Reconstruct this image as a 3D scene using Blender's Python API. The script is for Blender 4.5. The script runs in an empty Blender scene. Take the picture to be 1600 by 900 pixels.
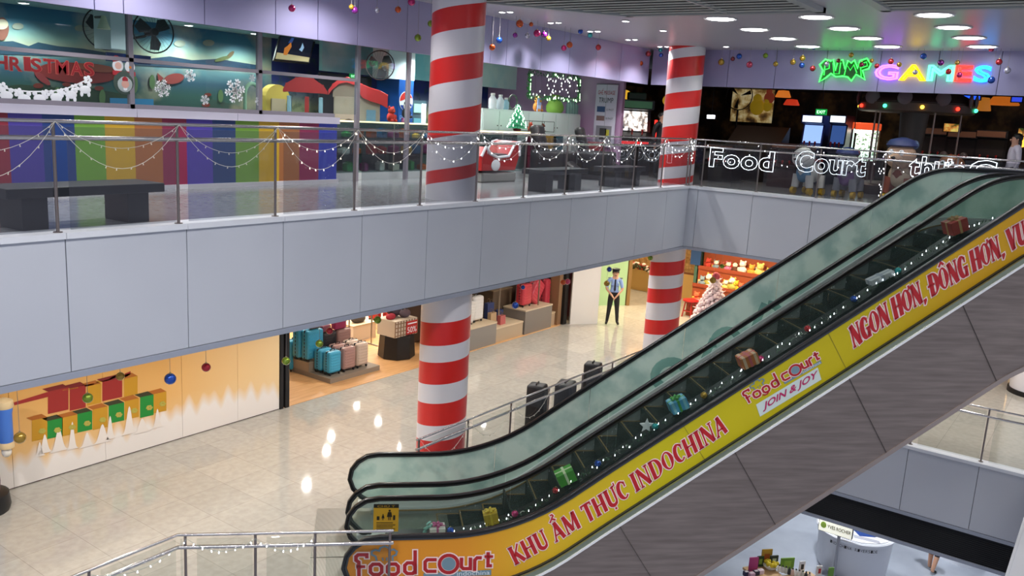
import bpy, bmesh, math, random
from mathutils import Vector, Matrix, Euler
random.seed(7)
SC = bpy.context.scene
COL = SC.collection
PI = math.pi
# ------------------------------------------------------------ camera, world, exposure
ZU = 4.74                      # upper storey floor above the middle floor (z = 0)
GZ = -4.74                     # ground storey floor
FPX, TH, PT, RO = 1337.6, .6174, .199, .058
EYE = Vector((0, 0, ZU + 1.41))
FW = Vector((math.cos(TH)*math.cos(PT), math.sin(TH)*math.cos(PT), -math.sin(PT)))
_rt = Vector((math.sin(TH), -math.cos(TH), 0)); _up = _rt.cross(FW)
RT = math.cos(RO)*_rt + math.sin(RO)*_up
UP = -math.sin(RO)*_rt + math.cos(RO)*_up
cam = bpy.data.cameras.new('camera'); camo = bpy.data.objects.new('camera', cam); COL.objects.link(camo)
camo.matrix_world = Matrix(((RT.x, UP.x, -FW.x, EYE.x), (RT.y, UP.y, -FW.y, EYE.y), (RT.z, UP.z, -FW.z, EYE.z), (0, 0, 0, 1)))
cam.sensor_width = 36; cam.lens = FPX/1600*36; cam.clip_start = .05; cam.clip_end = 300
SC.camera = camo
world = bpy.data.worlds.new('mall_air'); SC.world = world; world.use_nodes = True
world.node_tree.nodes['Background'].inputs[0].default_value = (.62, .66, .80, 1)
world.node_tree.nodes['Background'].inputs[1].default_value = .62
SC.view_settings.view_transform = 'Standard'; SC.view_settings.look = 'None'
SC.view_settings.gamma = 1; SC.view_settings.use_curve_mapping = False
SC.view_settings.exposure = 0.16
LIGHT = dict(eaves_fill=70, upper=26, twin=110, void=150, soffit=180, shop=170, kids=110, toy=240, arcade=45, ground=230)

def ray(u, v): return FW + (u-800)/FPX*RT + (450-v)/FPX*UP
def at(u, v, ax, val):         # a photo pixel on one of the building's planes
    d = ray(u, v); i = 'xyz'.index(ax)
    return EYE + d*((val-EYE[i])/d[i])
def aty(u, v, y): return at(u, v, 'y', y)
def atx(u, v, x): return at(u, v, 'x', x)
def atz(u, v, z): return at(u, v, 'z', z)
Q = 2**-.5
def atL(u, v, L):              # on a vertical plane along the escalators: (s, z)
    d = ray(u, v); n = Vector((Q, Q, 0)); t = (L-EYE.dot(n))/d.dot(n)
    P = EYE + d*t
    return (P.x-P.y)*Q, P.z
def ES(s, L, z): return Vector(((s+L)*Q, (L-s)*Q, z))
HV, NV, ZV = Vector((Q, -Q, 0)), Vector((Q, Q, 0)), Vector((0, 0, 1))
XV, YV = Vector((1, 0, 0)), Vector((0, 1, 0))

# ------------------------------------------------------------ materials
def lin(c): return c/12.92 if c <= .04045 else ((c+.055)/1.055)**2.4
def rgb(h):
    h = h.lstrip('#'); return tuple(lin(int(h[i:i+2], 16)/255) for i in (0, 2, 4)) + (1,)
MATS = {}
def M(hexc, rough=.5, metal=0., emit=0., spec=.5, coat=0., name=None):
    key = (hexc, rough, metal, emit, spec, coat)
    if key in MATS: return MATS[key]
    m = bpy.data.materials.new(name or 'surface_'+hexc.strip('#')); m.use_nodes = True
    b = m.node_tree.nodes['Principled BSDF']
    b.inputs['Base Color'].default_value = rgb(hexc); b.inputs['Roughness'].default_value = rough
    b.inputs['Metallic'].default_value = metal; b.inputs['Specular IOR Level'].default_value = spec
    b.inputs['Coat Weight'].default_value = coat
    if emit:
        b.inputs['Emission Color'].default_value = rgb(hexc); b.inputs['Emission Strength'].default_value = emit
    MATS[key] = m; return m
class NT:                       # small node-building helper
    def __init__(s, name, rough=.5, metal=0., spec=.5):
        s.m = bpy.data.materials.new(name); s.m.use_nodes = True; s.t = s.m.node_tree; s.n = s.t.nodes
        s.b = s.n['Principled BSDF']; s.b.inputs['Roughness'].default_value = rough; s.b.inputs['Metallic'].default_value = metal
        s.b.inputs['Specular IOR Level'].default_value = spec
        s.geo = s.n.new('ShaderNodeNewGeometry')
    def new(s, typ, **kw):
        nd = s.n.new('ShaderNode'+typ)
        for k, v in kw.items():
            if k.startswith('i_'): nd.inputs[int(k[2:])].default_value = v
            else: setattr(nd, k, v)
        return nd
    def link(s, a, b): s.t.links.new(a, b)
    def sep(s):
        x = s.new('SeparateXYZ'); s.link(s.geo.outputs['Position'], x.inputs[0]); return x.outputs
    def math(s, op, a, b=None, c=None):
        nd = s.new('Math', operation=op)
        for i, v in enumerate((a, b, c)):
            if v is None: continue
            if isinstance(v, (int, float)): nd.inputs[i].default_value = v
            else: s.link(v, nd.inputs[i])
        return nd.outputs[0]
    def ramp(s, fac, stops, interp='LINEAR'):
        r = s.new('ValToRGB'); r.color_ramp.interpolation = interp; e = r.color_ramp.elements
        while len(e) < len(stops): e.new(.5)
        for el, (p, c) in zip(e, stops): el.position = p; el.color = rgb(c) if isinstance(c, str) else c
        s.link(fac, r.inputs[0]); return r.outputs[0]
    def mix(s, fac, a, b, mode='MIX'):
        nd = s.new('Mix', data_type='RGBA', blend_type=mode)
        for sock, v in ((nd.inputs[0], fac), (nd.inputs[6], a), (nd.inputs[7], b)):
            if isinstance(v, (int, float)): sock.default_value = v
            elif isinstance(v, str): sock.default_value = rgb(v)
            elif isinstance(v, tuple): sock.default_value = v
            else: s.link(v, sock)
        return nd.outputs[2]
    def noise(s, scale, detail=3, vec=None, rough=.5):
        nd = s.new('TexNoise'); nd.inputs['Scale'].default_value = scale; nd.inputs['Detail'].default_value = detail
        nd.inputs['Roughness'].default_value = rough
        s.link(vec or s.geo.outputs['Position'], nd.inputs['Vector']); return nd.outputs[0]
    def base(s, sock): s.link(sock, s.b.inputs['Base Color']); return s
def glass_mat(name, tint, gloss=.08, haze=None, haze_amt=0., haze2=None):
    m = bpy.data.materials.new(name); m.use_nodes = True; t = m.node_tree; n = t.nodes
    for x in list(n):
        if x.type == 'BSDF_PRINCIPLED': n.remove(x)
    out = [x for x in n if x.type == 'OUTPUT_MATERIAL'][0]
    tr = n.new('ShaderNodeBsdfTransparent'); tr.inputs[0].default_value = rgb(tint)
    gl = n.new('ShaderNodeBsdfGlossy'); gl.inputs['Roughness'].default_value = .02; gl.inputs[0].default_value = (.95, .97, 1, 1)
    fr = n.new('ShaderNodeFresnel'); fr.inputs[0].default_value = 1.35
    mx = n.new('ShaderNodeMixShader'); ge = n.new('ShaderNodeNewGeometry'); fm = n.new('ShaderNodeMath'); fm.operation = 'SUBTRACT'; fm.use_clamp = True
    t.links.new(fr.outputs[0], fm.inputs[0]); t.links.new(ge.outputs['Backfacing'], fm.inputs[1]); t.links.new(fm.outputs[0], mx.inputs[0])
    body = tr.outputs[0]
    if haze:
        df = n.new('ShaderNodeBsdfDiffuse'); df.inputs[0].default_value = rgb(haze)
        tl = n.new('ShaderNodeBsdfTranslucent'); tl.inputs[0].default_value = rgb(haze)
        if haze2:
            nz = n.new('ShaderNodeTexNoise'); nz.inputs['Scale'].default_value = 2.6; nz.inputs['Detail'].default_value = 5; gp = n.new('ShaderNodeNewGeometry'); t.links.new(gp.outputs['Position'], nz.inputs['Vector'])
            rp = n.new('ShaderNodeValToRGB'); rp.color_ramp.elements[0].position = .38; rp.color_ramp.elements[1].position = .56; rp.color_ramp.elements[0].color = rgb(haze2); rp.color_ramp.elements[1].color = rgb(haze)
            t.links.new(nz.outputs[0], rp.inputs[0]); t.links.new(rp.outputs[0], df.inputs[0]); t.links.new(rp.outputs[0], tl.inputs[0])
        m2 = n.new('ShaderNodeMixShader'); m2.inputs[0].default_value = .55
        t.links.new(df.outputs[0], m2.inputs[1]); t.links.new(tl.outputs[0], m2.inputs[2])
        m3 = n.new('ShaderNodeMixShader'); m3.inputs[0].default_value = haze_amt
        t.links.new(body, m3.inputs[1]); t.links.new(m2.outputs[0], m3.inputs[2]); body = m3.outputs[0]
    t.links.new(body, mx.inputs[1]); t.links.new(gl.outputs[0], mx.inputs[2]); t.links.new(mx.outputs[0], out.inputs[0])
    return m
GLASS = glass_mat('clear_glass', '#e9f1ee')
GLASS_RAIL = glass_mat('railing_glass', '#e6e8ea', haze='#b8b4c4', haze_amt=.03)
GLASS_CLEAR = glass_mat('low_iron_glass', '#f4f6f5')
GLASS_SHOP = glass_mat('shop_glass', '#e6eeee')
GLASS_ESC = glass_mat('escalator_glass', '#edf2f0', haze='#a9c3bf', haze_amt=.025)
GLASS_FROST = glass_mat('escalator_backed_glass', '#a9c9c4', haze='#e8f6ef', haze_amt=.86, haze2='#c6ded8')
STEEL = M('#c9c6c4', .22, 1., name='polished_steel')
STEEL_DULL = M('#857c79', .38, .8, name='satin_steel')
BLACK = M('#0d0d0f', .45, name='black_plastic')
RUBBER = M('#0b0b0d', .32, name='handrail_rubber')
WHITE = M('#e8e8ea', .45, name='white_laminate')
WIRE = M('#d8d5c8', .6, name='pale_wire')
LED = M('#f4f6ff', .4, emit=6., name='led_white')
LED_WARM = M('#fff3dd', .4, emit=2.5, name='led_warm')
LENS = M('#ffffff', .4, emit=16., name='downlight_lens')

# ------------------------------------------------------------ mesh building
class MB:
    def __init__(s): s.bm = bmesh.new(); s.mi = 0
    def add(s, verts, faces, mi=None):
        vs = [s.bm.verts.new(v) for v in verts]; mi = s.mi if mi is None else mi
        for f in faces:
            try: fc = s.bm.faces.new([vs[i] for i in f]); fc.material_index = mi
            except ValueError: pass
        return s
    def quad(s, a, b, c, d, mi=None): return s.add([a, b, c, d], [(0, 1, 2, 3)], mi)
    def merge(s, tb, mat=None, mi=None):
        tb.verts.ensure_lookup_table()
        vs = [(mat @ v.co) if mat else v.co.copy() for v in tb.verts]
        fs = [[v.index for v in f.verts] for f in tb.faces]
        tb.free(); return s.add(vs, fs, mi)
    def box(s, c, d, rz=0., rot=None, r=0., seg=2, mi=None):
        tb = bmesh.new(); bmesh.ops.create_cube(tb, size=1)
        for v in tb.verts: v.co = Vector((v.co.x*d[0], v.co.y*d[1], v.co.z*d[2]))
        if r: bmesh.ops.bevel(tb, geom=tb.edges[:], offset=r, segments=seg, affect='EDGES', profile=.5)
        tb.verts.index_update()
        R = rot.to_matrix().to_4x4() if rot else Matrix.Rotation(rz, 4, 'Z')
        return s.merge(tb, Matrix.Translation(Vector(c)) @ R, mi)
    def bx(s, a, b, mi=None):   # two corners
        a, b = Vector(a), Vector(b)
        return s.box((a+b)/2, [max(abs(b[i]-a[i]), 1e-4) for i in range(3)], mi=mi)
    def obox(s, o, ax, mi=None):  # corner + three edge vectors
        o = Vector(o); a, b, c = [Vector(v) for v in ax]
        vs = [o, o+a, o+a+b, o+b, o+c, o+a+c, o+a+b+c, o+b+c]
        return s.add(vs, [(0, 3, 2, 1), (4, 5, 6, 7), (0, 1, 5, 4), (1, 2, 6, 5), (2, 3, 7, 6), (3, 0, 4, 7)], mi)
    def cyl(s, p0, p1, r0, r1=None, seg=14, cap=True, mi=None):
        r1 = r0 if r1 is None else r1; p0, p1 = Vector(p0), Vector(p1); d = (p1-p0)
        if d.length < 1e-6: return s
        d.normalize(); a = d.orthogonal().normalized(); b = d.cross(a)
        vs = []
        for p, r in ((p0, r0), (p1, r1)):
            for i in range(seg):
                t = 2*PI*i/seg; vs.append(p + r*(math.cos(t)*a + math.sin(t)*b))
        fs = [(i, (i+1) % seg, seg+(i+1) % seg, seg+i) for i in range(seg)]
        if cap: fs += [tuple(range(seg-1, -1, -1)), tuple(range(seg, 2*seg))]
        return s.add(vs, fs, mi)
    def sph(s, c, r, sc=(1, 1, 1), seg=16, rings=10, rot=None, mi=None):
        tb = bmesh.new(); bmesh.ops.create_uvsphere(tb, u_segments=seg, v_segments=rings, radius=r)
        R = rot.to_matrix().to_4x4() if rot else Matrix.Identity(4)
        tb.verts.index_update()
        return s.merge(tb, Matrix.Translation(Vector(c)) @ R @ Matrix.Diagonal((*sc, 1)), mi)
    def tube(s, pts, r, seg=8, closed=False, mi=None, rs=None):
        pts = [Vector(p) for p in pts]; n = len(pts); vs = []; prev = None
        for i, p in enumerate(pts):
            if closed: t = pts[(i+1) % n]-pts[i-1]
            else: t = pts[min(i+1, n-1)]-pts[max(i-1, 0)]
            if t.length < 1e-9: t = Vector((0, 0, 1))
            t.normalize()
            a = t.orthogonal() if prev is None else prev - t*prev.dot(t)
            if a.length < 1e-6: a = t.orthogonal()
            a.normalize(); prev = a; b = t.cross(a); rr = rs[i] if rs else r
            for k in range(seg):
                q = 2*PI*k/seg; vs.append(p + rr*(math.cos(q)*a+math.sin(q)*b))
        fs = []
        for i in range(n if closed else n-1):
            j = (i+1) % n
            for k in range(seg): fs.append((i*seg+k, i*seg+(k+1) % seg, j*seg+(k+1) % seg, j*seg+k))
        if not closed: fs += [tuple(range(seg-1, -1, -1)), tuple(range((n-1)*seg, n*seg))]
        return s.add(vs, fs, mi)
    def prism(s, pts, d, mi=None):  # polygon (3D points) pushed by vector d
        pts = [Vector(p) for p in pts]; d = Vector(d); n = len(pts)
        fs = [tuple(range(n)), tuple(range(2*n-1, n-1, -1))] + [(i, n+i, n+(i+1) % n, (i+1) % n) for i in range(n)]
        return s.add(pts+[p+d for p in pts], fs, mi)
    def lathe(s, c, prof, seg=20, sc=(1, 1), mi=None):
        c = Vector(c); vs = []; n = len(prof)
        for r, z in prof:
            for k in range(seg):
                t = 2*PI*k/seg; vs.append(c+Vector((r*math.cos(t)*sc[0], r*math.sin(t)*sc[1], z)))
        fs = [(i*seg+k, i*seg+(k+1) % seg, (i+1)*seg+(k+1) % seg, (i+1)*seg+k) for i in range(n-1) for k in range(seg)]
        fs += [tuple(range(seg-1, -1, -1)), tuple(range((n-1)*seg, n*seg))]
        return s.add(vs, fs, mi)
    def strip(s, secs, mi=None, cap=True):   # list of equal-length closed sections
        n = len(secs[0]); vs = [v for sec in secs for v in sec]
        fs = [(i*n+k, i*n+(k+1) % n, (i+1)*n+(k+1) % n, (i+1)*n+k) for i in range(len(secs)-1) for k in range(n)]
        if cap: fs += [tuple(range(n-1, -1, -1)), tuple(range((len(secs)-1)*n, len(secs)*n))]
        return s.add(vs, fs, mi)
    def build(s, name, mats, parent=None, smooth=None, world=False, normals=True):
        me = bpy.data.meshes.new(name)
        if normals: bmesh.ops.recalc_face_normals(s.bm, faces=s.bm.faces[:])
        if parent is None:
            xs = [v.co for v in s.bm.verts]
            o = Vector(((min(v.x for v in xs)+max(v.x for v in xs))/2, (min(v.y for v in xs)+max(v.y for v in xs))/2, min(v.z for v in xs)))
            for v in s.bm.verts: v.co -= o
        elif world:
            mi = world_of(parent).inverted()
            for v in s.bm.verts: v.co = mi @ v.co
        s.bm.to_mesh(me); s.bm.free()
        for m in (mats if isinstance(mats, (list, tuple)) else [mats]): me.materials.append(m)
        if smooth:
            me.polygons.foreach_set('use_smooth', [True]*len(me.polygons)); me.set_sharp_from_angle(angle=math.radians(smooth))
        ob = bpy.data.objects.new(name, me); COL.objects.link(ob)
        if parent is None: ob.location = o
        else: ob.parent = parent
        return ob
def world_of(o):
    m = Matrix.LocRotScale(o.location, o.rotation_euler, o.scale)
    return world_of(o.parent) @ m if o.parent else m
def tag(o, label=None, cat=None, group=None, kind=None):
    if label: o['label'] = label
    if cat: o['category'] = cat
    if group: o['group'] = group
    if kind: o['kind'] = kind
    return o
def thing(name, label, cat, loc=(0, 0, 0), rz=0., group=None, rot=None):
    o = bpy.data.objects.new(name, None); COL.objects.link(o); o.empty_display_size = .1
    o.location = loc; o.rotation_euler = rot if rot else (0, 0, rz)
    return tag(o, label, cat, group)
def struct(name, mb, m, smooth=None, parent=None):
    o = mb.build(name, m, parent, smooth, world=parent is not None)
    if parent is None: o['kind'] = 'structure'
    return o
def copy_tree(o, parent=None):
    c = o.copy(); COL.objects.link(c)
    if parent is not None: c.parent = parent
    for ch in [x for x in bpy.data.objects if x.parent == o]: copy_tree(ch, c)
    return c
ORD = 'first second third fourth fifth sixth seventh eighth ninth tenth eleventh twelfth thirteenth fourteenth fifteenth sixteenth seventeenth eighteenth nineteenth twentieth twenty-first twenty-second twenty-third twenty-fourth twenty-fifth twenty-sixth twenty-seventh twenty-eighth'.split()
def sag(a, b, d, n=14):
    a, b = Vector(a), Vector(b); out = []
    for i in range(n+1):
        t = i/n; p = a.lerp(b, t); p.z -= d*4*t*(1-t); out.append(p)
    return out
def spot(parent, loc, energy, color=(1, .97, .95), size=150, radius=.08, blend=.6):
    l = bpy.data.lights.new('lamp', 'SPOT'); l.energy = energy; l.color = color; l.spot_size = math.radians(size)
    l.spot_blend = blend; l.shadow_soft_size = radius
    o = bpy.data.objects.new('lamp', l); COL.objects.link(o); o.parent = parent; o.location = loc
    return o

# ------------------------------------------------------------ lettering
def glyphs(body, outline=0., offset=0.):
    cu = bpy.data.curves.new('lettering', 'FONT'); cu.body = body; cu.offset = offset; cu.resolution_u = 3
    if outline: cu.fill_mode = 'NONE'; cu.bevel_depth = outline; cu.bevel_resolution = 1
    ob = bpy.data.objects.new('lettering', cu); COL.objects.link(ob)
    dg = bpy.context.evaluated_depsgraph_get(); dg.update()
    me = bpy.data.meshes.new_from_object(ob.evaluated_get(dg))
    vs = [v.co.copy() for v in me.vertices]; fs = [tuple(p.vertices) for p in me.polygons]
    bpy.data.objects.remove(ob); bpy.data.curves.remove(cu); bpy.data.meshes.remove(me)
    return vs, fs
def text(mb, body, O, U, V, outline=0., offset=0., lift=0., mi=None, thick=0.):
    """lettering filling the parallelogram O, U (full width), V (full height)"""
    vs, fs = glyphs(body, outline, offset)
    x0 = min(v.x for v in vs); x1 = max(v.x for v in vs); y0 = min(v.y for v in vs); y1 = max(v.y for v in vs)
    O, U, V = Vector(O), Vector(U), Vector(V); N = U.cross(V).normalized()
    w, h = x1-x0, y1-y0; k = V.length/h
    P = [O + U*((v.x-x0)/w) + V*((v.y-y0)/h) + N*(v.z*k+lift) for v in vs]
    mb.add(P, fs, mi)
    if thick:
        mb.add([p+N*thick for p in P], fs, mi)
    return mb
def ribbon(mb, pts, ws, F, grow=0., lift=0., mi=None):
    """flat stroke through 2D pts with widths ws; F maps (a,b,lift) to space"""
    n = len(pts); ws = ws if isinstance(ws, (list, tuple)) else [ws]*n
    if len(ws) != n: ws = [ws[min(len(ws)-1, int(i*len(ws)/n))] for i in range(n)]
    pts = [Vector((p[0], p[1])) for p in pts]
    closed = (pts[0]-pts[-1]).length < 1e-6
    if grow and not closed:
        pts = pts[:]; pts[0] = pts[0]+(pts[0]-pts[1]).normalized()*grow; pts[-1] = pts[-1]+(pts[-1]-pts[-2]).normalized()*grow
    L, R = [], []
    for i, p in enumerate(pts):
        if closed: a, b = pts[(i-1) % (n-1)], pts[(i+1) % (n-1)] if i < n-1 else pts[1]
        else: a, b = pts[max(i-1, 0)], pts[min(i+1, n-1)]
        d1 = (p-a) if (p-a).length > 1e-9 else (b-p); d2 = (b-p) if (b-p).length > 1e-9 else d1
        d1 = d1.normalized(); d2 = d2.normalized(); t = (d1+d2)
        t = t.normalized() if t.length > 1e-6 else d1
        nn = Vector((-t.y, t.x)); m = max(.45, nn.dot(Vector((-d1.y, d1.x))))
        hw = (ws[i]/2+grow)/m
        L.append(p+nn*hw); R.append(p-nn*hw)
    vs = [F(q.x, q.y, lift) for q in L]+[F(q.x, q.y, lift) for q in R]
    mb.add(vs, [(i, i+1, n+i+1, n+i) for i in range(n-1)], mi)
def arc(cx, cy, rx, ry, a0, a1, n=14):
    return [(cx+rx*math.cos(math.radians(a0+(a1-a0)*i/n)), cy+ry*math.sin(math.radians(a0+(a1-a0)*i/n))) for i in range(n+1)]

# ============================================================ SETTING
# --- surface materials of the shell
t = NT('polished_granite_tiles', .055, spec=.45)
br = t.new('TexBrick', offset=0.); br.inputs['Scale'].default_value = 1; br.inputs['Brick Width'].default_value = .8; br.inputs['Row Height'].default_value = .8
br.inputs['Mortar Size'].default_value = .0035; br.inputs['Mortar Smooth'].default_value = .1; br.inputs['Bias'].default_value = 0
br.inputs['Color1'].default_value = rgb('#b9b3a7'); br.inputs['Color2'].default_value = rgb('#aaa69c'); br.inputs['Mortar'].default_value = rgb('#8a867c')
mp = t.new('Mapping'); mp.inputs['Rotation'].default_value = (0, 0, 0); t.link(t.geo.outputs['Position'], mp.inputs[0]); t.link(mp.outputs[0], br.inputs['Vector'])
t.base(t.mix(.22, br.outputs['Color'], t.ramp(t.noise(9, 6), [(.35, '#9a958b'), (.65, '#c9c4b8')]))); TILE = t.m
t = NT('grey_terrazzo_tiles', .16, spec=.5)
t.base(t.ramp(t.noise(14, 5), [(.3, '#8d8f90'), (.7, '#a6a8aa')])); TILE_UP = t.m
t = NT('blue_grey_vinyl_floor', .3)
t.base(t.ramp(t.noise(1.2, 5), [(.3, '#a2a8b6'), (.7, '#b6bcc8')])); VINYL = t.m
t = NT('oak_floorboards', .38)
mp = t.new('Mapping'); mp.inputs['Scale'].default_value = (1.2, 9, 1); t.link(t.geo.outputs['Position'], mp.inputs[0])
t.base(t.ramp(t.noise(1.3, 4, mp.outputs[0]), [(.3, '#c8935d'), (.7, '#dcab74')])); OAK = t.m
t = NT('aluminium_cladding_panels', .36, spec=.4)
t.base(t.ramp(t.noise(.5, 2), [(.3, '#b9bdc6'), (.7, '#c2c6ce')])); PANEL = t.m
t = NT('violet_grey_cladding_panels', .3, spec=.5)
t.base(t.ramp(t.noise(.6, 3), [(.25, '#9b98bf'), (.7, '#a5a2c6')])); PANEL_UP = t.m
SEAM = M('#4b4e5c', .8, name='panel_joint')
CAP = M('#d9dce2', .4, name='white_capping')
TRIM = M('#9aa0ae', .4, name='grey_trim')
CEIL = M('#bdb9c0', .34, spec=.5, name='gloss_ceiling')
SOFFIT = M('#d6d3cf', .5, name='soffit_paint')

def panel_run(name, axis, fixed, seams, z0, z1, mat, out, gap=.010, parent=None):
    """clad face with open joints: axis 'x' panels on a y=fixed plane, or 'y' on x=fixed; out = outward sign"""
    mb = MB(); th = .04; seams = sorted(seams)
    for a, b in zip(seams[:-1], seams[1:]):
        p, q = a+gap/2, b-gap/2
        if axis == 'x': mb.bx((p, fixed, z0), (q, fixed-out*th, z1), 0)
        else: mb.bx((fixed, p, z0), (fixed-out*th, q, z1), 0)
    lo, hi = seams[0], seams[-1]
    if axis == 'x': mb.bx((lo, fixed-out*th*.7, z0+.002), (hi, fixed-out*(th+.06), z1-.002), 1)
    else: mb.bx((fixed-out*th*.7, lo, z0+.002), (fixed-out*(th+.06), hi, z1-.002), 1)
    return struct(name, mb, [mat, SEAM])
def slab(name, pts, z0, z1, mat):
    mb = MB(); mb.prism([(x, y, z0) for x, y in pts], (0, 0, z1-z0)); return struct(name, mb, mat)

# --- floors and ceilings
mid = [(-4, 8.36), (5.34, 8.36), (7.21, 6.30), (9.36, 8.36), (18.36, 8.36), (18.36, -8), (36, -8), (36, 24), (-4, 24)]
slab('floor', mid, -.35, 0, TILE)
slab('floor', [(12.6, -8), (18.2, -8), (18.2, .6), (12.6, .6)], -.5, 0, CAP)
slab('floor', [(10.95, 13.36), (21.5, 13.36), (21.5, 20.4), (10.95, 20.4)], 0, .006, OAK)
up = [(-4, 8.58), (19.06, 8.58), (19.06, -.9), (15.6, 2.47), (13.15, .02), (19, -5.8), (36, -5.8), (36, 24), (-4, 24)]
slab('floor', up, ZU-.3, ZU, TILE_UP)
slab('floor', [(-2, -20), (60, -20), (60, 24), (-2, 24)], GZ-.2, GZ, VINYL)
slab('ceiling', [(-4, 8.66), (19.14, 8.66), (19.14, -.9), (19, -8), (36, -8), (36, 24), (-4, 24)], 3.27, 3.36, SOFFIT)
slab('ceiling', [(-4, -8), (36, -8), (36, 24), (-4, 24)], ZU+3.24, ZU+3.4, CEIL)

# --- cladding of the storey edges round the void
SX = [4.2686+1.3578*i for i in range(-6, 11)]
panel_run('wall_left', 'x', 8.52, SX+[18.99], ZU-1.43, ZU-.05, PANEL, -1)
SY = [8.28-1.335*i for i in range(0, 8)]
panel_run('wall_right', 'y', 19.0, [8.55]+SY, ZU-1.43, ZU-.05, PANEL, -1)
mb = MB()
for a, b in zip(SX, SX[1:]+[19.0]): mb.bx((a+.003, 8.49, ZU-.05), (b-.003, 8.80, ZU+.012))
struct('trim_1', mb, CAP)
mb = MB()
ys = [8.50]+SY
for a, b in zip(ys, ys[1:]): mb.bx((18.97, a-.003, ZU-.05), (19.28, b+.003, ZU+.012))
struct('trim_2', mb, CAP)
mb = MB(); mb.bx((SX[0], 8.50, ZU-1.505), (18.985, 8.66, ZU-1.437)); mb.bx((18.985, 8.655, ZU-1.505), (19.14, -.9, ZU-1.437))
struct('trim_3', mb, TRIM)
# middle storey edge on the far right, louvred band below it
SM = [8.36, 6.74, 5.45, 4.17, 2.847, 1.557, .27, -1.03, -2.3, -3.6]
panel_run('wall_right', 'y', 18.3, SM[::-1], -1.39, -.05, PANEL, -1)
mb = MB(); mb.bx((18.27, 8.36, -.05), (18.55, -3.6, .014)); struct('trim_4', mb, CAP)
mb = MB(); mb.bx((18.28, 8.36, -1.47), (18.42, -3.6, -1.40)); mb.bx((18.28, 8.36, -2.12), (18.42, -3.6, -2.05)); struct('trim_5', mb, TRIM)
mb = MB()
for i in range(14): mb.obox((18.31, -3.6, -2.05+i*.0415), ((0, 11.96, 0), (.05, 0, .03), (0, 0, .006)))
mb.bx((18.38, 8.36, -2.05), (18.42, -3.6, -1.47))
struct('wall_right', mb, M('#26272b', .5, name='black_louvre'))
# middle storey edge on the left and round the escalator landing (mostly hidden)
mb = MB()
for a, b in (((-4, 8.36), (5.34, 8.36)), ((5.34, 8.36), (7.21, 6.30)), ((7.21, 6.30), (9.36, 8.36)), ((9.36, 8.36), (18.36, 8.36))):
    d = Vector((b[0]-a[0], b[1]-a[1], 0)); n = Vector((d.y, -d.x, 0)).normalized()*.04
    mb.obox((*a, -1.43), (d, n, (0, 0, 1.38)))
struct('wall_left', mb, PANEL)
mb = MB(); mb.bx((12.6, .6, -1.4), (18.2, .56, .02)); struct('wall_front', mb, CAP)

# --- upper storey fascias under the ceiling
USX = [-3, 1.2, 3.4, 5.72, 6.09, 7.24, 8.42, 9.22, 10.05, 11.2, 12.4, 13.56, 14.08, 15.29, 16.4, 17.55, 18.7, 20.2]
panel_run('wall_left', 'x', 10.46, USX, ZU+2.37, ZU+3.24, PANEL_UP, -1, .014)
USY = [10.42, 9.53, 8.37, 7.21, 6.06, 4.90, 3.74, 2.58, 1.42, .27, -.9, -2.1]
panel_run('wall_right', 'y', 20.27, USY[::-1], ZU+2.37, ZU+3.24, PANEL_UP, -1, .014)
# louvred air grilles in the ceiling
def grille(corner, y_end, xin, label):
    """outer edge along y at x = 13.54 from corner to y_end, then a slanting edge back from the corner"""
    zc = ZU+3.24; x0 = 13.54; y0, y1 = corner, y_end; k = .81 if y0 > 5 else 0
    t = thing('ceiling_air_grille', label, 'air grille', (12.5, (y0+y1)/2, zc))
    def bar(nm, pts, m, z0, z1): mb = MB(); mb.prism([(x, y, zc+z0) for x, y in pts], (0, 0, z1-z0)); mb.build(nm, m, t, world=True)
    fm = M('#a9aeac', .4); top = lambda x: y0+(x0-x)*k
    bar('frame', [(x0, y0), (x0, y1), (x0-.13, y1), (x0-.13, y0)], fm, -.07, 0)
    bar('frame', [(x0, top(x0)), (xin, top(xin)), (xin, top(xin)-.15), (x0, top(x0)-.15)], fm, -.07, 0)
    bar('frame', [(x0, y1), (xin, y1), (xin, y1+.14), (x0, y1+.14)], fm, -.07, 0)
    ym = y0-.55*(y0-y1); bar('frame', [(x0, ym), (xin, ym), (xin, ym+.05), (x0, ym+.05)], fm, -.06, -.005)
    x = x0-.2
    while x > xin+.1:
        mb = MB(); mb.obox((x, y1+.14, zc-.05), ((0, top(x)-y1-.28, 0), (-.07, 0, .004), (0, 0, .008))); mb.build('slat', M('#b4b8b2', .45), t, world=True); x -= .26
    bar('shade_sheet', [(x0-.05, y0-.05), (x0-.05, y1+.05), (xin, y1+.05), (xin, top(xin)-.08)], M('#0c0d0e', .9), -.012, -.004)  # black sheet standing in for the shaded depth behind the slats
grille(7.5, 4.15, 11.0, 'louvred grey air grille in the white ceiling beyond the near striped column')
grille(3.35, -.6, 11.6, 'louvred grey air grille in the ceiling above the neon sign, cut by the frame')

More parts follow.
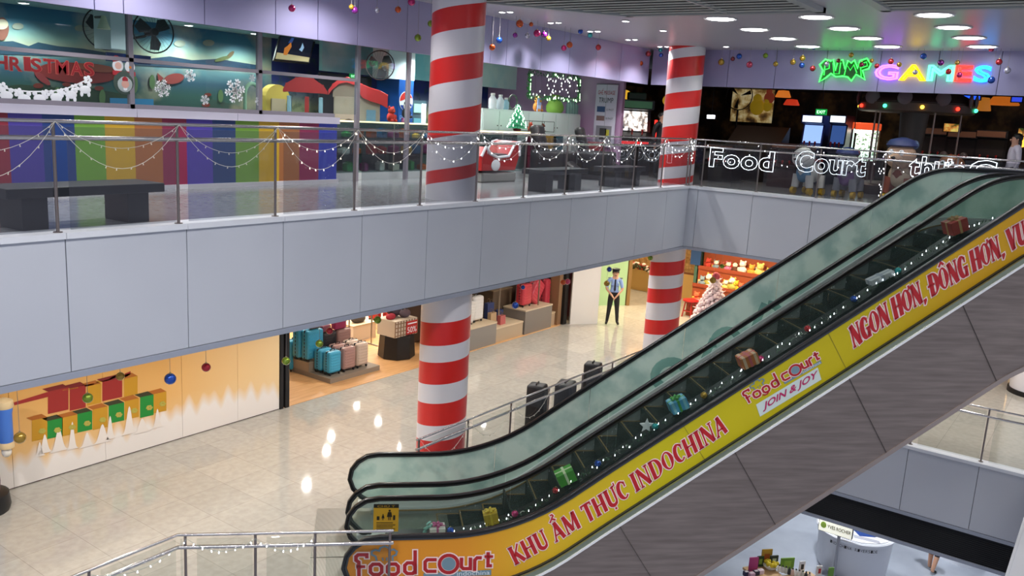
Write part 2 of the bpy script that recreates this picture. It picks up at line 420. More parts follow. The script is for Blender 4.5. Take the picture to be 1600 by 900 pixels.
# --- kids' zone on the upper storey (left)
mb = MB(); cols = ['#8f2b3c', '#4a3f9c', '#1f3f7f', '#6fa13a', '#c9a12a', '#a8683a', '#8a2a4c', '#4d3fa4', '#1c3f74', '#6c9a35', '#c5a024', '#a3683c', '#8a2450', '#2f3fae']
sx = [3.0, 5.30, 5.73, 6.16, 6.59, 7.04, 7.48, 7.89, 8.35, 8.78, 9.24, 9.66, 10.1, 10.54, 10.97]
for i, (a, b) in enumerate(zip(sx, sx[1:])): mb.bx((a, 11.9, ZU+.07), (b, 12.05, ZU+1.07), i)
struct('wall_left', mb, [M(c, .45, name='stripe_paint') for c in cols])
mb = MB()
for a, b in ((3, 7.05), (7.05, 8.78), (8.78, 10.99)): mb.bx((a+.004, 11.84, ZU+1.07), (b-.004, 12.2, ZU+1.185))
struct('trim_6', mb, M('#cfcbdd', .4))
mb = MB(); mb.bx((3, 11.86, ZU), (10.99, 12.1, ZU+.07)); struct('baseboard_left', mb, M('#d5d4da', .5))
GREYF = M('#86808a', .45, name='grey_window_frame')
w1 = MB()
for x in (3.0, 7.07, 9.34, 11.57, 12.95): w1.bx((x-.035, 11.98, ZU+(1.185 if x < 11 else 0)), (x+.035, 12.06, ZU+2.75))
w1.bx((3, 11.98, ZU+1.185), (10.98, 12.06, ZU+1.25)); w1.bx((3, 11.98, ZU+1.85), (11.5, 12.06, ZU+1.905))
w1 = struct('window_1', w1, GREYF)
for i, (a, b) in enumerate(((3.03, 7.03), (7.11, 9.3), (9.38, 11.53), (11.61, 12.9))):
    g = MB(); g.bx((a, 12.012, ZU+(1.25 if b < 11.6 else .9)), (b, 12.022, ZU+2.74)); struct('pane', g, GLASS_SHOP, parent=w1)
# mural walls
t = NT('painted_sky_mural', .7); o = t.sep()
zz = t.math('DIVIDE', t.math('SUBTRACT', o[2], ZU+1.0), 1.85)
sky = t.ramp(zz, [(0, '#1d3f3c'), (.22, '#2c5a50'), (.36, '#2b5468'), (.50, '#5f8f96'), (.58, '#b3b698'), (.68, '#86aaa0'), (.82, '#3f7f9c'), (1, '#2a6490')])
cl = t.ramp(t.noise(1.1, 6), [(.50, '#000000'), (.66, '#ffffff')])
t.base(t.mix(t.math('MULTIPLY', cl, .45), sky, '#d9c9a6')); MURAL = t.m
mb = MB(); mb.bx((3, 15.6, ZU), (12.45, 15.7, ZU+2.75)); struct('wall_back', mb, MURAL)
t = NT('painted_sea_mural', .7); o = t.sep()
zz = t.math('DIVIDE', t.math('SUBTRACT', o[2], ZU+.9), 1.2)
sea = t.ramp(zz, [(0, '#4f8f6a'), (.35, '#b3b98a'), (.62, '#6d7fa0'), (.8, '#23357f'), (1, '#1b2c72')])
t.base(t.mix(t.math('MULTIPLY', t.ramp(t.noise(5, 5), [(.52, '#000000'), (.62, '#ffffff')]), .5), sea, '#274f45')); SEAM_MURAL = t.m
mb = MB(); mb.bx((12.45, 15.6, ZU), (20.2, 15.7, ZU+2.75)); struct('wall_back', mb, SEAM_MURAL)
mb = MB(); mb.bx((2.9, 11.9, ZU), (3.0, 15.7, ZU+2.75)); struct('wall_left', mb, MURAL)
slab('ceiling', [(2.9, 10.6), (20.2, 10.6), (20.2, 15.7), (2.9, 15.7)], ZU+2.75, ZU+2.8, M('#8fb3b5', .4))
# aqua bulkhead panels over the back doorway
mb = MB(); mb.bx((13.0, 14.6, ZU+2.12), (21, 14.7, ZU+2.75)); t = NT('pale_aqua_bulkhead', .5)
t.base(t.ramp(t.noise(.9, 3), [(.35, '#7fc9d0'), (.62, '#cfe6e0')])); struct('wall_back', mb, t.m)
mb = MB(); mb.bx((13.3, 15.0, ZU), (14.9, 15.06, ZU+2.1)); struct('door_1', mb, M('#3c3a3c', .6))
# --- end wall (pink) between kids' zone and arcade
mb = MB(); mb.bx((20.2, 11.15, ZU), (20.32, 15.7, ZU+3.2)); struct('wall_right', mb, M('#b58fb4', .5))
# --- arcade shell
DARK = M('#2a2324', .7, name='arcade_dark_paint')
t = NT('arcade_wall_mural', .7); o = t.sep()
nz = t.noise(1.5, 5)
t.base(t.ramp(nz, [(.35, '#1a1514'), (.5, '#4a3526'), (.62, '#8d6a40'), (.75, '#5a4433')])); ARCM = t.m
mb = MB(); mb.bx((29.5, -6, ZU), (29.6, 15.7, ZU+2.9)); struct('wall_back', mb, ARCM)
mb = MB(); mb.bx((20.4, 15.6, ZU), (29.5, 15.7, ZU+2.9)); struct('wall_left', mb, ARCM)
slab('ceiling', [(20.4, -6), (29.5, -6), (29.5, 15.6), (20.4, 15.6)], ZU+2.72, ZU+2.78, DARK)
# --- hoarding and shop walls on the middle storey
t = NT('printed_hoarding', .4); o = t.sep()
x1 = t.math('MULTIPLY', o[0], 1.0)
w = t.math('ADD', t.math('MULTIPLY', t.math('SINE', t.math('MULTIPLY', x1, 23)), .07), t.math('MULTIPLY', t.math('SINE', t.math('MULTIPLY_ADD', x1, 13.7, 1.0)), .06))
line = t.math('ADD', t.math('ADD', .50, w), t.math('MULTIPLY', t.math('SINE', t.math('MULTIPLY_ADD', x1, 1.25, -3.6)), .10))
f = t.math('MULTIPLY_ADD', t.math('SUBTRACT', o[2], line), 4.0, .5); f2 = t.math('MINIMUM', t.math('MAXIMUM', f, 0.), 1.)
og = t.ramp(t.math('MULTIPLY', o[2], .4), [(0, '#f0cf9a'), (.35, '#e8b268'), (.8, '#dda355')])
rt_ = t.ramp(t.math('MULTIPLY_ADD', o[0], .35, -2.9), [(0, '#000000'), (1, '#ffffff')])
og = t.mix(rt_, og, '#efd2a0')
t.base(t.mix(f2, '#f1e9e0', og)); HOARD = t.m
mb = MB()
for a, b in ((-1, 2.7), (2.7, 4.2), (4.2, 5.72), (5.72, 7.2), (7.2, 8.66), (8.66, 9.86), (9.86, 10.86)): mb.bx((a+.003, 13.35, .02), (b-.003, 13.42, 3.27))
struct('wall_back', mb, HOARD)
mb = MB(); mb.bx((-1, 13.37, 0), (10.86, 13.41, .02)); struct('baseboard_back', mb, M('#5a3324', .6))
mb = MB(); mb.bx((10.87, 13.33, 0), (10.95, 13.45, 3.27)); mb.bx((11.0, 13.33, 0), (11.10, 13.45, 3.27)); mb.bx((10.87, 13.46, 0), (10.93, 20.4, 3.27))
struct('wall_left', mb, [M('#17171a', .4)])
WARMW = M('#e3cfae', .6, name='warm_shop_wall')
mb = MB(); mb.bx((10.95, 20.3, 0), (21.5, 20.4, 3.27)); struct('wall_back', mb, WARMW)
mb = MB(); mb.bx((21.56, 13.33, 0), (21.74, 13.6, 3.27)); mb.bx((21.56, 13.6, 0), (21.62, 20.4, 3.27)); struct('wall_right', mb, M('#141416', .35))
mb = MB(); d = Vector((.72, -.54, 0)); mb.obox((21.78, 13.22, 0), (d, Vector((.05, .07, 0)), (0, 0, 3.27))); struct('wall_right', mb, M('#e6e2da', .4))
mb = MB(); mb.bx((22.66, 12.98, 0), (22.70, 14.3, 3.27)); struct('wall_right', mb, M('#8c4a52', .5))
mb = MB(); mb.bx((33, 0, 0), (33.1, 16, 3.27)); struct('wall_back', mb, M('#d7a860', .6))
mb = MB(); mb.bx((22, 17, 0), (33, 17.1, 3.27)); struct('wall_left', mb, M('#d9b880', .6))

# ============================================================ ESCALATORS
SLOPE = .69
def hz(s):                     # handrail height along the run
    s += .18
    if s < 1.15: return .95
    if s < 2.756:
        R = 2.8; return .95+R-math.sqrt(max(R*R-(s-1.15)**2, 0))
    zs = 1.467; s1 = 8.46
    if s < s1: return zs+SLOPE*(s-2.756)
    z1 = zs+SLOPE*(s1-2.756)
    if s < 9.36:
        t_ = (s-s1)/.9; return z1+SLOPE*.9*(t_-t_*t_/2)
    return z1+SLOPE*.45
ZT = hz(10)
S_END = 11.6
SS = [.2, .5, .8, .97]+[.97+.16*i for i in range(1, 11)]+[3.1, 4, 5, 6, 7, 8, 8.28]+[8.28+.1*i for i in range(1, 10)]+[9.4, 10.4, 11.2]
def loop_pts():
    L0 = [(.34, .10), (.12, .14), (-.06, .24), (-.19, .38), (-.245, .54), (-.215, .70), (-.12, .83), (.02, .92)]
    L0 += [(s, hz(s)) for s in SS]
    L0 += [(11.4, ZT-.06), (11.53, ZT-.18), (11.6, ZT-.36), (11.56, ZT-.55), (11.42, ZT-.7)]
    return L0
HP = loop_pts()
def sweep_rail(L, w=.078, h=.046, drop=0.):
    mb = MB(); secs = []; n = len(HP)
    for i, (s, z) in enumerate(HP):
        a, b = HP[max(i-1, 0)], HP[min(i+1, n-1)]
        t_ = Vector((b[0]-a[0], b[1]-a[1])).normalized(); nn = Vector((-t_.y, t_.x))
        sec = []
        for k in range(10):
            q = 2*PI*k/10; u_, v_ = math.cos(q), math.sin(q)
            u_ = math.copysign(abs(u_)**.6, u_)*w/2; v_ = math.copysign(abs(v_)**.6, v_)*h/2-drop
            sec.append(ES(s+nn.x*v_, L+u_, z+nn.y*v_))
        secs.append(sec)
    return mb.strip(secs)
def panel_outline(off=.03, s0=None, s1=None, low=.78):
    pts = [(s, z) for s, z in HP]
    c = []
    n = len(pts)
    for i, (s, z) in enumerate(pts):
        a, b = pts[max(i-1, 0)], pts[min(i+1, n-1)]
        t_ = Vector((b[0]-a[0], b[1]-a[1])).normalized(); nn = Vector((-t_.y, t_.x))
        c.append((s-nn.x*off, z-nn.y*off))
    return c[2:-3]
def glass_sheet(L, th, a, b, low=.80, off=.03):
    """upright pane between run positions a and b"""
    mb = MB(); top = [p for p in panel_outline(off) if a-1e-6 <= p[0] <= b+1e-6] if a > 0 else [p for p in panel_outline(off) if p[0] <= b+1e-6]
    if a > 0:
        top = [(a, hz(a)-off)]+[p for p in top if p[0] > a+.02]
    if not a > 0: pass
    top = [p for p in top if p[0] < b-.02]+[(b, hz(b)-off)]
    bot_s = [s for s in [top[0][0] if a > 0 else .2]+SS if (a if a > 0 else .2)-1e-6 <= s < b-.02]+[b]
    bot_s = sorted(set(round(s, 4) for s in bot_s))
    bot = [(s, hz(s)-low) for s in bot_s]
    poly = top+bot[::-1]
    mb.prism([ES(s, L-th/2, z) for s, z in poly], NV*th)
    return mb
def ribbon_strip(L0, L1, f0, f1, s0, s1, seg=None):   # solid strip following the run: lateral L0..L1, heights f0(s)..f1(s)
    mb = MB(); ss = sorted(set([s0, s1]+[s for s in SS if s0 < s < s1])); secs = []
    for s in ss: secs.append([ES(s, L0, f0(s)), ES(s, L1, f0(s)), ES(s, L1, f1(s)), ES(s, L0, f1(s))])
    return mb.strip(secs)
GUIDE = M('#4c5052', .35, .7)
SKIRT = M('#9a9e9f', .35, .4, name='skirt_steel')
DECKM = M('#dfe2e2', .3, .35, name='deck_steel')
STEPM = M('#161718', .45, .4, name='step_aluminium')
YEL = M('#86683a', .5, name='yellow_demarcation')
t = NT('truss_cladding_steel', .40, .55)
mp = t.new('Mapping'); mp.inputs['Scale'].default_value = (1, 1, 14); t.link(t.geo.outputs['Position'], mp.inputs[0])
t.base(t.ramp(t.noise(1.5, 3, mp.outputs[0]), [(.3, '#766b66'), (.7, '#8a7f79')])); CLAD = t.m
def step_z(s): return hz(s)-.95
STEP0 = None
def make_escalator(label, La, Lb, frost, lows=(.82, .84)):
    """Lb = the far balustrade, La = the near one"""
    t = thing('escalator', label, 'escalator', ES(5, (La+Lb)/2, GZ*0+.0), -PI/4)
    for L, fr, lw in ((La, False, lows[0]), (Lb, frost, lows[1])):
        sweep_rail(L).build('handrail', RUBBER, t, 40, world=True)
        gr = sweep_rail(L, .05, .03, .035).build('handrail_guide', GUIDE, t, 40, world=True)
        cuts = [0, 2.0, 3.46, 4.92, 6.38, 7.84, 9.3, 11.2]
        for a, b in zip(cuts, cuts[1:]):
            glass_sheet(L, .012, a+(.004 if a else 0), b-.004, lw).build('balustrade_panel', GLASS_FROST if fr else GLASS_ESC, t, world=True)
    inn = .10
    for L, d, lw in ((La, 1, lows[0]), (Lb, -1, lows[1])):
        ribbon_strip(L-.05, L+.05, lambda s: hz(s)-lw-.03, lambda s: hz(s)-lw+(.07 if lw > .8 else .02), -.1, 11.4).build('decking', DECKM if lw > .8 else GUIDE, t, 30, world=True)
        a, b = sorted((L+d*.05, L+d*.13))
        ribbon_strip(a, b, lambda s: hz(s)-1.08, lambda s: hz(s)-lw-.03, .1, 11.3).build('skirt', SKIRT, t, 30, world=True)
        a, b = sorted((L+d*.13, L+d*.15))
        ribbon_strip(a, b, lambda s: hz(s)-.885, lambda s: hz(s)-.865, .4, 10.8).build('skirt_brush', YEL, t, world=True)
    w0, w1 = La+.14, Lb-.14
    # steps
    sd = .355; s = 1.10; first = None
    while s < 9.1:
        z = step_z(s+.1)
        mb = MB(); wd = w1-w0
        mb.bx((0, -wd/2, -.05), (sd, wd/2, 0), 0); mb.bx((sd-.03, -wd/2, -.05), (sd, wd/2, .24 if 1.8 < s < 8.4 else .0), 0)
        mb.bx((.0, -wd/2, .0), (.022, wd/2, .004), 1); mb.bx((0, wd/2-.03, 0), (sd, wd/2, .005), 1); mb.bx((0, -wd/2, 0), (sd, -wd/2+.03, .005), 1)
        for k in range(16): mb.bx((.024, -wd/2+.05+k*(wd-.1)/16, 0), (sd-.035, -wd/2+.065+k*(wd-.1)/16, .003), 0)
        o = mb.build('step', [STEPM, YEL], t)
        P = world_of(t).inverted() @ ES(s, (La+Lb)/2, z); o.location = P
        s += sd
    # comb plates and landing plates
    mb = MB(); secs = [ES(-.72, La-.28, .004), ES(1.27, La-.28, .004), ES(1.27, Lb+.10, .004), ES(-.72, Lb+.10, .004)]
    mb.prism(secs, (0, 0, .008)); 
    lp = mb.build('landing_plate', RIBBED, t, world=True)
    mb = MB(); mb.prism([ES(9.3, w0, ZT-.95+.004), ES(11.2, w0, ZT-.95+.004), ES(11.2, w1, ZT-.95+.004), ES(9.3, w1, ZT-.95+.004)], (0, 0, .01)); mb.build('landing_plate', RIBBED, t, world=True)
    # truss
    lo = lambda s: max(hz(s)-2.42, -1.55)
    for L0, L1, lw in ((La-.10, La-.06, lows[0]), (Lb+.06, Lb+.10, lows[1])):
        ribbon_strip(L0, L1, lambda s: lo(s)+.06, lambda s: hz(s)-lw-.095, .85, 11.4).build('truss_cladding', CLAD, t, 20, world=True)
        ribbon_strip(L0-.012, L1+.012, lo, lambda s: lo(s)+.075, .85, 11.4).build('truss_edge', M('#a3968f', .35, .7), t, 20, world=True)
        e = ribbon_strip(L0-.01, L1+.01, lambda s: hz(s)-lw-.10, lambda s: hz(s)-lw-.065, .85, 11.4); e.build('cladding_edge', M('#f4f4f2', .25, .3), t, 20, world=True)
        e = ribbon_strip(min(L0, L1)+.005, max(L0, L1)-.005, lambda s: hz(s)-lw-.066, lambda s: hz(s)-lw+.01, .3, 11.4); e.build('outer_deck', M('#8f9884', .3, .8), t, 20, world=True)
    ribbon_strip(La-.06, Lb+.06, lo, lambda s: lo(s)+.04, .85, 11.4).build('truss_base', CLAD, t, 20, world=True)
    return t
t_ = NT('ribbed_landing_steel', .4, .8); wv = t_.new('TexWave'); wv.inputs['Scale'].default_value = 30
mp = t_.new('Mapping'); mp.inputs['Rotation'].default_value = (0, 0, PI/4); t_.link(t_.geo.outputs['Position'], mp.inputs[0]); t_.link(mp.outputs[0], wv.inputs[0])
t_.base(t_.ramp(wv.outputs[0], [(.2, '#6d6d68'), (.6, '#b4b3aa')])); RIBBED = t_.m
e1 = make_escalator('far glass-sided escalator rising right, its back balustrade cloudy teal glass', 11.385, 12.49, True)
e2 = make_escalator('near glass-sided escalator rising right with a yellow lettered banner along its side', 9.87, 10.96, False, (.755, .82))
# panel joints on the near cladding
for s in (2.2, 3.65, 5.1, 6.55, 8.0, 9.45):
    z0, z1 = hz(s)-2.34, hz(s)-.85; k = .42
    mb = MB(); mb.prism([ES(s+k*.62, 9.763, z0+k*.43), ES(s+k*.62+.007, 9.763, z0+k*.43), ES(s-k+.007, 9.763, z1-k*.69), ES(s-k, 9.763, z1-k*.69)], -NV*.006)
    mb.build('cladding_joint', M('#3a3432', .8), e2, world=True)

# --- yellow banner on the near balustrade
t = NT('printed_yellow_banner', .38, spec=.22); o = t.sep()
sv = t.math('MULTIPLY', t.math('SUBTRACT', o[0], o[1]), Q)
t.base(t.ramp(t.math('DIVIDE', sv, 9.0), [(0, '#d78a2a'), (.14, '#d9902a'), (.26, '#d9b02a'), (.42, '#c2b61c'), (.70, '#bfae1a'), (.85, '#cf9f20'), (1, '#cf9a20')])); BANY = t.m
def banner_sheet(L, th, low, off):
    top = [p for p in panel_outline(off) if p[0] < 10.9]
    bs = sorted(set([.25]+[s for s in SS if .25 < s < 10.9]+[10.9])); top = top+[(10.9, hz(10.9)-off)]
    mb = MB(); mb.prism([ES(s, L, z) for s, z in top+[(s, hz(s)-low) for s in bs[::-1]]], NV*th); return mb
LB = 9.87-.010
ban = tag(banner_sheet(LB, .003, .742, .036).build('banner', BANY, e2, world=True), 'yellow printed banner with red lettering')
EF = LB-.002                      # plane of the print
def affine(o, a, b):              # photo pixels of origin, end of unit a, end of unit b
    O, A, B = [Vector(atL(*p, LB)) for p in (o, a, b)]
    return O, A-O, B-O
def frame(o, a, b):
    O, A, B = affine(o, a, b)
    return lambda x, y, lift: ES(O.x+A.x*x+B.x*y, EF-lift, O.y+A.y*x+B.y*y)
K, N_ = .19, .075
G = {
 'K': (.70, [([(.14, 0), (.14, 1)], .2), ([(.20, .44), (.62, 1)], .09), ([(.30, .58), (.64, 0)], .2), ([(.0, .03), (.28, .03)], .06), ([(0, .97), (.28, .97)], .06)]),
 'H': (.76, [([(.14, 0), (.14, 1)], .2), ([(.60, 0), (.60, 1)], .2), ([(.14, .5), (.60, .5)], .08), ([(0, .03), (.28, .03)], .06), ([(.46, .97), (.76, .97)], .06)]),
 'U': (.70, [([(.14, 1), (.14, .3)]+arc(.36, .28, .22, .22, 180, 360, 8)+[(.58, 1)], [.2]*6+[.16]*2+[.1]*3), ([(0, .97), (.28, .97)], .06), ([(.46, .97), (.7, .97)], .06)]),
 'A': (.72, [([(.06, 0), (.36, 1)], .08), ([(.34, 1), (.60, 0)], .2), ([(.16, .32), (.50, .32)], .08), ([(-.03, .03), (.17, .03)], .06)]),
 'M': (.92, [([(.10, 0), (.13, 1)], .09), ([(.15, 1), (.44, .08)], .19), ([(.44, .08), (.74, 1)], .08), ([(.78, 0), (.76, 1)], .2), ([(0, .03), (.2, .03)], .06)]),
 'T': (.66, [([(.33, 0), (.33, 1)], .2), ([(.02, .95), (.64, .95)], .1), ([(.05, .78), (.05, .95)], .07), ([(.61, .78), (.61, .95)], .07)]),
 'C': (.64, [(arc(.36, .5, .25, .45, 45, 315, 16), [.09]*3+[.14, .18, .2, .2, .2, .2, .2, .2, .18, .14]+[.09]*4), ([(.55, .62), (.55, .9)], .07)]),
 'G': (.70, [(arc(.36, .5, .25, .45, 45, 330, 16), [.09]*3+[.14, .18, .2, .2, .2, .2, .2, .2, .18, .14]+[.09]*4), ([(.58, .0), (.58, .45)], .15), ([(.40, .45), (.70, .45)], .07), ([(.55, .66), (.55, .9)], .07)]),
 'I': (.34, [([(.16, 0), (.16, 1)], .2), ([(0, .03), (.32, .03)], .06), ([(0, .97), (.32, .97)], .06)]),
 'N': (.78, [([(.10, 0), (.10, 1)], .08), ([(.10, 1), (.62, 0)], .2), ([(.64, 0), (.64, 1)], .08), ([(0, .03), (.22, .03)], .06), ([(.52, .97), (.76, .97)], .06)]),
 'D': (.74, [([(.14, 0), (.14, 1)], .2), ([(.05, .96), (.3, .96)]+arc(.32, .5, .30, .46, 90, -90, 12)+[(.05, .04)], [.08]*4+[.12, .16, .19, .2, .2, .19, .16, .12]+[.08]*4)]),
 'O': (.74, [(arc(.36, .5, .26, .45, 0, 360, 20), [.19, .17, .13, .1, .08, .08, .08, .1, .13, .17, .19, .17, .13, .1, .08, .08, .08, .1, .13, .17, .19])]),
 'V': (.70, [([(.08, 1), (.34, 0)], .2), ([(.34, 0), (.60, 1)], .08), ([(-.04, .97), (.2, .97)], .06), ([(.48, .97), (.72, .97)], .06)]),
 ',': (.30, [([(.10, .10), (.12, .0), (.04, -.16)], [.16, .15, .05])]), ' ': (.26, []),
}
EXTRA = {'ẨM'[0]: ('A', [([(.16, 1.08), (.34, 1.22), (.52, 1.08)], .09), ([(.36, 1.26), (.48, 1.32), (.44, 1.42), (.32, 1.42)], .08)]),
 'Ự': ('U', [([(.60, .98), (.74, 1.0), (.74, 1.14)], .07), ([(.30, -.14), (.42, -.14)], .11)]),
 'Ơ': ('O', [([(.56, .86), (.70, .94), (.68, 1.08)], .08)]),
 'Đ': ('D', [([(-.16, .5), (.40, .5)], .10)]),
 'Ô': ('O', [([(.18, 1.06), (.38, 1.22), (.58, 1.06)], .10)])}
RED = M('#b3161e', .35, name='red_lettering'); PALE = M('#f0d6cf', .4, name='pale_lettering_edge')
def slogan(body, F, total):
    red, edge = MB(), MB(); x = 0.; items = []
    for ch in body:
        base, ex = EXTRA.get(ch, (ch, [])); w, st = G[base]
        items.append((x, st+ex)); x += w+.05
    k = total/x
    # unit lettering height is 1; advance scaled to the requested length
    for x0, st in items:
        for pts, ws in st:
            P = [((p[0]+x0)*k, p[1]) for p in pts]
            W = [v*.95 for v in ws] if isinstance(ws, list) else ws*.95
            FF = lambda a, b, l: F(a/total, b, l)
            ribbon2(red, P, W, FF, 0, .004); ribbon2(edge, P, W, FF, .045, .002)
    red.build('lettering', RED, e2, world=True); edge.build('lettering_edge', PALE, e2, world=True)
def ribbon2(mb, P, W, F, g, l): ribbon(mb, P, W, F, g, l)
O1 = (806, 884); Hx = 1/ (math.hypot(14, 28))
def slog_frame(o, a, b): return frame(o, a, b)
# letter heights are about a twelfth of the first line's length
def bent(F, b): return lambda x, y, l: F(x, y+b*4*x*(1-x)*(1.3-x), l)   # the printed lines follow the curved banner
slogan('KHU ẨM THỰC INDOCHINA', bent(frame((805, 883), (1139, 673), (792.5, 857)), -.19), 12.3)
slogan('NGON HƠN, ĐÔNG HƠN, VUI', bent(frame((1334, 544), (1613, 373), (1326, 511)), .17), 8.6)
# --- food court logos
def logo(F, sc_w):
    red, edge, grey, wht = MB(), MB(), MB(), MB()
    q = lambda pts: [((X-215)/860, (905-Y)/860) for X, Y in pts]
    def rr(x0, y0, x1, y1, r=16): return [(x0+r, y0), (x1-r, y0), (x1, y0+r), (x1, y1-r), (x1-r, y1), (x0+r, y1), (x0, y1-r), (x0, y0+r), (x0+r, y0)]
    circ = lambda cx, cy, r, n=22: [(cx+r*math.cos(2*PI*i/n), cy+r*math.sin(2*PI*i/n)) for i in range(n)]+[(cx+r, cy)]
    st = [([(243, 908), (243, 808), (226, 796), (226, 772), (240, 760), (292, 760), (292, 784)], 22), ([(228, 838), (282, 838)], 18), (rr(313, 822, 382, 890), 22), (rr(418, 822, 484, 890), 22),
          (rr(524, 815, 588, 886), 22), ([(588, 732), (588, 890)], 22), ([(722, 795), (664, 795), (650, 809), (650, 858), (664, 872), (722, 872)], 22), (circ(797, 824, 58), 22),
          ([(878, 782), (878, 844), (890, 856), (934, 856), (934, 782)], 22), ([(962, 872), (962, 800), (976, 784), (1006, 784)], 22), ([(1046, 746), (1046, 838), (1072, 838)], 22), ([(1022, 776), (1078, 776)], 18)]
    for pts, w in st:
        ribbon(red, q(pts), w/860, F, 0, .006); ribbon(edge, q(pts), w/860, F, .009, .004)
    ribbon(red, q([(395, 900), (415, 912), (440, 912), (460, 900)]), 14/860, F, 0, .006)
    n = 24; vs = [F(*q([(797+44*math.cos(2*PI*i/n), 824+44*math.sin(2*PI*i/n))])[0], .006) for i in range(n)]; grey.add(vs, [tuple(range(n))]); grey.build('logo_disc', M('#6d8894', .4), e2, world=True); grey = MB()
    hat = [(352, 800), (345, 770), (322, 760), (322, 738), (345, 728), (368, 735), (375, 715), (400, 705), (425, 715), (430, 735), (455, 725), (476, 740), (470, 762), (448, 770), (450, 800)]
    ribbon(grey, q(hat), 12/860, F, 0, .006); ribbon(grey, q([(385, 780), (392, 800)]), 8/860, F, 0, .006); ribbon(grey, q([(415, 778), (412, 800)]), 8/860, F, 0, .006)
    b = q([(640, 886), (1068, 866), (1068, 902), (640, 912)]); grey.build('logo_hat', M('#6d8894', .4), e2, world=True); grey = MB(); grey.add([F(x, y, .003) for x, y in b], [(0, 1, 2, 3)])
    p0, p1, p2 = [F(*q([p])[0], .007) for p in ((850, 904), (1058, 898), (850, 870))]
    text(wht, 'indochina', p0, p1-p0, (p2-p0)*.9)
    edge.build('logo_edge', PALE, e2, world=True); red.build('logo_lettering', M('#a8161c', .35), e2, world=True)
    grey.build('logo_strip', M('#6d8894', .4), e2, world=True); wht.build('logo_caption', M('#d6dde0', .4), e2, world=True)
logo(frame((553.75, 901), (769, 899), (551, 690)), 1)
logo(frame((1167, 631), (1285, 567), (1113, 528)), 1)
F2 = frame((1187, 650), (1283, 592), (1181, 632))
mb = MB(); mb.add([F2(0, -.05, .002), F2(1, -.05, .002), F2(1, 1.0, .002), F2(0, 1.0, .002)], [(0, 1, 2, 3)]); mb.build('caption_plate', M('#c9d6d0', .4), e2, world=True)
mb = MB(); p0 = F2(.06, .15, .005); text(mb, 'JOIN & JOY', p0, F2(.93, .15, .005)-p0, F2(.12, .82, .005)-p0, offset=.025); mb.build('caption', M('#b01e5a', .4), e2, world=True)
# joints in the banner
for u, v, u2, v2 in ((1066, 663, 1103, 722), (1291, 515, 1322, 577)):
    mb = MB(); (s0, z0), (s1, z1) = atL(u, v, LB), atL(u2, v2, LB)
    mb.prism([ES(s0, EF-.001, z0), ES(s0+.006, EF-.001, z0), ES(s1+.006, EF-.001, z1), ES(s1, EF-.001, z1)], -NV*.001)
    mb.build('banner_joint', M('#5a5a20', .6), e2, world=True)
# decorated deck between the two flights
md = ribbon_strip(11.03, 11.32, lambda s: hz(s)-.74, lambda s: hz(s)-.66, .3, 11).build('centre_deck', M('#2b2d30', .35, .6), e1, 20, world=True)
# warning plate at the foot of the near escalator
P0, P1, P2 = [ES(*(lambda r: (r[0], 10.975, r[1]))(atL(u, v, 10.975))) for u, v in ((583, 830), (622, 830), (584, 787))]
sg = thing('warning_sign', 'yellow warning sign with figures and black header at the escalator foot', 'sign', P0, -PI/4)
U_, V_ = P1-P0, P2-P0
def plate(a0, b0, a1, b1, m, nm, d): 
    mb = MB(); mb.prism([P0+U_*a0+V_*b0-NV*d, P0+U_*a1+V_*b0-NV*d, P0+U_*a1+V_*b1-NV*d, P0+U_*a0+V_*b1-NV*d], NV*.004); return mb.build(nm, m, sg, world=True)
plate(0, 0, 1, .86, M('#d8a428', .4), 'plate', .01); plate(0, .86, 1.0, 1.0, M('#1a1a1c', .4), 'header', .01)
mb = MB(); p = lambda a, b: P0+U_*a+V_*b-NV*.012
text(mb, 'CHÚ Ý', p(.15, .89), U_*.7, V_*.085); mb.build('header_lettering', M('#d8a428', .5), sg, world=True)
mb = MB()
def fig(cx, b, h, w):
    c = [p(cx+w*.22*math.cos(k*PI/5), b+h*.9+h*.1*math.sin(k*PI/5)) for k in range(10)]; mb.add(c, [tuple(range(10))])
    mb.add([p(cx-w*.3, b+h*.78), p(cx+w*.3, b+h*.78), p(cx+w*.5, b+h*.3), p(cx-w*.5, b+h*.3)], [(0, 1, 2, 3)])
    for d in (-.15, .15): mb.add([p(cx+(d-.08)*w, b), p(cx+(d+.08)*w, b), p(cx+(d+.08)*w, b+h*.32), p(cx+(d-.08)*w, b+h*.32)], [(0, 1, 2, 3)])
fig(.64, .42, .38, .22); fig(.38, .42, .22, .12)
mb.add([p(.13, .42), p(.24, .42), p(.24, .56), p(.13, .56)], [(0, 1, 2, 3)]); mb.add([p(.78, .42), p(.87, .42), p(.87, .6), p(.78, .6)], [(0, 1, 2, 3)])
for k in range(4): mb.add([p(.12, .08+k*.075), p(.88-.1*(k % 2), .08+k*.075), p(.88-.1*(k % 2), .11+k*.075), p(.12, .11+k*.075)], [(0, 1, 2, 3)])
mb.build('pictogram', M('#2a2010', .5), sg, world=True)

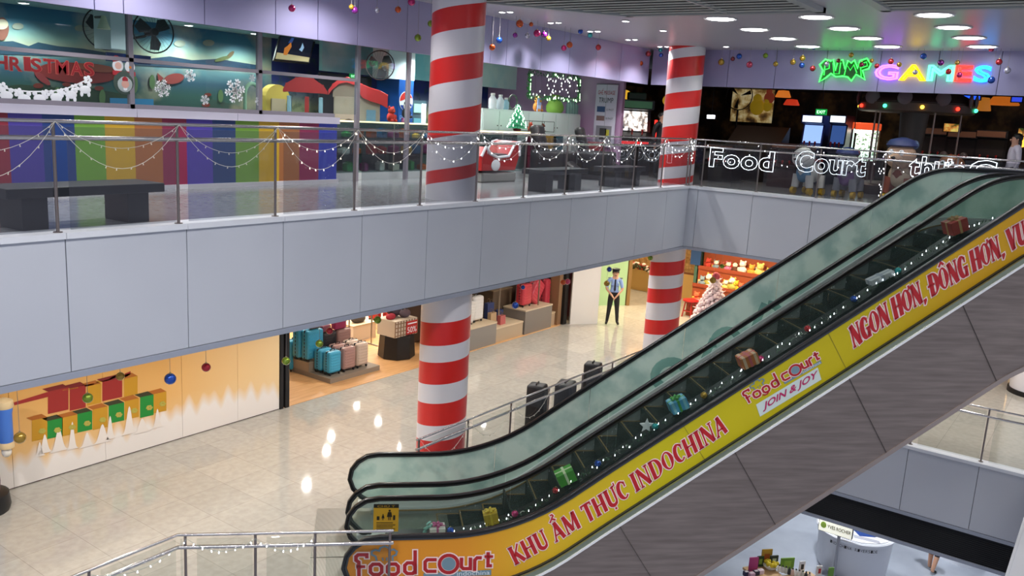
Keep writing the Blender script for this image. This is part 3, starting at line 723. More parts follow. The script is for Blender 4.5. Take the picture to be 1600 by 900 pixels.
# ============================================================ STRIPED COLUMNS
def satin(name, c):
    t = NT(name, .30, spec=.5); mp = t.new('Mapping'); mp.inputs['Scale'].default_value = (1.2, 1.2, 26); t.link(t.geo.outputs['Position'], mp.inputs[0])
    nz = t.noise(2.2, 3, mp.outputs[0]); bp = t.new('Bump'); bp.inputs['Strength'].default_value = .10; bp.inputs['Distance'].default_value = .02
    t.link(nz, bp.inputs['Height']); t.link(bp.outputs[0], t.b.inputs['Normal']); t.b.inputs['Base Color'].default_value = rgb(c); t.b.inputs['Sheen Weight'].default_value = .15
    return t.m
SAT_R, SAT_W = satin('red_satin_ribbon', '#d8201c'), satin('white_satin_ribbon', '#dedadf')
def column(label, cx, cy, r, z0, z1, px_edges, rise, red_first):
    """px_edges: photo heights of the band edges down the left silhouette"""
    c = Vector((cx, cy, 0)); d = Vector((cx, cy, 0)).normalized(); left = Vector((-d.y, d.x, 0))
    zs = []
    for (u, v) in px_edges:
        q = ray(u, v); tt = (c-EYE).dot(d)/q.dot(d); zs.append((EYE+q*tt).z)
    bounds = [z1+3]+zs+[z0-3]
    t = thing('striped_column', label, 'column', (cx, cy, z0))
    N = 40; red = red_first; par = []
    mbr, mbw = MB(), MB()
    for i in range(len(bounds)-1):
        mb = mbr if red else mbw
        hi, lo = bounds[i], bounds[i+1]
        P = lambda th, z: c+r*(math.cos(th)*left-math.sin(th)*d)+Vector((0, 0, z))
        for k in range(N):
            a, b = -PI/2+2*PI*k/N, -PI/2+2*PI*(k+1)/N
            cl = lambda z: min(max(z, z0), z1)
            ha, hb, la, lb = cl(hi+rise*a/PI), cl(hi+rise*b/PI), cl(lo+rise*a/PI), cl(lo+rise*b/PI)
            if ha-la < 1e-4 and hb-lb < 1e-4: continue
            rr = [P(a, la), P(b, lb), P(b, hb), P(a, ha)]
            if ha-la < 1e-4: rr = rr[:3]
            elif hb-lb < 1e-4: rr = [rr[0], rr[1], rr[3]]
            mb.add(rr, [tuple(range(len(rr)))])
        red = not red
    for mb, nm, m in ((mbr, 'red_ribbon', SAT_R), (mbw, 'white_ribbon', SAT_W)):
        bmesh.ops.remove_doubles(mb.bm, verts=mb.bm.verts[:], dist=1e-4)
        mb.build(nm, m, t, 60, world=True)
    mb = MB(); mb.cyl((cx, cy, z0), (cx, cy, z1), r-.012, seg=32); mb.build('core', WHITE, t, 40, world=True)
    return t
C1, C2 = (10.88, 9.06), (19.62, 9.18)
column('upper part of the nearest red and white striped column, standing behind the balcony railing', *C1, .425, ZU, ZU+3.24,
       [(678, 24), (677, 60), (676, 100), (675, 139), (673, 181), (672, 221), (670, 270), (670, 290)], .26, False)
column('lower part of the nearest red and white striped column, rising from the tiled floor', *C1, .425, 0, 3.27,
       [(663, 501), (661, 536), (659, 561.5), (658, 595), (656, 624), (655, 658), (653, 681)], .17, False)
column('upper part of the striped column at the far corner of the balcony', *C2, .43, ZU, ZU+3.24,
       [(1056, 68), (1055, 82), (1054, 97), (1052, 127), (1051, 150), (1049, 175), (1046, 201), (1044, 226), (1041, 244), (1039, 264), (1037, 282), (1036, 292)], .20, False)
column('lower part of the striped column beside the toy shop', *C2, .43, 0, 3.27,
       [(1022, 409), (1020, 430), (1018, 450), (1017, 472), (1015, 498), (1013, 520), (1012, 546), (1011, 570)], .17, False)
mb = MB(); mb.cyl((24.75, 1.15, 0), (24.75, 1.15, 3.27), .62, seg=32); p = mb.build('round_column', M('#e4e0e4', .4), None, 40)
tag(p, 'plain white round column on the tiles beyond the truss, cut by the right frame edge', 'column')
mb = MB(); mb.cyl((24.75, 1.15, 0), (24.75, 1.15, .12), .66, seg=32); q = mb.build('base_ring', BLACK, p, 40, world=True)

# ============================================================ GLASS RAILINGS
def railing(label, pts, z, posts, glass=GLASS_RAIL, pr=.017, top=1.1, low=.94, end_gap=.05):
    """pts: plan corners of the run; posts: plan points"""
    P = [Vector((*p, z)) for p in pts]
    t = thing('glass_railing', label, 'railing', P[0])
    for nm, h, r in (('handrail', top, .018), ('lower_rail', low, .024)):
        mb = MB()
        for a, b in zip(P, P[1:]): mb.cyl(a+ZV*h, b+ZV*h, r, seg=12); mb.sph(b+ZV*h, r, seg=12, rings=8)
        mb.build(nm, STEEL, t, 40, world=True)
    for q in posts:
        mb = MB(); q = Vector((*q, z)); mb.cyl(q, q+ZV*(top-.02), pr, seg=12); mb.cyl(q, q+ZV*.02, .045, seg=12); mb.cyl(q+ZV*(top-.02), q+ZV*(top+.0), .012, seg=8)
        mb.build('post', STEEL_DULL, t, 40, world=True)
    for a, b in zip(P, P[1:]):
        on = sorted([(Vector((*q, z))-a).dot((b-a).normalized()) for q in posts if abs((Vector((*q, z))-a).cross((b-a).normalized()).length) < .06 and -.01 <= (Vector((*q, z))-a).dot((b-a).normalized()) <= (b-a).length+.01])
        cuts = [0]+[o for o in on if .05 < o < (b-a).length-.05]+[(b-a).length]; d = (b-a).normalized(); n = Vector((-d.y, d.x, 0))
        for c0, c1 in zip(cuts, cuts[1:]):
            mb = MB(); mb.obox(a+d*(c0+.13 if c1-c0 > .6 else c0+.03)+ZV*.03-n*.006, (d*((c1-c0)-(.16 if c1-c0 > .6 else .06)), n*.012, ZV*(low-.10 if top < 1.09 else low+.08))); mb.build('glass_panel', glass, t, world=True)
    return t
PX = [4.22+1.335*k for k in range(-4, 12)]
railing('long glass and steel railing of the left balcony in front of the striped wall', [(PX[0], 8.56), (19.1, 8.56)], ZU, [(x, 8.56) for x in PX]+[(19.07, 8.56)])
PY = [8.26, 6.92, 5.58, 4.24, 2.9, 1.56, .22]
railing('glass railing of the right balcony in front of the game arcade', [(19.1, 8.5), (19.1, -.8)], ZU, [(19.1, y) for y in PY])
MX = [9.56+1.23*k for k in range(8)]
railing('glass railing on the middle floor behind the escalators', [(9.5, 8.40), (18.3, 8.40)], 0, [(x, 8.40) for x in MX], GLASS_CLEAR)
railing('angled glass railing with twin chrome rails in the left foreground', [(2.2, 8.41), (5.36, 8.41), (7.12, 6.63)], 0, [(5.42, 8.35), (5.98, 7.78), (6.47, 7.285), (7.10, 6.65), (4.3, 8.41), (3.1, 8.41)], GLASS_CLEAR)
railing('glass railing on the far middle floor at the right edge', [(18.42, 8.2), (18.42, -3)], 0, [(18.42, y) for y in (6.74, 5.45, 4.17, 2.85, 1.56, .27, -1)], GLASS_CLEAR)

# ============================================================ FAIRY LIGHTS
def bulb_mesh(nm, m, s=1.):
    mb = MB(); mb.cyl((0, 0, 0), (0, 0, -.016*s), .006*s, seg=6); mb.sph((0, 0, -.03*s), .011*s, (1, 1, 1.4), seg=8, rings=6)
    o = mb.build(nm, m, thing('x', None, None)); me = o.data; e = o.parent; bpy.data.objects.remove(o); bpy.data.objects.remove(e); return me
BULB_OFF, BULB_ON, BULB_DIM = bulb_mesh('bulb', M('#e8e2d2', .4), .6), bulb_mesh('bulb', LED, .62), bulb_mesh('bulb', LED_WARM, .6)
def swag(label, a, b, d, n, me, group=None, r=.003, cable=WIRE):
    a, b = Vector(a), Vector(b); t = thing('fairy_light_swag', label, 'string lights', a, group=group)
    pts = [p-a for p in sag(a, b, d, 16)]; mb = MB(); mb.tube(pts, r, 5); mb.build('cable', cable, t)
    for i in range(n):
        f = (i+.6+random.uniform(-.2, .2))/n*16; k = min(int(f), 15); q = pts[k].lerp(pts[k+1], f-k)
        o = bpy.data.objects.new('bulb', me); COL.objects.link(o); o.parent = t; o.location = q
        o.rotation_euler = (random.uniform(-.5, .5), random.uniform(-.5, .5), 0)
    return t
yl = 8.51; bay = 0
for k, (a, b) in enumerate(zip(PX[2:], PX[3:]+[19.05])):
    for nm, d in (('shallow', .28), ('deep', .50)):
        me = BULB_OFF if k < 4 else (BULB_DIM if k < 6 else BULB_ON)
        swag('%s fairy light swag on the left balcony railing, %s bay from the left' % (nm, ORD[k]), (a, yl, ZU+1.1), (b, yl, ZU+1.1), d*random.uniform(.9, 1.1)*(1 if k < 6 else .9), 10 if k < 5 else 7, me)
for k, (a, b) in enumerate(zip(PY, PY[1:])):
    swag('fairy light swag on the arcade railing, %s bay from the corner' % ORD[k], (19.05, a, ZU+1.1), (19.05, b, ZU+1.1), .45, 9, BULB_ON, cable=M('#2a2a2c', .6))
t = thing('fairy_light_strand', 'lit fairy light strand hanging down the arcade railing in front of the bear ride', 'string lights', (19.04, 4.28, ZU+1.08))
mb = MB(); pts = [Vector((.0, random.uniform(-.03, .03), -z*.1)) for z in range(11)]; mb.tube(pts, .004, 5); mb.build('cable', M('#2a2a2c', .6), t)
for i in range(16):
    o = bpy.data.objects.new('bulb', BULB_ON); COL.objects.link(o); o.parent = t; o.location = (-.02, random.uniform(-.06, .06), -random.uniform(0, 1.0))
for k, (a, b) in enumerate(zip(MX, MX[1:4])):
    swag('fairy light swag on the railing behind the escalators, %s bay from the left' % ORD[k], (a, 8.36, 1.08), (b, 8.36, 1.08), .4, 8, BULB_OFF)
FR = [(4.3, 8.37), (5.42, 8.31), (5.95, 7.74), (6.44, 7.25)]
for k, (a, b) in enumerate(zip(FR, FR[1:])):
    swag('lit fairy light swag on the foreground railing, %s span from the left' % ORD[k], (*a, 1.06), (*b, 1.06), .16, 8, BULB_ON, cable=M('#9aa59a', .5))

# ============================================================ CEILING LIGHTS
def downlight(label, x, y, z, r, energy, pair=False, color=(1, .97, .95), group=None, size=150):
    t = thing('ceiling_downlight', label, 'ceiling light', (x, y, z), group=group)
    for dy in ((-.09, .09) if pair else (0,)):
        mb = MB(); mb.lathe((0, dy, 0), [(r*1.0, -.004), (r*1.14, -.016), (r*1.22, -.006), (r*1.22, 0)], 20); mb.build('trim_ring', WHITE, t, 40)
        mb = MB(); mb.lathe((0, dy, 0), [(r*.98, -.002), (r*.9, -.014), (.01, -.022)], 20); mb.build('lens', LENS, t, 40)
    spot(t, (0, 0, -.06), energy, color, size=size, radius=r)
    return t
GX = [14.45, 16.05, 17.66, 19.27]
for j, y in enumerate((6.2, 4.57, 2.82)):
    for i, x in enumerate(GX): downlight('wide round ceiling light, %s row from left, %s from front' % (ORD[j], ORD[i]), x, y, ZU+3.235, .24, LIGHT['upper'], size=112)
for i, x in enumerate((12.95, 14.55, 16.06, 17.72, 19.33)): downlight('twin spot ceiling light along the left fascia, %s from the front' % ORD[i], x, 9.68, ZU+3.235, .055, LIGHT['twin'], True, size=132)
for i, x in enumerate((12.91, 14.51, 16.07, 19.31)): downlight('small single ceiling spot beside the air grille line, %s from the front' % ORD[i], x, 8.08, ZU+3.235, .06, LIGHT['upper'], size=100)
for i, (x, y) in enumerate(((3, 9.6), (6, 9.6), (9, 9.6))): downlight('twin spot over the left balcony above the frame, %s from the left' % ORD[i], x, y, ZU+3.235, .055, LIGHT['twin'], True, size=152)
for i, (x, y, e) in enumerate(((1, 5.5, 560), (4, 5.5, 560), (7.2, 5.2, 380), (10.2, 5, 150), (9.5, 1.5, 300), (5, 1.5, 520), (13, -1.5, 120), (12, -4, 300), (8, -2, 520), (5, -2, 520), (2, -2, 560))): downlight('added wide fill light over the void, out of view, %s' % ORD[i], x, y, ZU+3.235, .24, e, size=128)  # unseen lamps added to brighten the fascias and the escalator side
downlight('added narrow fill light over the void, out of view', 14.5, -1.2, ZU+3.235, .2, 1900, size=88)  # added to lift the middle storey fascia at far right
# fill lights added behind the left fascia for the striped wall and cabinets
for i, x in enumerate((3.6, 6., 8.4, 10.8, 13.2, 15.6, 18)): downlight('added fill light hidden behind the left fascia, %s from the left' % ORD[i], x, 11.1, ZU+2.745, .07, LIGHT['eaves_fill'])
for i, x in enumerate((5, 8, 10.6, 11.9, 13.4)): downlight('added play zone fill light just inside the window, %s from the left' % ORD[i], x, 12.45, ZU+2.745, .07, LIGHT['kids']*.7)  # unseen row added to light the white pillar and the playhouses
# kids' zone ceiling
for i, (u, v) in enumerate(((24, 17), (37, 4), (114, 25), (265, 47), (295, 39), (334, 52), (398, 52))):
    p = atz(u, v, ZU+2.745); downlight('small ceiling light over the play zone, %s from the left' % ORD[i], p.x, p.y, ZU+2.745, .075, LIGHT['kids'])
for i, x in enumerate((12.5, 15, 17.5)): downlight('ceiling light over the play zone counters, %s from the left' % ORD[i], x, 13.2, ZU+2.745, .075, LIGHT['kids']*1.8)
# soffit lights over the middle floor
k = 0
for x in (3.6, 6.2, 8.8, 11.4, 14, 16.6, 19.2, 21.3):  # rightmost lamp added to brighten the white partition
    for y in (10.9,):
        downlight('soffit light over the tiled concourse hidden by the balcony, %s from the left' % ORD[k], x, y, 3.265, .07, LIGHT['soffit']); k += 1
k = 0
for i, (x, y) in enumerate(((13.47, 15.5), (15.3, 16.8), (16.1, 17.5), (18.45, 18.9), (17.9, 17.4), (19.4, 17.3), (18.3, 16.6), (17.75, 16.1), (16.9, 15.5), (20, 15), (14.2, 18.5), (12.2, 17.5), (20.5, 18.5))):
    downlight('luggage shop ceiling light hidden above the shop front, %s' % ORD[i], x, y, 3.265, .085, LIGHT['shop'], color=(1, .95, .86))
for i, (x, y) in enumerate(((24.5, 14), (24.5, 11), (25.2, 9.6), (25, 7.6), (28, 14), (30, 11))):
    downlight('toy shop ceiling light hidden above the shop front, %s' % ORD[i], x, y, 3.265, .085, LIGHT['toy']*(1.8 if i < 2 else 1.2), color=(1, .82, .56))
for i, (u, v) in enumerate(((1450, 671), (1555, 668), (1557, 629), (1541, 691), (1535, 615))):
    p = atz(u, v, -3.265); downlight('white soffit light over the far right tiles, hidden by the balcony, %s' % ORD[i], p.x, p.y, 3.265, .085, 150)
for i, (x, y) in enumerate(((20.4, 2.2), (22, .6), (20.4, -1.4), (21.2, 4.6), (23.5, 2.6))): downlight('added white fill light just behind the far right balcony edge, %s' % ORD[i], x, y, 3.265, .08, 130)  # unseen lamps added where the far right tiles came out too dim
for i, (x, y) in enumerate(((22.5, 9), (23, 5), (25.5, 7), (26.5, 3))):
    downlight('dim arcade ceiling light, %s' % ORD[i], x, y, ZU+2.715, .06, LIGHT['arcade'], color=(1, .8, .6))
for i, (x, y) in enumerate(((20.5, 5), (22.5, 2.5), (24, 6), (26, 1))):
    downlight('ground floor ceiling light under the middle storey, %s' % ORD[i], x, y, -1.6, .09, LIGHT['ground'], color=(.93, .97, 1))

# ============================================================ BAUBLES
BC = {'magenta': '#c0246e', 'gold': '#b08a2c', 'purple': '#7a2384', 'silver': '#b9b8c6', 'orange': '#c4531e', 'green': '#7f9a24', 'blue': '#1f4fb0', 'red': '#b32430', 'maroon': '#7a2030', 'teal': '#2a9a9c', 'pink': '#d0486a'}
def bauble(label, P, r, col, ztop, cat='bauble'):
    t = thing('christmas_bauble', label, cat, P)
    mb = MB(); mb.sph((0, 0, 0), r, seg=20, rings=14); mb.build('ball', M(BC[col], .22, .55, coat=.6), t, 60)
    mb = MB(); mb.cyl((0, 0, r*.95), (0, 0, r*1.18), r*.2, r*.17, seg=10); mb.build('cap', M('#b8a878', .3, 1.), t, 40)
    if ztop: 
        mb = MB(); mb.cyl((0, 0, r*1.15), (0, 0, ztop-P.z), .0025, seg=5); mb.build('thread', M('#8f8c88', .6), t)
    return t
def bauble_row(where, plane, items, ztop):
    cnt = {}
    for u, v, col, rp in sorted(items):
        cnt[col] = cnt.get(col, 0)+1
        P = at(u, v, *plane); r = rp*(P-EYE).dot(FW)/FPX
        bauble('%s %s bauble from the left %s' % (ORD[cnt[col]-1], col, where), P, r, col, ztop)
bauble_row('hanging before the left upper fascia', ('y', 9.9), [(456, 13, 'magenta', 5.5), (549, 11, 'gold', 4), (554, 16, 'purple', 5.5), (589, 16, 'silver', 4), (622, 15, 'orange', 5), (643, 3, 'magenta', 6), (673, 37, 'green', 5), (653, 59, 'green', 5.5),
    (769, 74, 'orange', 5), (780, 63, 'blue', 5), (812, 37, 'orange', 6), (830, 38, 'orange', 3.5), (805, 55, 'purple', 4), (824, 56, 'silver', 4), (839, 52, 'magenta', 5.5), (850, 54, 'purple', 5), (857, 60, 'gold', 4), (890, 70, 'orange', 5), (881, 75, 'magenta', 4.5),
    (901, 30, 'blue', 4.5), (907, 49, 'blue', 4), (922, 55, 'teal', 4), (935, 74, 'red', 4.5)], ZU+3.24)
bauble_row('hanging before the right upper fascia', ('x', 19.75), [(980, 59, 'red', 3), (968, 75, 'green', 4.5), (978, 75, 'blue', 3.5), (974, 87, 'green', 4), (983, 86, 'silver', 3), (998, 86, 'silver', 3), (1013, 84, 'red', 4.5), (1001, 99, 'orange', 4), (965, 91, 'pink', 4.5), (955, 88, 'maroon', 3.5),
    (1028, 72, 'orange', 3.5), (1032, 78, 'teal', 3.5), (1033, 86, 'blue', 3.5), (1050, 83, 'maroon', 4), (1127, 97, 'gold', 5), (1145, 92, 'maroon', 3.5), (1155, 88, 'blue', 4.5), (1171, 101, 'pink', 5), (1196, 87, 'green', 4), (1212, 100, 'gold', 4), (1239, 97, 'gold', 4.5), (1254, 91, 'gold', 4.5),
    (1253, 102, 'blue', 4.5), (1272, 74, 'blue', 3.5), (1270, 107, 'red', 4.5), (1330, 86, 'gold', 4), (1292, 100, 'silver', 4), (1310, 95, 'maroon', 3.5), (1362, 95, 'gold', 3.5), (1346, 101, 'maroon', 4), (1392, 96, 'red', 4.5), (1370, 103, 'red', 4), (1405, 101, 'gold', 4), (1443, 88, 'blue', 5), (1430, 113, 'silver', 4),
    (1470, 98, 'purple', 5), (1496, 98, 'gold', 4), (1482, 112, 'red', 4.5), (1499, 117, 'magenta', 4.5), (1549, 77, 'pink', 4), (1561, 97, 'red', 5), (1574, 110, 'silver', 5), (1549, 125, 'blue', 5.5)], ZU+3.24)
bauble_row('hanging under the left balcony edge', ('y', 8.72), [(31, 684, 'gold', 9), (137, 622, 'green', 8), (188, 588, 'gold', 6.5), (266, 592, 'blue', 9), (322, 574, 'red', 7), (447, 564, 'green', 6.5), (499, 537, 'green', 6), (515, 517, 'red', 5.5), (590, 500, 'green', 6), (805, 477, 'blue', 5.5), (817, 449, 'blue', 3.5), (880, 441, 'orange', 4.5), (887, 440, 'pink', 4.5), (948, 443, 'gold', 4.5), (952, 421, 'blue', 4), (1016, 403, 'green', 4)], 3.27)
bauble_row('hanging under the right balcony edge by the toy shop', ('x', 19.3), [(1128, 416, 'green', 3.5), (1114, 438, 'gold', 5)], 3.27)

# ============================================================ NEON LETTERING
def letters(parent, body, O, U, V, colors, tube=.011, emit=6., name='neon_letter', solid=None, lift=0., fat=0.):
    O, U, V = Vector(O), Vector(U), Vector(V); N = U.cross(V).normalized(); L = []; x = 0
    for ch in body:
        if ch == ' ': x += .3; continue
        vs, fs = glyphs(ch, 0 if solid else .001)
        a, b = min(v.x for v in vs), max(v.x for v in vs); L.append((ch, x-a)); x += b-a+.10
    tot = x-.10; cap = .70; k = V.length/cap
    for i, (ch, dx) in enumerate(L):
        vs, fs = glyphs(ch, 0 if solid else tube/k, fat)
        mb = MB(); mb.add([O+U*((v.x+dx)/tot)+V*(v.y/cap)+N*(v.z*k+lift) for v in vs], fs)
        if solid: mb.build(name, solid, parent, world=True, normals=False)
        else: mb.build(name, M(colors[i % len(colors)], .4, emit=emit), parent, 60, world=True)
# FOOD COURT neon on the arcade railing
def neon_word(body, label, o, u, v, emit=2.2):
    X = 19.0; O = atx(*o, X); U = atx(*u, X)-O; V = atx(*v, X)-O; V = Vector((0, 0, V.z)); U = Vector((0, U.y, 0))
    t = thing('neon_sign', label, 'neon sign', O); letters(t, body, O, U, V, ['#dfe9f2'], .006, emit, fat=.03); return t
neon_word('Food', 'white outline neon reading Food on the arcade railing', (1109, 259), (1206, 267), (1112, 231))
neon_word('Court', 'white outline neon reading Court on the arcade railing', (1243, 266), (1350, 274), (1246, 236), 1.1)
neon_word('thực', 'white outline neon reading thực, partly hidden by the escalator', (1420, 275), (1502, 281), (1422, 244))
neon_word('C', 'white outline neon arch letter rising over the escalator handrail', (1514, 279), (1552, 281), (1516, 250))
# arcade sign
XS = 20.22
t = thing('neon_sign', 'multicoloured neon reading GAMES on the right upper fascia', 'neon sign', atx(1368, 124, XS))
O = atx(1367, 123.5, XS); U = Vector((0, (atx(1546, 124, XS)-O).y, 0)); V = Vector((0, 0, (atx(1369, 101, XS)-O).z))
letters(t, 'GAMES', O, U, V, ['#c060ff', '#ffd400', '#50ffb0', '#ff2a20', '#20a0ff'], .015, 3.6)
g = [(325, 405), (360, 372), (395, 382), (410, 374), (424, 440), (440, 376), (470, 376), (482, 432), (502, 380), (522, 394), (542, 376), (562, 428), (576, 380), (620, 366), (644, 400), (630, 430), (592, 440), (608, 498), (552, 465), (522, 506), (500, 482), (470, 476), (425, 480), (395, 460), (365, 485), (322, 512), (345, 440)]
P = [atx(1200+x/4, y/4, XS) for x, y in g]
t = thing('neon_sign', 'green graffiti style neon reading PUMP on the right upper fascia', 'neon sign', P[0])
mb = MB(); mb.prism(P, (.03, 0, 0)); mb.build('backing', M('#0d4a1c', .5), t, world=True)
mb = MB(); mb.tube([p-Vector((.02, 0, 0)) for p in P], .017, 6, closed=True); mb.build('neon_tube', M('#35ff4a', .4, emit=4.5), t, 60, world=True)
for pts in ([(352, 470), (358, 400), (385, 398), (384, 428), (358, 436)], [(408, 392), (414, 462), (446, 462), (456, 392)], [(478, 470), (494, 405), (516, 440), (538, 405), (556, 455)], [(584, 480), (578, 400), (618, 388), (622, 412), (584, 424)]):
    mb = MB(); mb.tube([atx(1200+x/4, y/4, XS)-Vector((.02, 0, 0)) for x, y in pts], .012, 6); mb.build('neon_tube', M('#2fd048', .4, emit=2.2), t, 60, world=True)

# ============================================================ BENCHES ON THE BALCONY
def bench(label, x, y, rz, L, D, H=.43):
    t = thing('bench', label, 'bench', (x, y, ZU), rz)
    m = M('#22252a', .4, name='dark_bench_laminate')
    mb = MB(); mb.box((0, 0, H-.05), (L, D, .10), r=.008); mb.build('seat', m, t)
    for sx in (-1, 1):
        mb = MB(); mb.box((sx*(L/2-.30), 0, (H-.1)/2), (.26, D*.8, H-.1), r=.006); mb.build('leg', m, t)
    return t
a, b = atz(15, 292, ZU+.43), atz(246, 293, ZU+.43)
bench('black slab bench on the left balcony in front of the rainbow striped wall', 4.72, 9.12, .06, 1.75, .55)
bench('black slab bench on the balcony just right of the nearest striped column', 14.3, 9.25, .03, 1.7, .5)
bench('black slab bench on the balcony near the massage banner', 17.0, 9.3, .0, 1.5, .5)

# ============================================================ PLAY ZONE WINDOW DECORATIONS
YG = 12.000
RB = M('#8a161e', .5, name='red_felt')
lt = thing('christmas_banner', 'red felt letters spelling CHRISTMAS stuck on the left shop window', 'banner', aty(0, 110, YG))
OUTL = M('#b8584e', .5)
for i, (ch, u, v, w) in enumerate((('C', -42, 92, 22), ('H', -10, 96, 22), ('R', 16, 99, 18), ('I', 38, 99, 10), ('S', 49, 101, 16), ('T', 69, 102, 17), ('M', 88, 104, 19), ('A', 111, 106, 18), ('S', 132, 107, 15))):
    lo = 24 if ch != 'H' else 24
    O = aty(u, v+11, YG); U = Vector(((aty(u+w, v+11, YG)-O).x, 0, 0)); V = Vector((0, 0, (aty(u, v-10, YG)-O).z))
    mb = MB(); text(mb, ch, O, U, V, offset=.012, lift=.006); mb.build('letter', RB, lt, world=True)
    mb = MB(); text(mb, ch, O-U*.06-V*.04, U*1.12, V*1.08, offset=.035, lift=.002); mb.build('letter_edge', OUTL, lt, world=True)
SNOW = M('#eceef2', .6, name='white_window_sticker')
def flake(label, u, v, rp):
    c = aty(u, v, YG); r = rp*(c-EYE).dot(FW)/FPX; mb = MB()
    F = lambda x, y, l: c+Vector((x*r, -.004-l, y*r))
    for k in range(6):
        a = k*PI/3+.2; e = (math.cos(a), math.sin(a)); n = (-e[1], e[0]); pt = lambda s, q: (e[0]*s+n[0]*q, e[1]*s+n[1]*q)
        ribbon(mb, [(0, 0), pt(1, 0)], .17, F)
        for s, l in ((.42, .26), (.7, .26)):
            ribbon(mb, [pt(s, 0), pt(s+l*.75, l)], .13, F); ribbon(mb, [pt(s, 0), pt(s+l*.75, -l)], .13, F)
    ribbon(mb, [(.25*math.cos(k*PI/3), .25*math.sin(k*PI/3)) for k in range(7)], .12, F)
    tag(mb.build('snowflake_sticker', SNOW), label, 'snowflake')
for a in (('medium white snowflake sticker on the window, lowest of the left pair', 254, 138, 14), ('small white snowflake sticker on the window above a pink fish', 297, 118, 10), ('largest white snowflake sticker on the striped wall window', 367, 142, 19), ('small white snowflake sticker low on the window between two larger ones', 320, 156, 8), ('tiny white snowflake sticker beside the largest one', 394, 122, 6), ('faint white snowflake sticker behind the playhouse window', 404, 158, 7)): flake(*a)
# paper garland with animal and flower cut-outs
g = thing('paper_garland', 'white paper garland of cut-out animals and flowers on the left window', 'garland', aty(0, 135, YG))
ctr = [(-10, 132), (10, 138), (25, 141), (45, 143), (65, 143), (85, 142), (105, 138), (120, 132), (138, 124)]
F = lambda x, y, l: aty(x, y, YG-.006-l)
mb = MB(); ribbon(mb, ctr, 2.2, F); mb.build('string', SNOW, g, world=True)
for i, (u, v) in enumerate(((4, 136), (29, 145), (71, 147), (95, 145), (117, 138), (137, 125))):
    mb = MB(); c = aty(u, v, YG-.006); 
    for k in range(5): mb.sph(c+Vector((.04*math.cos(k*1.257), 0, .04*math.sin(k*1.257))), .026, (1, .15, 1), 8, 6)
    mb.build('flower', SNOW, g, world=True)
for i, (u, v) in enumerate(((10, 149), (38, 154), (62, 154), (88, 152), (111, 148), (133, 140))):
    mb = MB(); c = aty(u, v, YG-.006); mb.sph(c, .075, (1.1, .12, .75), 12, 8)
    for s in (-1, 1): mb.sph(c+Vector((s*.06, 0, .065)), .032, (1, .2, 1), 8, 6); mb.sph(c+Vector((s*.05, 0, -.06)), .03, (.8, .2, 1.3), 8, 6)
    mb.build('animal', SNOW, g, world=True)
# santa and snowman wreath sticker
c = aty(194, 118, YG-.008); t = thing('wreath_sticker', 'window sticker of a santa and snowman over a small wreath by the mullion', 'sticker', c)
def disc(nm, x, z, r, m, sx=1., y=0.):
    mb = MB(); mb.sph((x, y, z), r, (sx, .12, 1), 14, 10); mb.build(nm, m, t)
disc('wreath', 0, -.10, .17, M('#3e4f48', .6)); disc('wreath_window', 0, -.12, .115, M('#aab4b4', .6), y=-.012)
disc('santa_face', 0, -.12, .06, M('#d9a596', .6), y=-.022); disc('santa_beard', 0, -.16, .055, SNOW, y=-.018); disc('santa_hat', 0, -.06, .045, M('#a82430', .6), y=-.022)
disc('small_santa_head', -.09, .13, .085, SNOW); disc('small_santa_face', -.09, .13, .05, M('#e0b0a2', .6), y=-.01); disc('small_santa_hat', -.11, .21, .06, M('#a82430', .6))
disc('snowman_head', .09, .13, .08, SNOW); disc('snowman_nose', .09, .12, .02, M('#d07a30', .6), y=-.012)
mb = MB(); mb.box((.10, 0, .21), (.20, .015, .025)); mb.box((.10, 0, .25), (.12, .015, .09)); mb.build('top_hat', BLACK, t)
mb = MB(); mb.box((0, 0, .03), (.34, .012, .06), rz=0); mb.build('ribbon_bow', M('#b02a34', .6), t)
# mural figures (flat prints on the back wall)
YM = 15.59
mur = thing('mural_print', 'flat underwater mural print with red whale, fish and coral behind the window', 'mural', aty(150, 150, YM))
def mshape(nm, pts, col, d=0.):
    mb = MB(); mb.prism([aty(u, v, YM-d) for u, v in pts], (0, .008, 0)); mb.build(nm, M(col, .7), mur, world=True)
def mell(nm, cu, cv, ru, rv, col, d=0., rot=0.):
    mshape(nm, [(cu+ru*math.cos(k*PI/10)*math.cos(rot)-rv*math.sin(k*PI/10)*math.sin(rot), cv+ru*math.cos(k*PI/10)*math.sin(rot)+rv*math.sin(k*PI/10)*math.cos(rot)) for k in range(20)], col, d)
mshape('hill', [(-20, 66), (20, 64), (45, 72), (60, 66), (90, 72), (130, 76), (165, 82), (165, 90), (-20, 84)], '#24485c')
mshape('hill', [(205, 90), (230, 92), (265, 88), (300, 94), (340, 92), (405, 102), (405, 112), (205, 102)], '#1f4058')
mell('whale', 120, 114, 62, 16, '#8a2a26', .01, .08); mell('whale_back', 150, 106, 34, 6, '#96503a', .02, .12); mell('whale_fin', 66, 122, 16, 5, '#96383a', .02, .7)
mshape('reef', [(-20, 176), (-20, 138), (30, 132), (90, 137), (120, 134), (210, 150), (210, 178)], '#2c4430', .004)
mshape('water_strip', [(172, 153), (240, 155), (240, 172), (172, 170)], '#2f86b8', .012)
for u, v, r in ((60, 134, 10), (104, 132, 8), (155, 138, 9), (325, 148, 7), (322, 164, 8)): mell('coral', u, v, r*.8, r*.4, '#7a2f20', .014)
mell('pink_fish', 272, 123, 16, 8, '#94403a', .014, -.2); mshape('fish_tail', [(256, 122), (246, 114), (248, 130)], '#94403a', .014)
for u, v, r in ((210, 132, 14), (238, 128, 11), (90, 148, 12), (160, 152, 12), (345, 150, 10)): mell('seaweed', u, v, r*.4, r, '#5a7a4c', .016)
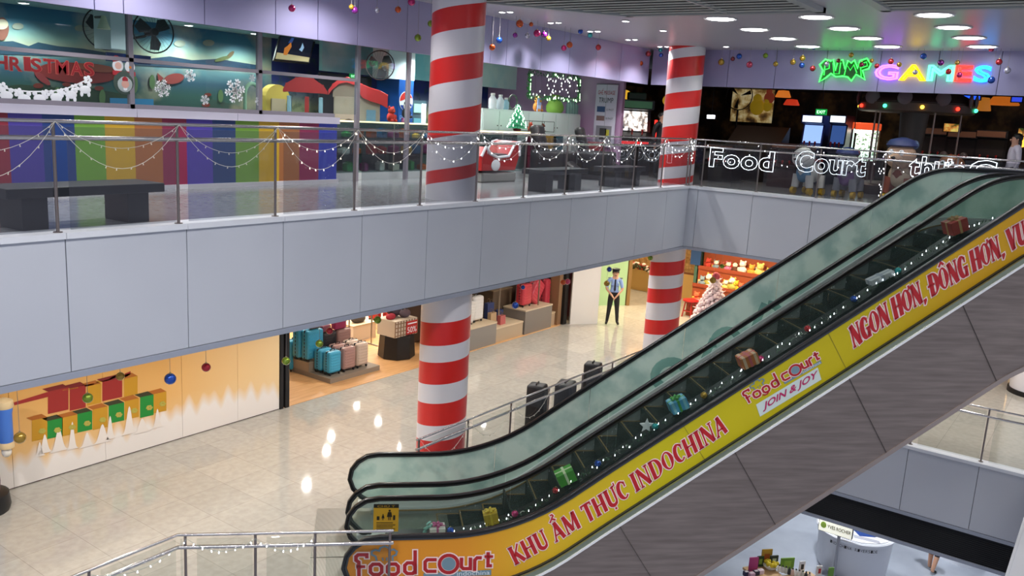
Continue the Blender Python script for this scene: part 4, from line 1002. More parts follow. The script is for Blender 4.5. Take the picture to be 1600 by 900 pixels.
mell('balloon', 3, 45, 11, 18, '#7a4a3a', .02); mell('balloon_stripe', 3, 38, 10, 8, '#c9c2a8', .03)
mell('bird', 347, 92, 12, 3, '#5a6a3a', .02, -.3); mell('bird', 360, 86, 8, 3, '#6a5a3a', .02, -.8)
for u, v in ((28, 41), (126, 44), (281, 68), (326, 67)): mell('cloud', u, v, 9, 5, '#8f9a8c', .01)
# wall fans
def fan(label, u, v, y, R, yaw, tilt=0.):
    c = aty(u, v, y); t = thing('electric_fan', label, 'fan', c, rot=(tilt, 0, yaw))
    mb = MB()
    ring = [Vector((R*math.cos(k*PI/18), 0, R*math.sin(k*PI/18))) for k in range(36)]; mb.tube(ring, .012, 6, closed=True); mb.build('guard_ring', BLACK, t, 60)
    mb = MB()
    for k in range(28):
        a = k*2*PI/28; mb.tube([Vector((.05*math.cos(a), -.06, .05*math.sin(a))), Vector((R*.6*math.cos(a), -.055, R*.6*math.sin(a))), Vector((R*math.cos(a), 0, R*math.sin(a)))], .0022, 4)
    mb.build('guard_wires', M('#3a3c3e', .5), t)
    for k in range(3):
        a = k*2*PI/3+.5; e = Vector((math.cos(a), 0, math.sin(a))); n = Vector((-e.z, 0, e.x))
        mb = MB(); mb.prism([e*.05+n*.03, e*R*.5+n*.14+Vector((0, .03, 0)), e*R*.86+n*.10+Vector((0, .03, 0)), e*R*.86-n*.06, e*R*.5-n*.05, e*.05-n*.03], (0, .006, 0)); mb.build('blade', M('#2c3033', .4), t)
    mb = MB(); mb.cyl((0, -.06, 0), (0, .24, 0), .06, seg=14); mb.build('motor', BLACK, t, 40)
    mb = MB(); mb.tube([(0, .2, 0), (0, .34, -.06), (0, .78, -.08)], .022, 8); mb.build('bracket', BLACK, t, 40)
    return t
fan('large black wall fan half hidden left of the white pillar', 166, 44, 14.0, .34, -.5)
fan('large black wall fan right of the white pillar above the snowflakes', 240, 50, 13.3, .33, -.15)
fan('black wall fan above the red roofed playhouse, turned sideways', 594, 102, 13.3, .30, -.95)
mb = MB(); a = aty(172, 25, 13.5); b = aty(207, 79, 13.5); mb.bx((a.x, 13.5, b.z), (b.x+.02, 14.0, ZU+2.75)); struct('wall_left', mb, M('#cfe2e6', .5))
mb = MB(); a = aty(608, 88, 13.7); b = aty(643, 126, 13.7); mb.bx((a.x, 13.7, b.z), (b.x+.1, 14.2, ZU+2.75)); struct('wall_left', mb, M('#d5e6e8', .5))
mb = MB(); a = aty(208, 85, 13.8); mb.bx((a.x-.42, 13.85, a.z-.14), (a.x+.35, 13.9, a.z)); struct('wall_left', mb, M('#1f3f86', .6))
# loudspeaker horn
c = aty(162, 35, 13.2); t = thing('horn_speaker', 'pale horn loudspeaker on the pillar beside the left fan', 'loudspeaker', c, rot=(0, 0, .5))
mb = MB(); mb.lathe((0, 0, 0), [(.11, -.10), (.10, -.10), (.05, .03), (.03, .10)], 16); mb.build('horn', M('#c9d0b4', .5), t, 40)
mb = MB(); mb.cyl((0, 0, .08), (.32, .34, .10), .02, seg=8); mb.build('bracket', BLACK, t)
# tilted screen
P = [aty(u, v, y) for u, v, y in ((430, 92, 14.1), (482, 97, 14.1), (491, 66, 14.35), (439, 57, 14.35))]
t = thing('television', 'tilted wall television showing an orange figure on a stage', 'television', P[0])
U_, V_ = P[1]-P[0], P[3]-P[0]; n = U_.cross(V_).normalized()
mb = MB(); mb.prism([P[0]-U_*.03-V_*.04, P[1]+U_*.03-V_*.04, P[2]+U_*.03+V_*.04, P[3]-U_*.03+V_*.04], -n*.06); mb.build('casing', BLACK, t, world=True)
q = lambda a, b, d=.004: P[0]+U_*a+V_*b+n*d
def scr(nm, pts, col, e, d): 
    mb = MB(); mb.add([q(a, b, d) for a, b in pts], [tuple(range(len(pts)))]); mb.build(nm, M(col, .3, emit=e), t, world=True)
scr('screen', [(0, 0), (1, 0), (1, 1), (0, 1)], '#141a2c', .8, .003); scr('picture_floor', [(0, 0), (1, 0), (1, .2), (.5, .24), (0, .28)], '#c9b98c', .8, .005)
scr('picture_figure', [(.2, .2), (.3, .2), (.38, .6), (.33, .8), (.26, .62), (.18, .5)], '#d07a30', .9, .007); scr('picture_light', [(.25, .75), (.32, 1), (.4, 1), (.36, .75)], '#2c4a86', .9, .006)
scr('picture_glow', [(.62, .5), (.72, .42), (.76, .62), (.68, .82), (.66, .6)], '#9fc0e0', .9, .007)
mb = MB(); mb.tube([q(.5, .5, -.06), q(.5, .6, -.5)], .03, 8); mb.build('bracket', BLACK, t, world=True)
# exit sign
def exit_sign(label, c, w, h, U, zt=None):
    t = thing('exit_sign', label, 'exit sign', c); U = Vector(U).normalized(); N = U.cross(ZV)
    mb = MB(); mb.obox(Vector(c)-U*w/2-ZV*h/2, (U*w, -N*.04, ZV*h)); mb.build('casing', M('#0e8f3c', .4, emit=1.0), t, world=True)
    mb = MB(); text(mb, 'EXIT', Vector(c)-U*w*.38-ZV*h*.25+N*.004, U*w*.76, ZV*h*.5); mb.build('lettering', M('#c8ffd4', .4, emit=2.4), t, world=True)
    if zt: mb = MB(); mb.cyl(Vector(c)-N*.02, (c.x-N.x*.02, c.y-N.y*.02, zt), .012, seg=6); mb.build('hanger', BLACK, t, world=True)
exit_sign('green lit exit sign over the doorway of the play zone', aty(552, 119, 14.57), .17, .10, (1, 0, 0))

# ============================================================ PLAYHOUSES
def playhouse(label, x, y, w, d, h, wall, roof, sag_, rz, posts=False):
    t = thing('playhouse', label, 'playhouse', (x, y, ZU), rz); eave = h*.80
    if posts:
        for sx in (-1, 1):
            for sy in (-1, 1): mb = MB(); mb.box((sx*w*.42, sy*d*.42, eave/2), (.08, .08, eave), r=.015); mb.build('post', M(wall, .5), t)
        mb = MB(); mb.box((0, d*.42, eave*.35), (w*.8, .05, eave*.7), r=.015); mb.build('wall_panel', M(wall, .5), t)
        mb = MB(); mb.box((w*.05, -d*.42, eave*.78), (.08, .07, eave*.44)); mb.build('red_post', M('#b8322c', .5), t)
        mb = MB(); mb.box((0, 0, .05), (w*.95, d*.95, .1), r=.02); mb.build('floor_tray', M('#6fb2c2', .5), t)
    else:
        mb = MB()
        for sy in (-1, 1): mb.box((0, sy*d*.42, eave/2), (w*.88, .06, eave+.02), r=.02)
        mb.build('wall_panel', M(wall, .5), t)
        mb = MB(); mb.prism([(-w*.44, -d*.42, 0), (-w*.44, d*.42, 0), (-w*.44, d*.42, eave), (-w*.44, 0, eave), (-w*.44, -d*.42, eave)], (.06, 0, 0)); mb.build('gable', M(wall, .5), t)
        mb = MB(); mb.prism([(w*.38, -d*.42, 0), (w*.38, d*.42, 0), (w*.38, d*.42, eave), (w*.38, 0, eave), (w*.38, -d*.42, eave)], (.06, 0, 0)); mb.build('gable', M(wall, .5), t)
        mb = MB(); mb.prism([Vector((-w*.15+.16*math.cos(a), -d*.46, (eave*.62+.16*math.sin(a)) if a < PI+.01 else 0)) for a in [k*PI/8 for k in range(9)]]+[Vector((-w*.15-.16, -d*.46, .02)), Vector((-w*.15+.16, -d*.46, .02))], (0, .03, 0)); mb.build('doorway', M('#3a3226', .7), t)
        mb = MB(); mb.bx((w*.18, -d*.47, eave*.35), (w*.36, -d*.43, eave*.85)); mb.build('window', M('#7aa4b8', .4), t)
        mb = MB(); mb.sph((w*.27, -d*.48, eave*.62), .05, (1, .4, 1)); mb.sph((w*.27, -d*.48, eave*.48), .06, (.9, .4, 1.2)); mb.build('window_doll', M('#c23a34', .5), t, 60)
    # curved tiled roof: the profile runs across, the tiles along it
    prof = [(-.58, .86), (-.50, .92), (-.25, .98), (-.02, 1.0), (.22, .98), (.48, .92), (.60, .86)] if posts else [(-.54, .86), (-.46, .92), (-.34, .98), (-.20, 1.0), (-.04, .97), (.10, .93), (.26, .90), (.42, .88), (.58, .84)]
    P_ = [(a*w, z*h) for a, z in prof]; n = len(P_); mb = MB(); secs = []
    th = .13 if posts else .10
    for x_, z_ in P_: q_ = (z_-h*.84 if posts else (.10 if x_ < 0 else .26)); th = max(.05, q_); secs.append([Vector((x_, -d*.56, z_-th)), Vector((x_, d*.56, z_-th)), Vector((x_, d*.56, z_)), Vector((x_, -d*.56, z_))])
    mb.strip(secs)
    for i in range(1, n-1): mb.tube([(P_[i][0], -d*.57, P_[i][1]+.0), (P_[i][0], d*.57, P_[i][1]+.0)], .014, 6)
    if not posts:
        for k in range(5):
            yy = -d*.5+k*d*.25; mb.tube([(x_, yy, z_+.002) for x_, z_ in P_[3:]], .012, 6)
    mb.build('roof', M(roof, .45), t, 40)
    if not posts:
        mb = MB(); g_ = [(a_*w, z_*h-.07) for a_, z_ in prof if -.5 < a_ < .15]; mb.prism([Vector((g_[0][0], -d*.45, eave-.02))]+[Vector((x_, -d*.45, z_)) for x_, z_ in g_]+[Vector((g_[-1][0], -d*.45, eave-.02))], (0, .05, 0)); mb.build('front_gable', M(wall, .5), t)
    return t
playhouse('small open playhouse with curved red roof and pale blue posts', 11.68, 13.6, .72, .6, 1.92, '#9cc4d2', '#b02a28', 0, -.72, True)
playhouse('large beige playhouse with wavy red tiled roof and a doll in its window', 13.05, 13.55, 1.08, .8, 1.98, '#a89c88', '#a82a2a', 0, -.78)
# toy slide / yellow toy house mural beside
c = aty(424, 152, 14.6); mb = MB(); mb.bx((c.x-.18, 14.55, ZU), (c.x+.45, 14.75, c.z-.05)); mb.cyl((c.x+.13, 14.55, c.z-.05), (c.x+.13, 14.75, c.z-.05), .315, seg=24)
p = tag(mb.build('play_arch', M('#c9b24a', .5)), 'yellow arched play panel left of the small playhouse', 'play panel')
mb = MB(); mb.bx((c.x-.05, 14.53, ZU), (c.x+.32, 14.56, c.z-.02)); mb.build('arch_infill', M('#b3a486', .6), p, world=True)
# green arch toy behind window at the mullion
c = aty(394, 145, 13.5); mb = MB(); mb.tube([c+Vector((.16*math.cos(a), 0, .22*math.sin(a)-.05)) for a in [k*PI/10 for k in range(11)]]+[Vector((c.x-.16, 13.5, ZU))], .035, 8)
tag(mb.build('toy_arch', M('#8fb89a', .5), None, 50), 'pale green toy arch behind the window near the largest snowflake', 'play arch')
# fridge with logo
a = aty(626, 140, 13.6); b = aty(647, 190, 13.6)
t = thing('drinks_cooler', 'tall blue drinks cooler with a round red, white and blue logo', 'fridge', ((a.x+b.x)/2, 14.0, ZU))
w = b.x-a.x; H = aty(626, 124, 13.6).z-ZU
mb = MB(); mb.bx((-w/2, -.35, 0), (w/2, .35, H)); mb.build('cabinet', M('#1f57a8', .4), t)
cc = Vector((-w*.02, -.365, H*.77)); R = .22
mb = MB(); mb.cyl(cc+YV*.01, cc, R, seg=28); mb.build('logo_disc', SNOW, t, 40)
mb = MB(); mb.add([cc+Vector((R*.94*math.cos(x), -.004, R*.94*math.sin(x))) for x in [math.radians(20+k*16) for k in range(11)]]+[cc+Vector((-R*.5, -.004, .02)), cc+Vector((R*.3, -.004, .10))], [tuple(range(13))]); mb.build('logo_red', M('#d3342c', .5), t)
mb = MB(); mb.add([cc+Vector((R*.94*math.cos(x), -.004, R*.94*math.sin(x))) for x in [math.radians(205+k*15) for k in range(10)]]+[cc+Vector((R*.4, -.004, -.02)), cc+Vector((-R*.4, -.004, -.09))], [tuple(range(12))]); mb.build('logo_blue', M('#1c3f9a', .5), t)
mb = MB(); text(mb, 'pepsi', cc+Vector((-.2, -.004, -.42)), XV*.4, ZV*.13); mb.build('logo_lettering', M('#8fb0d8', .5), t)
a = aty(653, 155, 13.7); b = aty(668, 208, 13.7)
t = thing('drinks_cooler', 'lit glass drinks cooler with a bright white tube beside the striped column', 'fridge', ((a.x+b.x)/2, 14.1, ZU)); w = b.x-a.x+.1
mb = MB(); mb.bx((-w/2, -.3, 0), (w/2, .3, 1.62)); mb.build('cabinet', M('#3a5560', .5), t)
mb = MB(); mb.bx((w*.12, -.33, .3), (w*.38, -.31, 1.55)); mb.build('light_tube', M('#f4ffff', .4, emit=4.), t)
for k in range(4): mb = MB(); mb.bx((-w*.45, -.32, .35+k*.33), (w*.1, -.30, .55+k*.33)); mb.build('bottle_row', M(['#8fc2c9', '#bfe0d8', '#5a9aa8', '#9ad0c0'][k], .3, emit=.25), t)
# panda plush and plush pile
def plush(label, P, s, body, head=None, ear=None, rz=0., cat='plush toy', name='plush_toy', parts=True, group=None):
    t = thing(name, label, cat, P, rz, group)
    hm, em = M(head or body, .9), M(ear or body, .9)
    mb = MB(); mb.sph((0, 0, s*.28), s*.28, (1, .85, 1.05), 14, 10)
    for sx in (-1, 1): mb.sph((sx*s*.26, -s*.10, s*.30), s*.10, (.8, 1, 1.5), 10, 8); mb.sph((sx*s*.16, -s*.22, s*.09), s*.11, (1, 1.3, .8), 10, 8)
    mb.build('body', M(body, .9), t, 60)
    mb = MB(); mb.sph((0, -s*.04, s*.68), s*.22, (1.05, .95, .95), 14, 10); mb.sph((0, -s*.24, s*.63), s*.09, (1.1, .7, .8), 10, 8); mb.build('head', hm, t, 60)
    for sx in (-1, 1):
        mb = MB(); mb.sph((sx*s*.17, 0, s*.86), s*.08, (1, .6, 1), 10, 8); mb.build('ear', em, t, 60)
        if parts: mb = MB(); mb.sph((sx*s*.08, -s*.23, s*.72), s*.03, seg=8, rings=6); mb.build('eye', BLACK, t, 60)
    return t
p = aty(612, 172, 13.4)
plush('panda plush lying in front of the blue cooler', (p.x+.35, 13.3, p.z-.16), .38, '#2a2a2c', '#e6e6e4', '#1c1c1e', .3)
plush('red capped doll on the play counter beside the panda plush', (aty(611, 180, 12.5).x, 12.5, ZU+1.13), .34, '#c9392f', '#b83a2c', '#c9392f')
mb = MB(); mb.bx((p.x-.1, 13.0, ZU), (p.x+.6, 13.5, p.z-.5)); mb.bx((p.x-.12, 12.98, p.z-.52), (p.x+.62, 13.52, p.z-.5)); tag(mb.build('toy_stand', M('#3a4a6a', .5)), 'dark blue stand carrying the panda and pink plush', 'stand')
plush('pink plush lying under the panda plush', (p.x+.2, 13.2, p.z-.5), .38, '#a8547a', '#b0648a', '#8a3a62')
# ============================================================ GLASS SHOWCASE COUNTERS
def showcase(label, x0, x1, y, z1, items, base='#5d6468'):
    t = thing('glass_showcase', label, 'display case', ((x0+x1)/2, y+.3, ZU)); d = .55
    mb = MB(); mb.bx((x0, y, ZU), (x1, y+d, ZU+.14)); mb.build('plinth', M('#c9cfce', .5), t, world=True)
    mb = MB(); mb.bx((x0, y+d-.02, ZU+.14), (x1, y+d, z1-.02)); mb.build('back_panel', M(base, .5), t, world=True)
    for zz in (ZU+.48, ZU+.80): mb = MB(); mb.bx((x0+.01, y+.03, zz), (x1-.01, y+d-.03, zz+.012)); mb.build('shelf', GLASS, t, world=True)
    mb = MB(); mb.bx((x0, y, ZU+.14), (x1, y+.008, z1-.02)); mb.build('front_glass', GLASS_SHOP, t, world=True)
    mb = MB(); mb.bx((x0, y-.01, z1-.02), (x1, y+d, z1)); mb.build('top', GLASS, t, world=True)
    mb = MB(); mb.bx((x0, y-.012, z1-.025), (x1, y-.002, z1+.004)); mb.build('lit_edge', M('#ffe9b0', .4, emit=1.8), t, world=True)
    for xx in (x0, x1-.02, (x0+x1)/2): mb = MB(); mb.bx((xx, y-.004, ZU+.14), (xx+.02, y+.014, z1-.02)); mb.build('corner_post', M('#9c9a92', .4, .6), t, world=True)
    return t
showcase('glass showcase counter lit along its top, left of the nearest striped column', 11.05, 14.6, 12.25, ZU+1.13, 0)
showcase('glass showcase counter lit along its top, right of the nearest striped column', 14.4, 17.0, 11.65, ZU+1.04, 0)
rs = random.Random(3); goods = 0
for zz, nrow in ((ZU+.15, 7), (ZU+.495, 9), (ZU+.815, 9)):
    for i in range(nrow):
        x = 11.3+i*(3.1/nrow)+rs.uniform(0, .1); col = rs.choice(['#b85a3a', '#2f8a4a', '#c9c2b0', '#8a3a6a', '#c9a24a', '#3a6a9a', '#b8342e', '#d8d4cc'])
        mb = MB(); w = rs.uniform(.1, .2); h = rs.uniform(.08, .18)
        mb.box((x, 12.48, zz+h/2), (w, .16, h), r=.02); mb.box((x, 12.48, zz+h+.01), (w*.5, .08, .02))
        tag(mb.build('toy_box', M(col, .5)), '%s small boxed toy from the left on the %s shelf of the left showcase' % (ORD[i], 'lowest' if zz < ZU+.3 else 'middle' if zz < ZU+.6 else 'upper'), 'boxed toy')
# white cabinets with drawers
x0, x1, yc = 15.80, 20.05, 12.32
t = thing('cabinet_row', 'row of white cabinets with small knobs behind the right showcase', 'cabinet', ((x0+x1)/2, yc+.25, ZU))
ztop = ZU+1.53
mb = MB(); mb.bx((x0, yc, ZU), (x1, yc+.5, ztop)); mb.build('carcass', M('#c6d8d2', .45), t, world=True)
n = 7
for i in range(n):
    a = x0+(x1-x0)*i/n; b = x0+(x1-x0)*(i+1)/n
    mb = MB(); mb.bx((a+.012, yc-.022, ZU+.5), (b-.012, yc-.002, ztop-.04)); d = mb.build('door', M('#cfe0da', .4), t, world=True)
    mb = MB(); mb.sph((b-.07 if i % 2 == 0 else a+.07, yc-.035, ZU+1.15), .014, seg=8, rings=6); mb.build('knob', BLACK, d, world=True)
# striped low panel of the far counter
for i, (a, b, c) in enumerate(((826, 836, '#6a1f36'), (836, 849, '#24386e'), (849, 865, '#a3802a'), (865, 876, '#2a5a6a'))):
    p0, p1 = aty(a, 214, 12.1), aty(b, 272, 12.1); mb = MB(); mb.bx((p0.x, 12.1, ZU), (p1.x, 12.16, ZU+.98)); struct('wall_left', mb, M(c, .5))
# objects on the cabinets
def jar(label, x, s, col):
    t = thing('storage_jar', label, 'jar', (x, yc+.2, ztop)); mb = MB(); mb.lathe((0, 0, 0), [(.09*s, 0), (.11*s, .05*s), (.11*s, .24*s), (.07*s, .30*s), (.05*s, .34*s)], 16); mb.build('body', M(col, .3), t, 50)
    mb = MB(); mb.cyl((0, 0, .34*s), (0, 0, .40*s), .06*s, seg=14); mb.build('lid', M('#dcdcd8', .4), t, 40)
for i, (u, s, c) in enumerate(((769, .9, '#cfd6da'), (781, .85, '#c3cdd4'), (790, .7, '#8fb6c4'))): jar('%s white storage jar from the left on the cabinets' % ORD[i], aty(u, 172, yc+.2).x, s, c)
x = aty(801, 168, yc+.2).x; mb = MB(); mb.tube([Vector((x+.17*math.cos(k*PI/10), yc+.2, ztop+.19+.17*math.sin(k*PI/10))) for k in range(20)], .02, 8, closed=True); mb.box((x, yc+.2, ztop+.012), (.2, .1, .025))
tag(mb.build('hoop_stand', M('#4a5a50', .5), None, 50), 'dark ring shaped stand on the cabinets left of the little green tree', 'stand')
def cone_tree(label, P, h, r, leaf, lights, base, nl=40, snow=None):
    t = thing('christmas_tree', label, 'christmas tree', P); rr = random.Random(5)
    mb = MB()
    L = 6
    for k in range(L):
        z0 = h*(.12+.80*k/L); z1 = z0+h*.26; rad = r*(1-k/L*.88)
        n = 22; vs = [Vector((0, 0, min(z1, h)))]
        for i in range(n):
            a = 2*PI*i/n; q = rad*(1 if i % 2 == 0 else .72); vs.append(Vector((q*math.cos(a), q*math.sin(a), z0-(.03*h if i % 2 == 0 else 0))))
        mb.add(vs, [(0, i+1, (i+1) % n+1) for i in range(n)])
    for i in range(260):
        f = rr.random(); z = h*(.12+.86*f); q = r*(1-f*.95); a = rr.random()*6.28; c = Vector((q*math.cos(a), q*math.sin(a), z)); e = Vector((math.cos(a)*.1*r+rr.uniform(-.05, .05)*r, math.sin(a)*.1*r+rr.uniform(-.05, .05)*r, rr.uniform(-.1, .06)*r)); w = Vector((-math.sin(a), math.cos(a), rr.uniform(-.5, .5)))*.06*r
        mb.add([c-w, c+w, c+e*2.2], [(0, 1, 2)])
    if snow:
        for i in range(150):
            f = (i+.5)/150; q = r*(1.0-f*.93); a = i*2.4; mb.sph((q*math.cos(a), q*math.sin(a), h*(.14+.84*f)), .085*h/1.8*(1.15-.5*f)*rr.uniform(.8, 1.2), (1, 1, .8), 8, 6)
    mb.build('foliage', leaf, t)
    mb = MB(); mb.cyl((0, 0, 0), (0, 0, h*.16), r*.12, seg=8); mb.build('trunk', M('#4a3626', .8), t)
    mb = MB(); mb.lathe((0, 0, 0), [(r*.35, 0), (r*.42, h*.08), (r*.30, h*.10)], 14); mb.build('pot', base, t, 40)
    for i in range(nl):
        f = (i+.5)/nl; z = h*(.14+.82*f); q = r*(1.02-f*.95); a = i*2.4
        o = bpy.data.objects.new('light', lights); COL.objects.link(o); o.parent = t; o.location = (q*math.cos(a), q*math.sin(a), z+.02)
    return t
TL = bulb_mesh('light', M('#d8ffe8', .4, emit=4.), 1.2)
cone_tree('small green lit christmas tree in a red pot on the showcase counter', (aty(809, 185, 11.9).x, 11.9, ZU+1.05), .62, .24, M('#3a9a70', .6), TL, M('#7a1f24', .5), 44)
t = thing('table_sign', 'blue and white card sign beside the little lit tree', 'card', (aty(841, 186, 12.45).x, 12.45, ztop)); mb = MB(); mb.box((0, 0, .17), (.16, .02, .34)); mb.build('card', M('#8fa3cc', .4), t); mb = MB(); mb.box((0, -.012, .12), (.13, .004, .08)); mb.build('print', M('#c9d2e6', .4), t)
# wire rack with orange toy on the showcase
x0_, x1_ = aty(822, 190, 11.85).x, aty(861, 190, 11.85).x
t = thing('wire_rack', 'low wire rack holding orange and brown toys on the showcase', 'rack', ((x0_+x1_)/2, 11.9, ZU+1.045)); mb = MB()
for xx in (x0_, (x0_+x1_)/2, x1_):
    for yy in (11.75, 12.05): mb.cyl((xx, yy, ZU+1.045), (xx, yy, ZU+1.30), .007, seg=6)
for zz in (1.06, 1.30): mb.tube([(x0_, 11.75, ZU+zz), (x1_, 11.75, ZU+zz), (x1_, 12.05, ZU+zz), (x0_, 12.05, ZU+zz)], .007, 6, closed=True)
mb.build('wires', M('#5c7068', .4, .5), t, world=True)
plush('orange toy inside the wire rack on the showcase', (x0_+.25, 11.9, ZU+1.05), .24, '#c4482e')
plush('brown toy lying inside the wire rack on the showcase', (x1_-.28, 11.9, ZU+1.05), .22, '#6a3426', rz=.8)
xx = aty(858, 160, yc+.2).x
plush('orange plush on the cabinets under the light curtain', (aty(840, 168, yc+.2).x, yc+.22, ztop), .42, '#c47a34', '#d8903c')
xx = aty(870, 168, yc+.2).x; t = thing('gift_sack', 'bulging green cloth sack on the white cabinets', 'sack', (xx, yc+.26, ztop)); mb = MB(); mb.lathe((0, 0, 0), [(.18, 0), (.23, .06), (.235, .16), (.18, .28), (.09, .36), (.07, .40), (.12, .46)], 18); mb.build('cloth', M('#6f9a3a', .7), t, 50); mb = MB(); mb.tube([Vector((.085*math.cos(k*PI/6), .085*math.sin(k*PI/6), .38)) for k in range(12)], .015, 6, closed=True); mb.build('tie', M('#3f5a2a', .6), t, 50)
for i, u in enumerate((887, 891, 895, 899, 903)): 
    t = thing('bottle', '%s clear bottle from the left at the right end of the cabinets' % ORD[i], 'bottle', (aty(u, 172, yc+.2).x, yc+.2, ztop)); mb = MB(); mb.lathe((0, 0, 0), [(.05, 0), (.05, .22), (.02, .30), (.02, .36)], 12); mb.build('body', M('#8fb4ae', .2), t, 50); mb = MB(); mb.cyl((0, 0, .36), (0, 0, .39), .024, seg=10); mb.build('cap', SNOW, t, 40)
# LED curtain
t = thing('light_curtain', 'green framed curtain of tiny white lights hanging above the cabinets', 'string lights', aty(866, 132, 12.4))
a, b, c_, d_ = aty(828, 112, 12.4), aty(905, 122, 12.4), aty(904, 157, 12.4), aty(826, 151, 12.4)
rr = random.Random(9); mb = MB()
def leaf_run(p, q, n):
    for i in range(n):
        c = p.lerp(q, rr.random())+Vector((rr.uniform(-.05, .05), rr.uniform(-.04, .04), rr.uniform(-.06, .06))); w = Vector((rr.uniform(-1, 1), rr.uniform(-.5, .5), rr.uniform(-1, 1))).normalized()*.05; mb.add([c-w*.4, c+w.cross(YV)*.5, c+w], [(0, 1, 2)])
for p, q, n in ((a, b, 220), (b, c_, 160), (d_, c_, 260), (a, d_, 160)): leaf_run(p, q, n)
mb.build('garland', M('#2c7a3a', .6), t, world=True); mb = MB()
for i in range(10): p = a.lerp(b, i/9); q = d_.lerp(c_, i/9); mb.tube([p, q], .002, 4)
mb.build('wires', M('#3a4a40', .6), t, world=True)
LG = bulb_mesh('light', M('#b8ffb0', .4, emit=4.), .95); LW = bulb_mesh('light', M('#f4fff4', .4, emit=4.), .9)
for i in range(96):
    if i < 44: e = rr.choice(((a, b), (b, c_), (d_, c_), (a, d_), (d_, c_))); p = e[0].lerp(e[1], rr.random()); me = LG
    else: p = a.lerp(b, rr.random()).lerp(d_.lerp(c_, rr.random()), rr.random()); me = LW
    o = bpy.data.objects.new('light', me); COL.objects.link(o); o.parent = t; o.location = p-Vector(t.location)+Vector((0, -.04, rr.uniform(-.03, .03)))
# coin ride seen through the railing: red and white sleigh
p0, p1 = aty(752, 268, 10.9), aty(812, 228, 10.9)
t = thing('coin_ride', 'red and white sleigh shaped kiddie ride behind the balcony railing', 'kiddie ride', ((p0.x+p1.x)/2, 11.2, ZU)); w = p1.x-p0.x
sl = [(-.5, .25), (-.52, .55), (-.42, .74), (-.30, .60), (-.1, .52), (.2, .55), (.36, .82), (.48, .86), (.5, .55), (.4, .25)]
mb = MB(); mb.prism([(a*w, -.3, z) for a, z in sl], (0, .6, 0)); mb.build('body', M('#b3201f', .35), t)
mb = MB(); mb.tube([(a*w, -.31, z) for a, z in sl[1:9]], .03, 8); mb.tube([(a*w, .31, z) for a, z in sl[1:9]], .03, 8); mb.build('white_trim', SNOW, t, 50)
mb = MB(); mb.box((0, 0, .1), (w*.9, .6, .2), r=.03); mb.build('base', M('#8a8a86', .5), t)
mb = MB(); mb.sph((-.15*w, -.32, .36), .12, (1.3, .2, 1)); mb.build('snow_emblem', SNOW, t, 50)
mb = MB(); mb.box((.1*w, 0, .55), (.4*w, .5, .08), r=.02); mb.build('seat', M('#2c2c30', .5), t)
# massage banner
XB = 20.12
q = [atx(u, v, XB) for u, v in ((929, 215), (957, 215), (966, 134), (931, 131))]
t = thing('massage_banner', 'tall white banner with red and black lettering advertising massage chairs', 'banner', q[0])
mb = MB(); y0, y1 = atx(929, 180, XB).y, atx(962, 180, XB).y; z0, z1 = ZU+.72, atx(945, 132, XB).z
mb.bx((XB, y0, z0), (XB+.02, y1, z1)); mb.build('sheet', M('#c9c3d6', .5), t, world=True)
fb = lambda a, b: Vector((XB-.006, y0+(y1-y0)*a, z0+(z1-z0)*b))
def bt(body, a, b, w, h, m): mb = MB(); text(mb, body, fb(a, b), fb(a+w, b)-fb(a, b), fb(a, b+h)-fb(a, b)); mb.build('lettering', M(m, .5), t, world=True)
bt('GHẾ MASSAGE', .10, .84, .8, .10, '#b0222c'); bt('TRUMP', .16, .71, .68, .08, '#1e2028'); bt('12 PHÚT', .55, .585, .34, .04, '#2a2c38'); bt('18 PHÚT', .55, .445, .34, .04, '#2a2c38')
for a, b, c, d, m in ((.10, .56, .48, .65, '#2f4a7a'), (.10, .42, .48, .50, '#7a5a5a'), (.12, .06, .86, .34, '#7a7884'), (.30, .12, .62, .30, '#2f2d30'), (.58, .16, .76, .28, '#b7b03a')):
    mb = MB(); dz = .002 if (a, b) in ((.30, .12), (.58, .16)) else 0; mb.add([fb(a, b)-XV*dz, fb(c, b)-XV*dz, fb(c, d)-XV*dz, fb(a, d)-XV*dz], [(0, 1, 2, 3)]); mb.build('picture', M(m, .5), t, world=True)
mb = MB(); mb.cyl((XB+.01, y0, z1), (XB+.01, y1, z1), .012, seg=8); mb.cyl((XB+.01, (y0+y1)/2, ZU), (XB+.01, (y0+y1)/2, z1), .012, seg=8); mb.build('stand', M('#8a8890', .4, .8), t, world=True)
p = atx(925, 245, 19.9); t = thing('fire_cabinet', 'red fire equipment box standing below the massage banner', 'fire box', (19.9, p.y, ZU)); mb = MB(); mb.box((0, 0, .42), (.3, .5, .84), r=.02); mb.build('body', M('#8f1f26', .4), t); mb = MB(); mb.box((-.155, 0, .5), (.01, .07, .3)); mb.build('yellow_label', M('#b8a03a', .5), t)
# massage chairs behind the railing
def massage_chair(label, x, y, rz):
    t = thing('massage_chair', label, 'massage chair', (x, y, ZU), rz); m = M('#141316', .4)
    mb = MB(); mb.box((0, 0, .38), (.5, .6, .2), r=.06); mb.build('seat', m, t, 50)
    mb = MB(); mb.box((0, .38, .78), (.52, .2, .9), rot=Euler((-.3, 0, 0)), r=.07); mb.build('backrest', m, t, 50)
    for s in (-1, 1): mb = MB(); mb.box((s*.36, .02, .42), (.2, .85, .5), r=.07); mb.build('armrest', M('#1a191c', .4), t, 50)
    mb = MB(); mb.box((0, -.45, .28), (.46, .35, .2), rot=Euler((.6, 0, 0)), r=.05); mb.build('footrest', m, t, 50)
    mb = MB(); mb.box((0, .05, .1), (.6, .8, .2), r=.03); mb.build('base', BLACK, t, 50)
massage_chair('black massage chair behind the balcony railing left of the far striped column', 18.2, 10.6, .4)
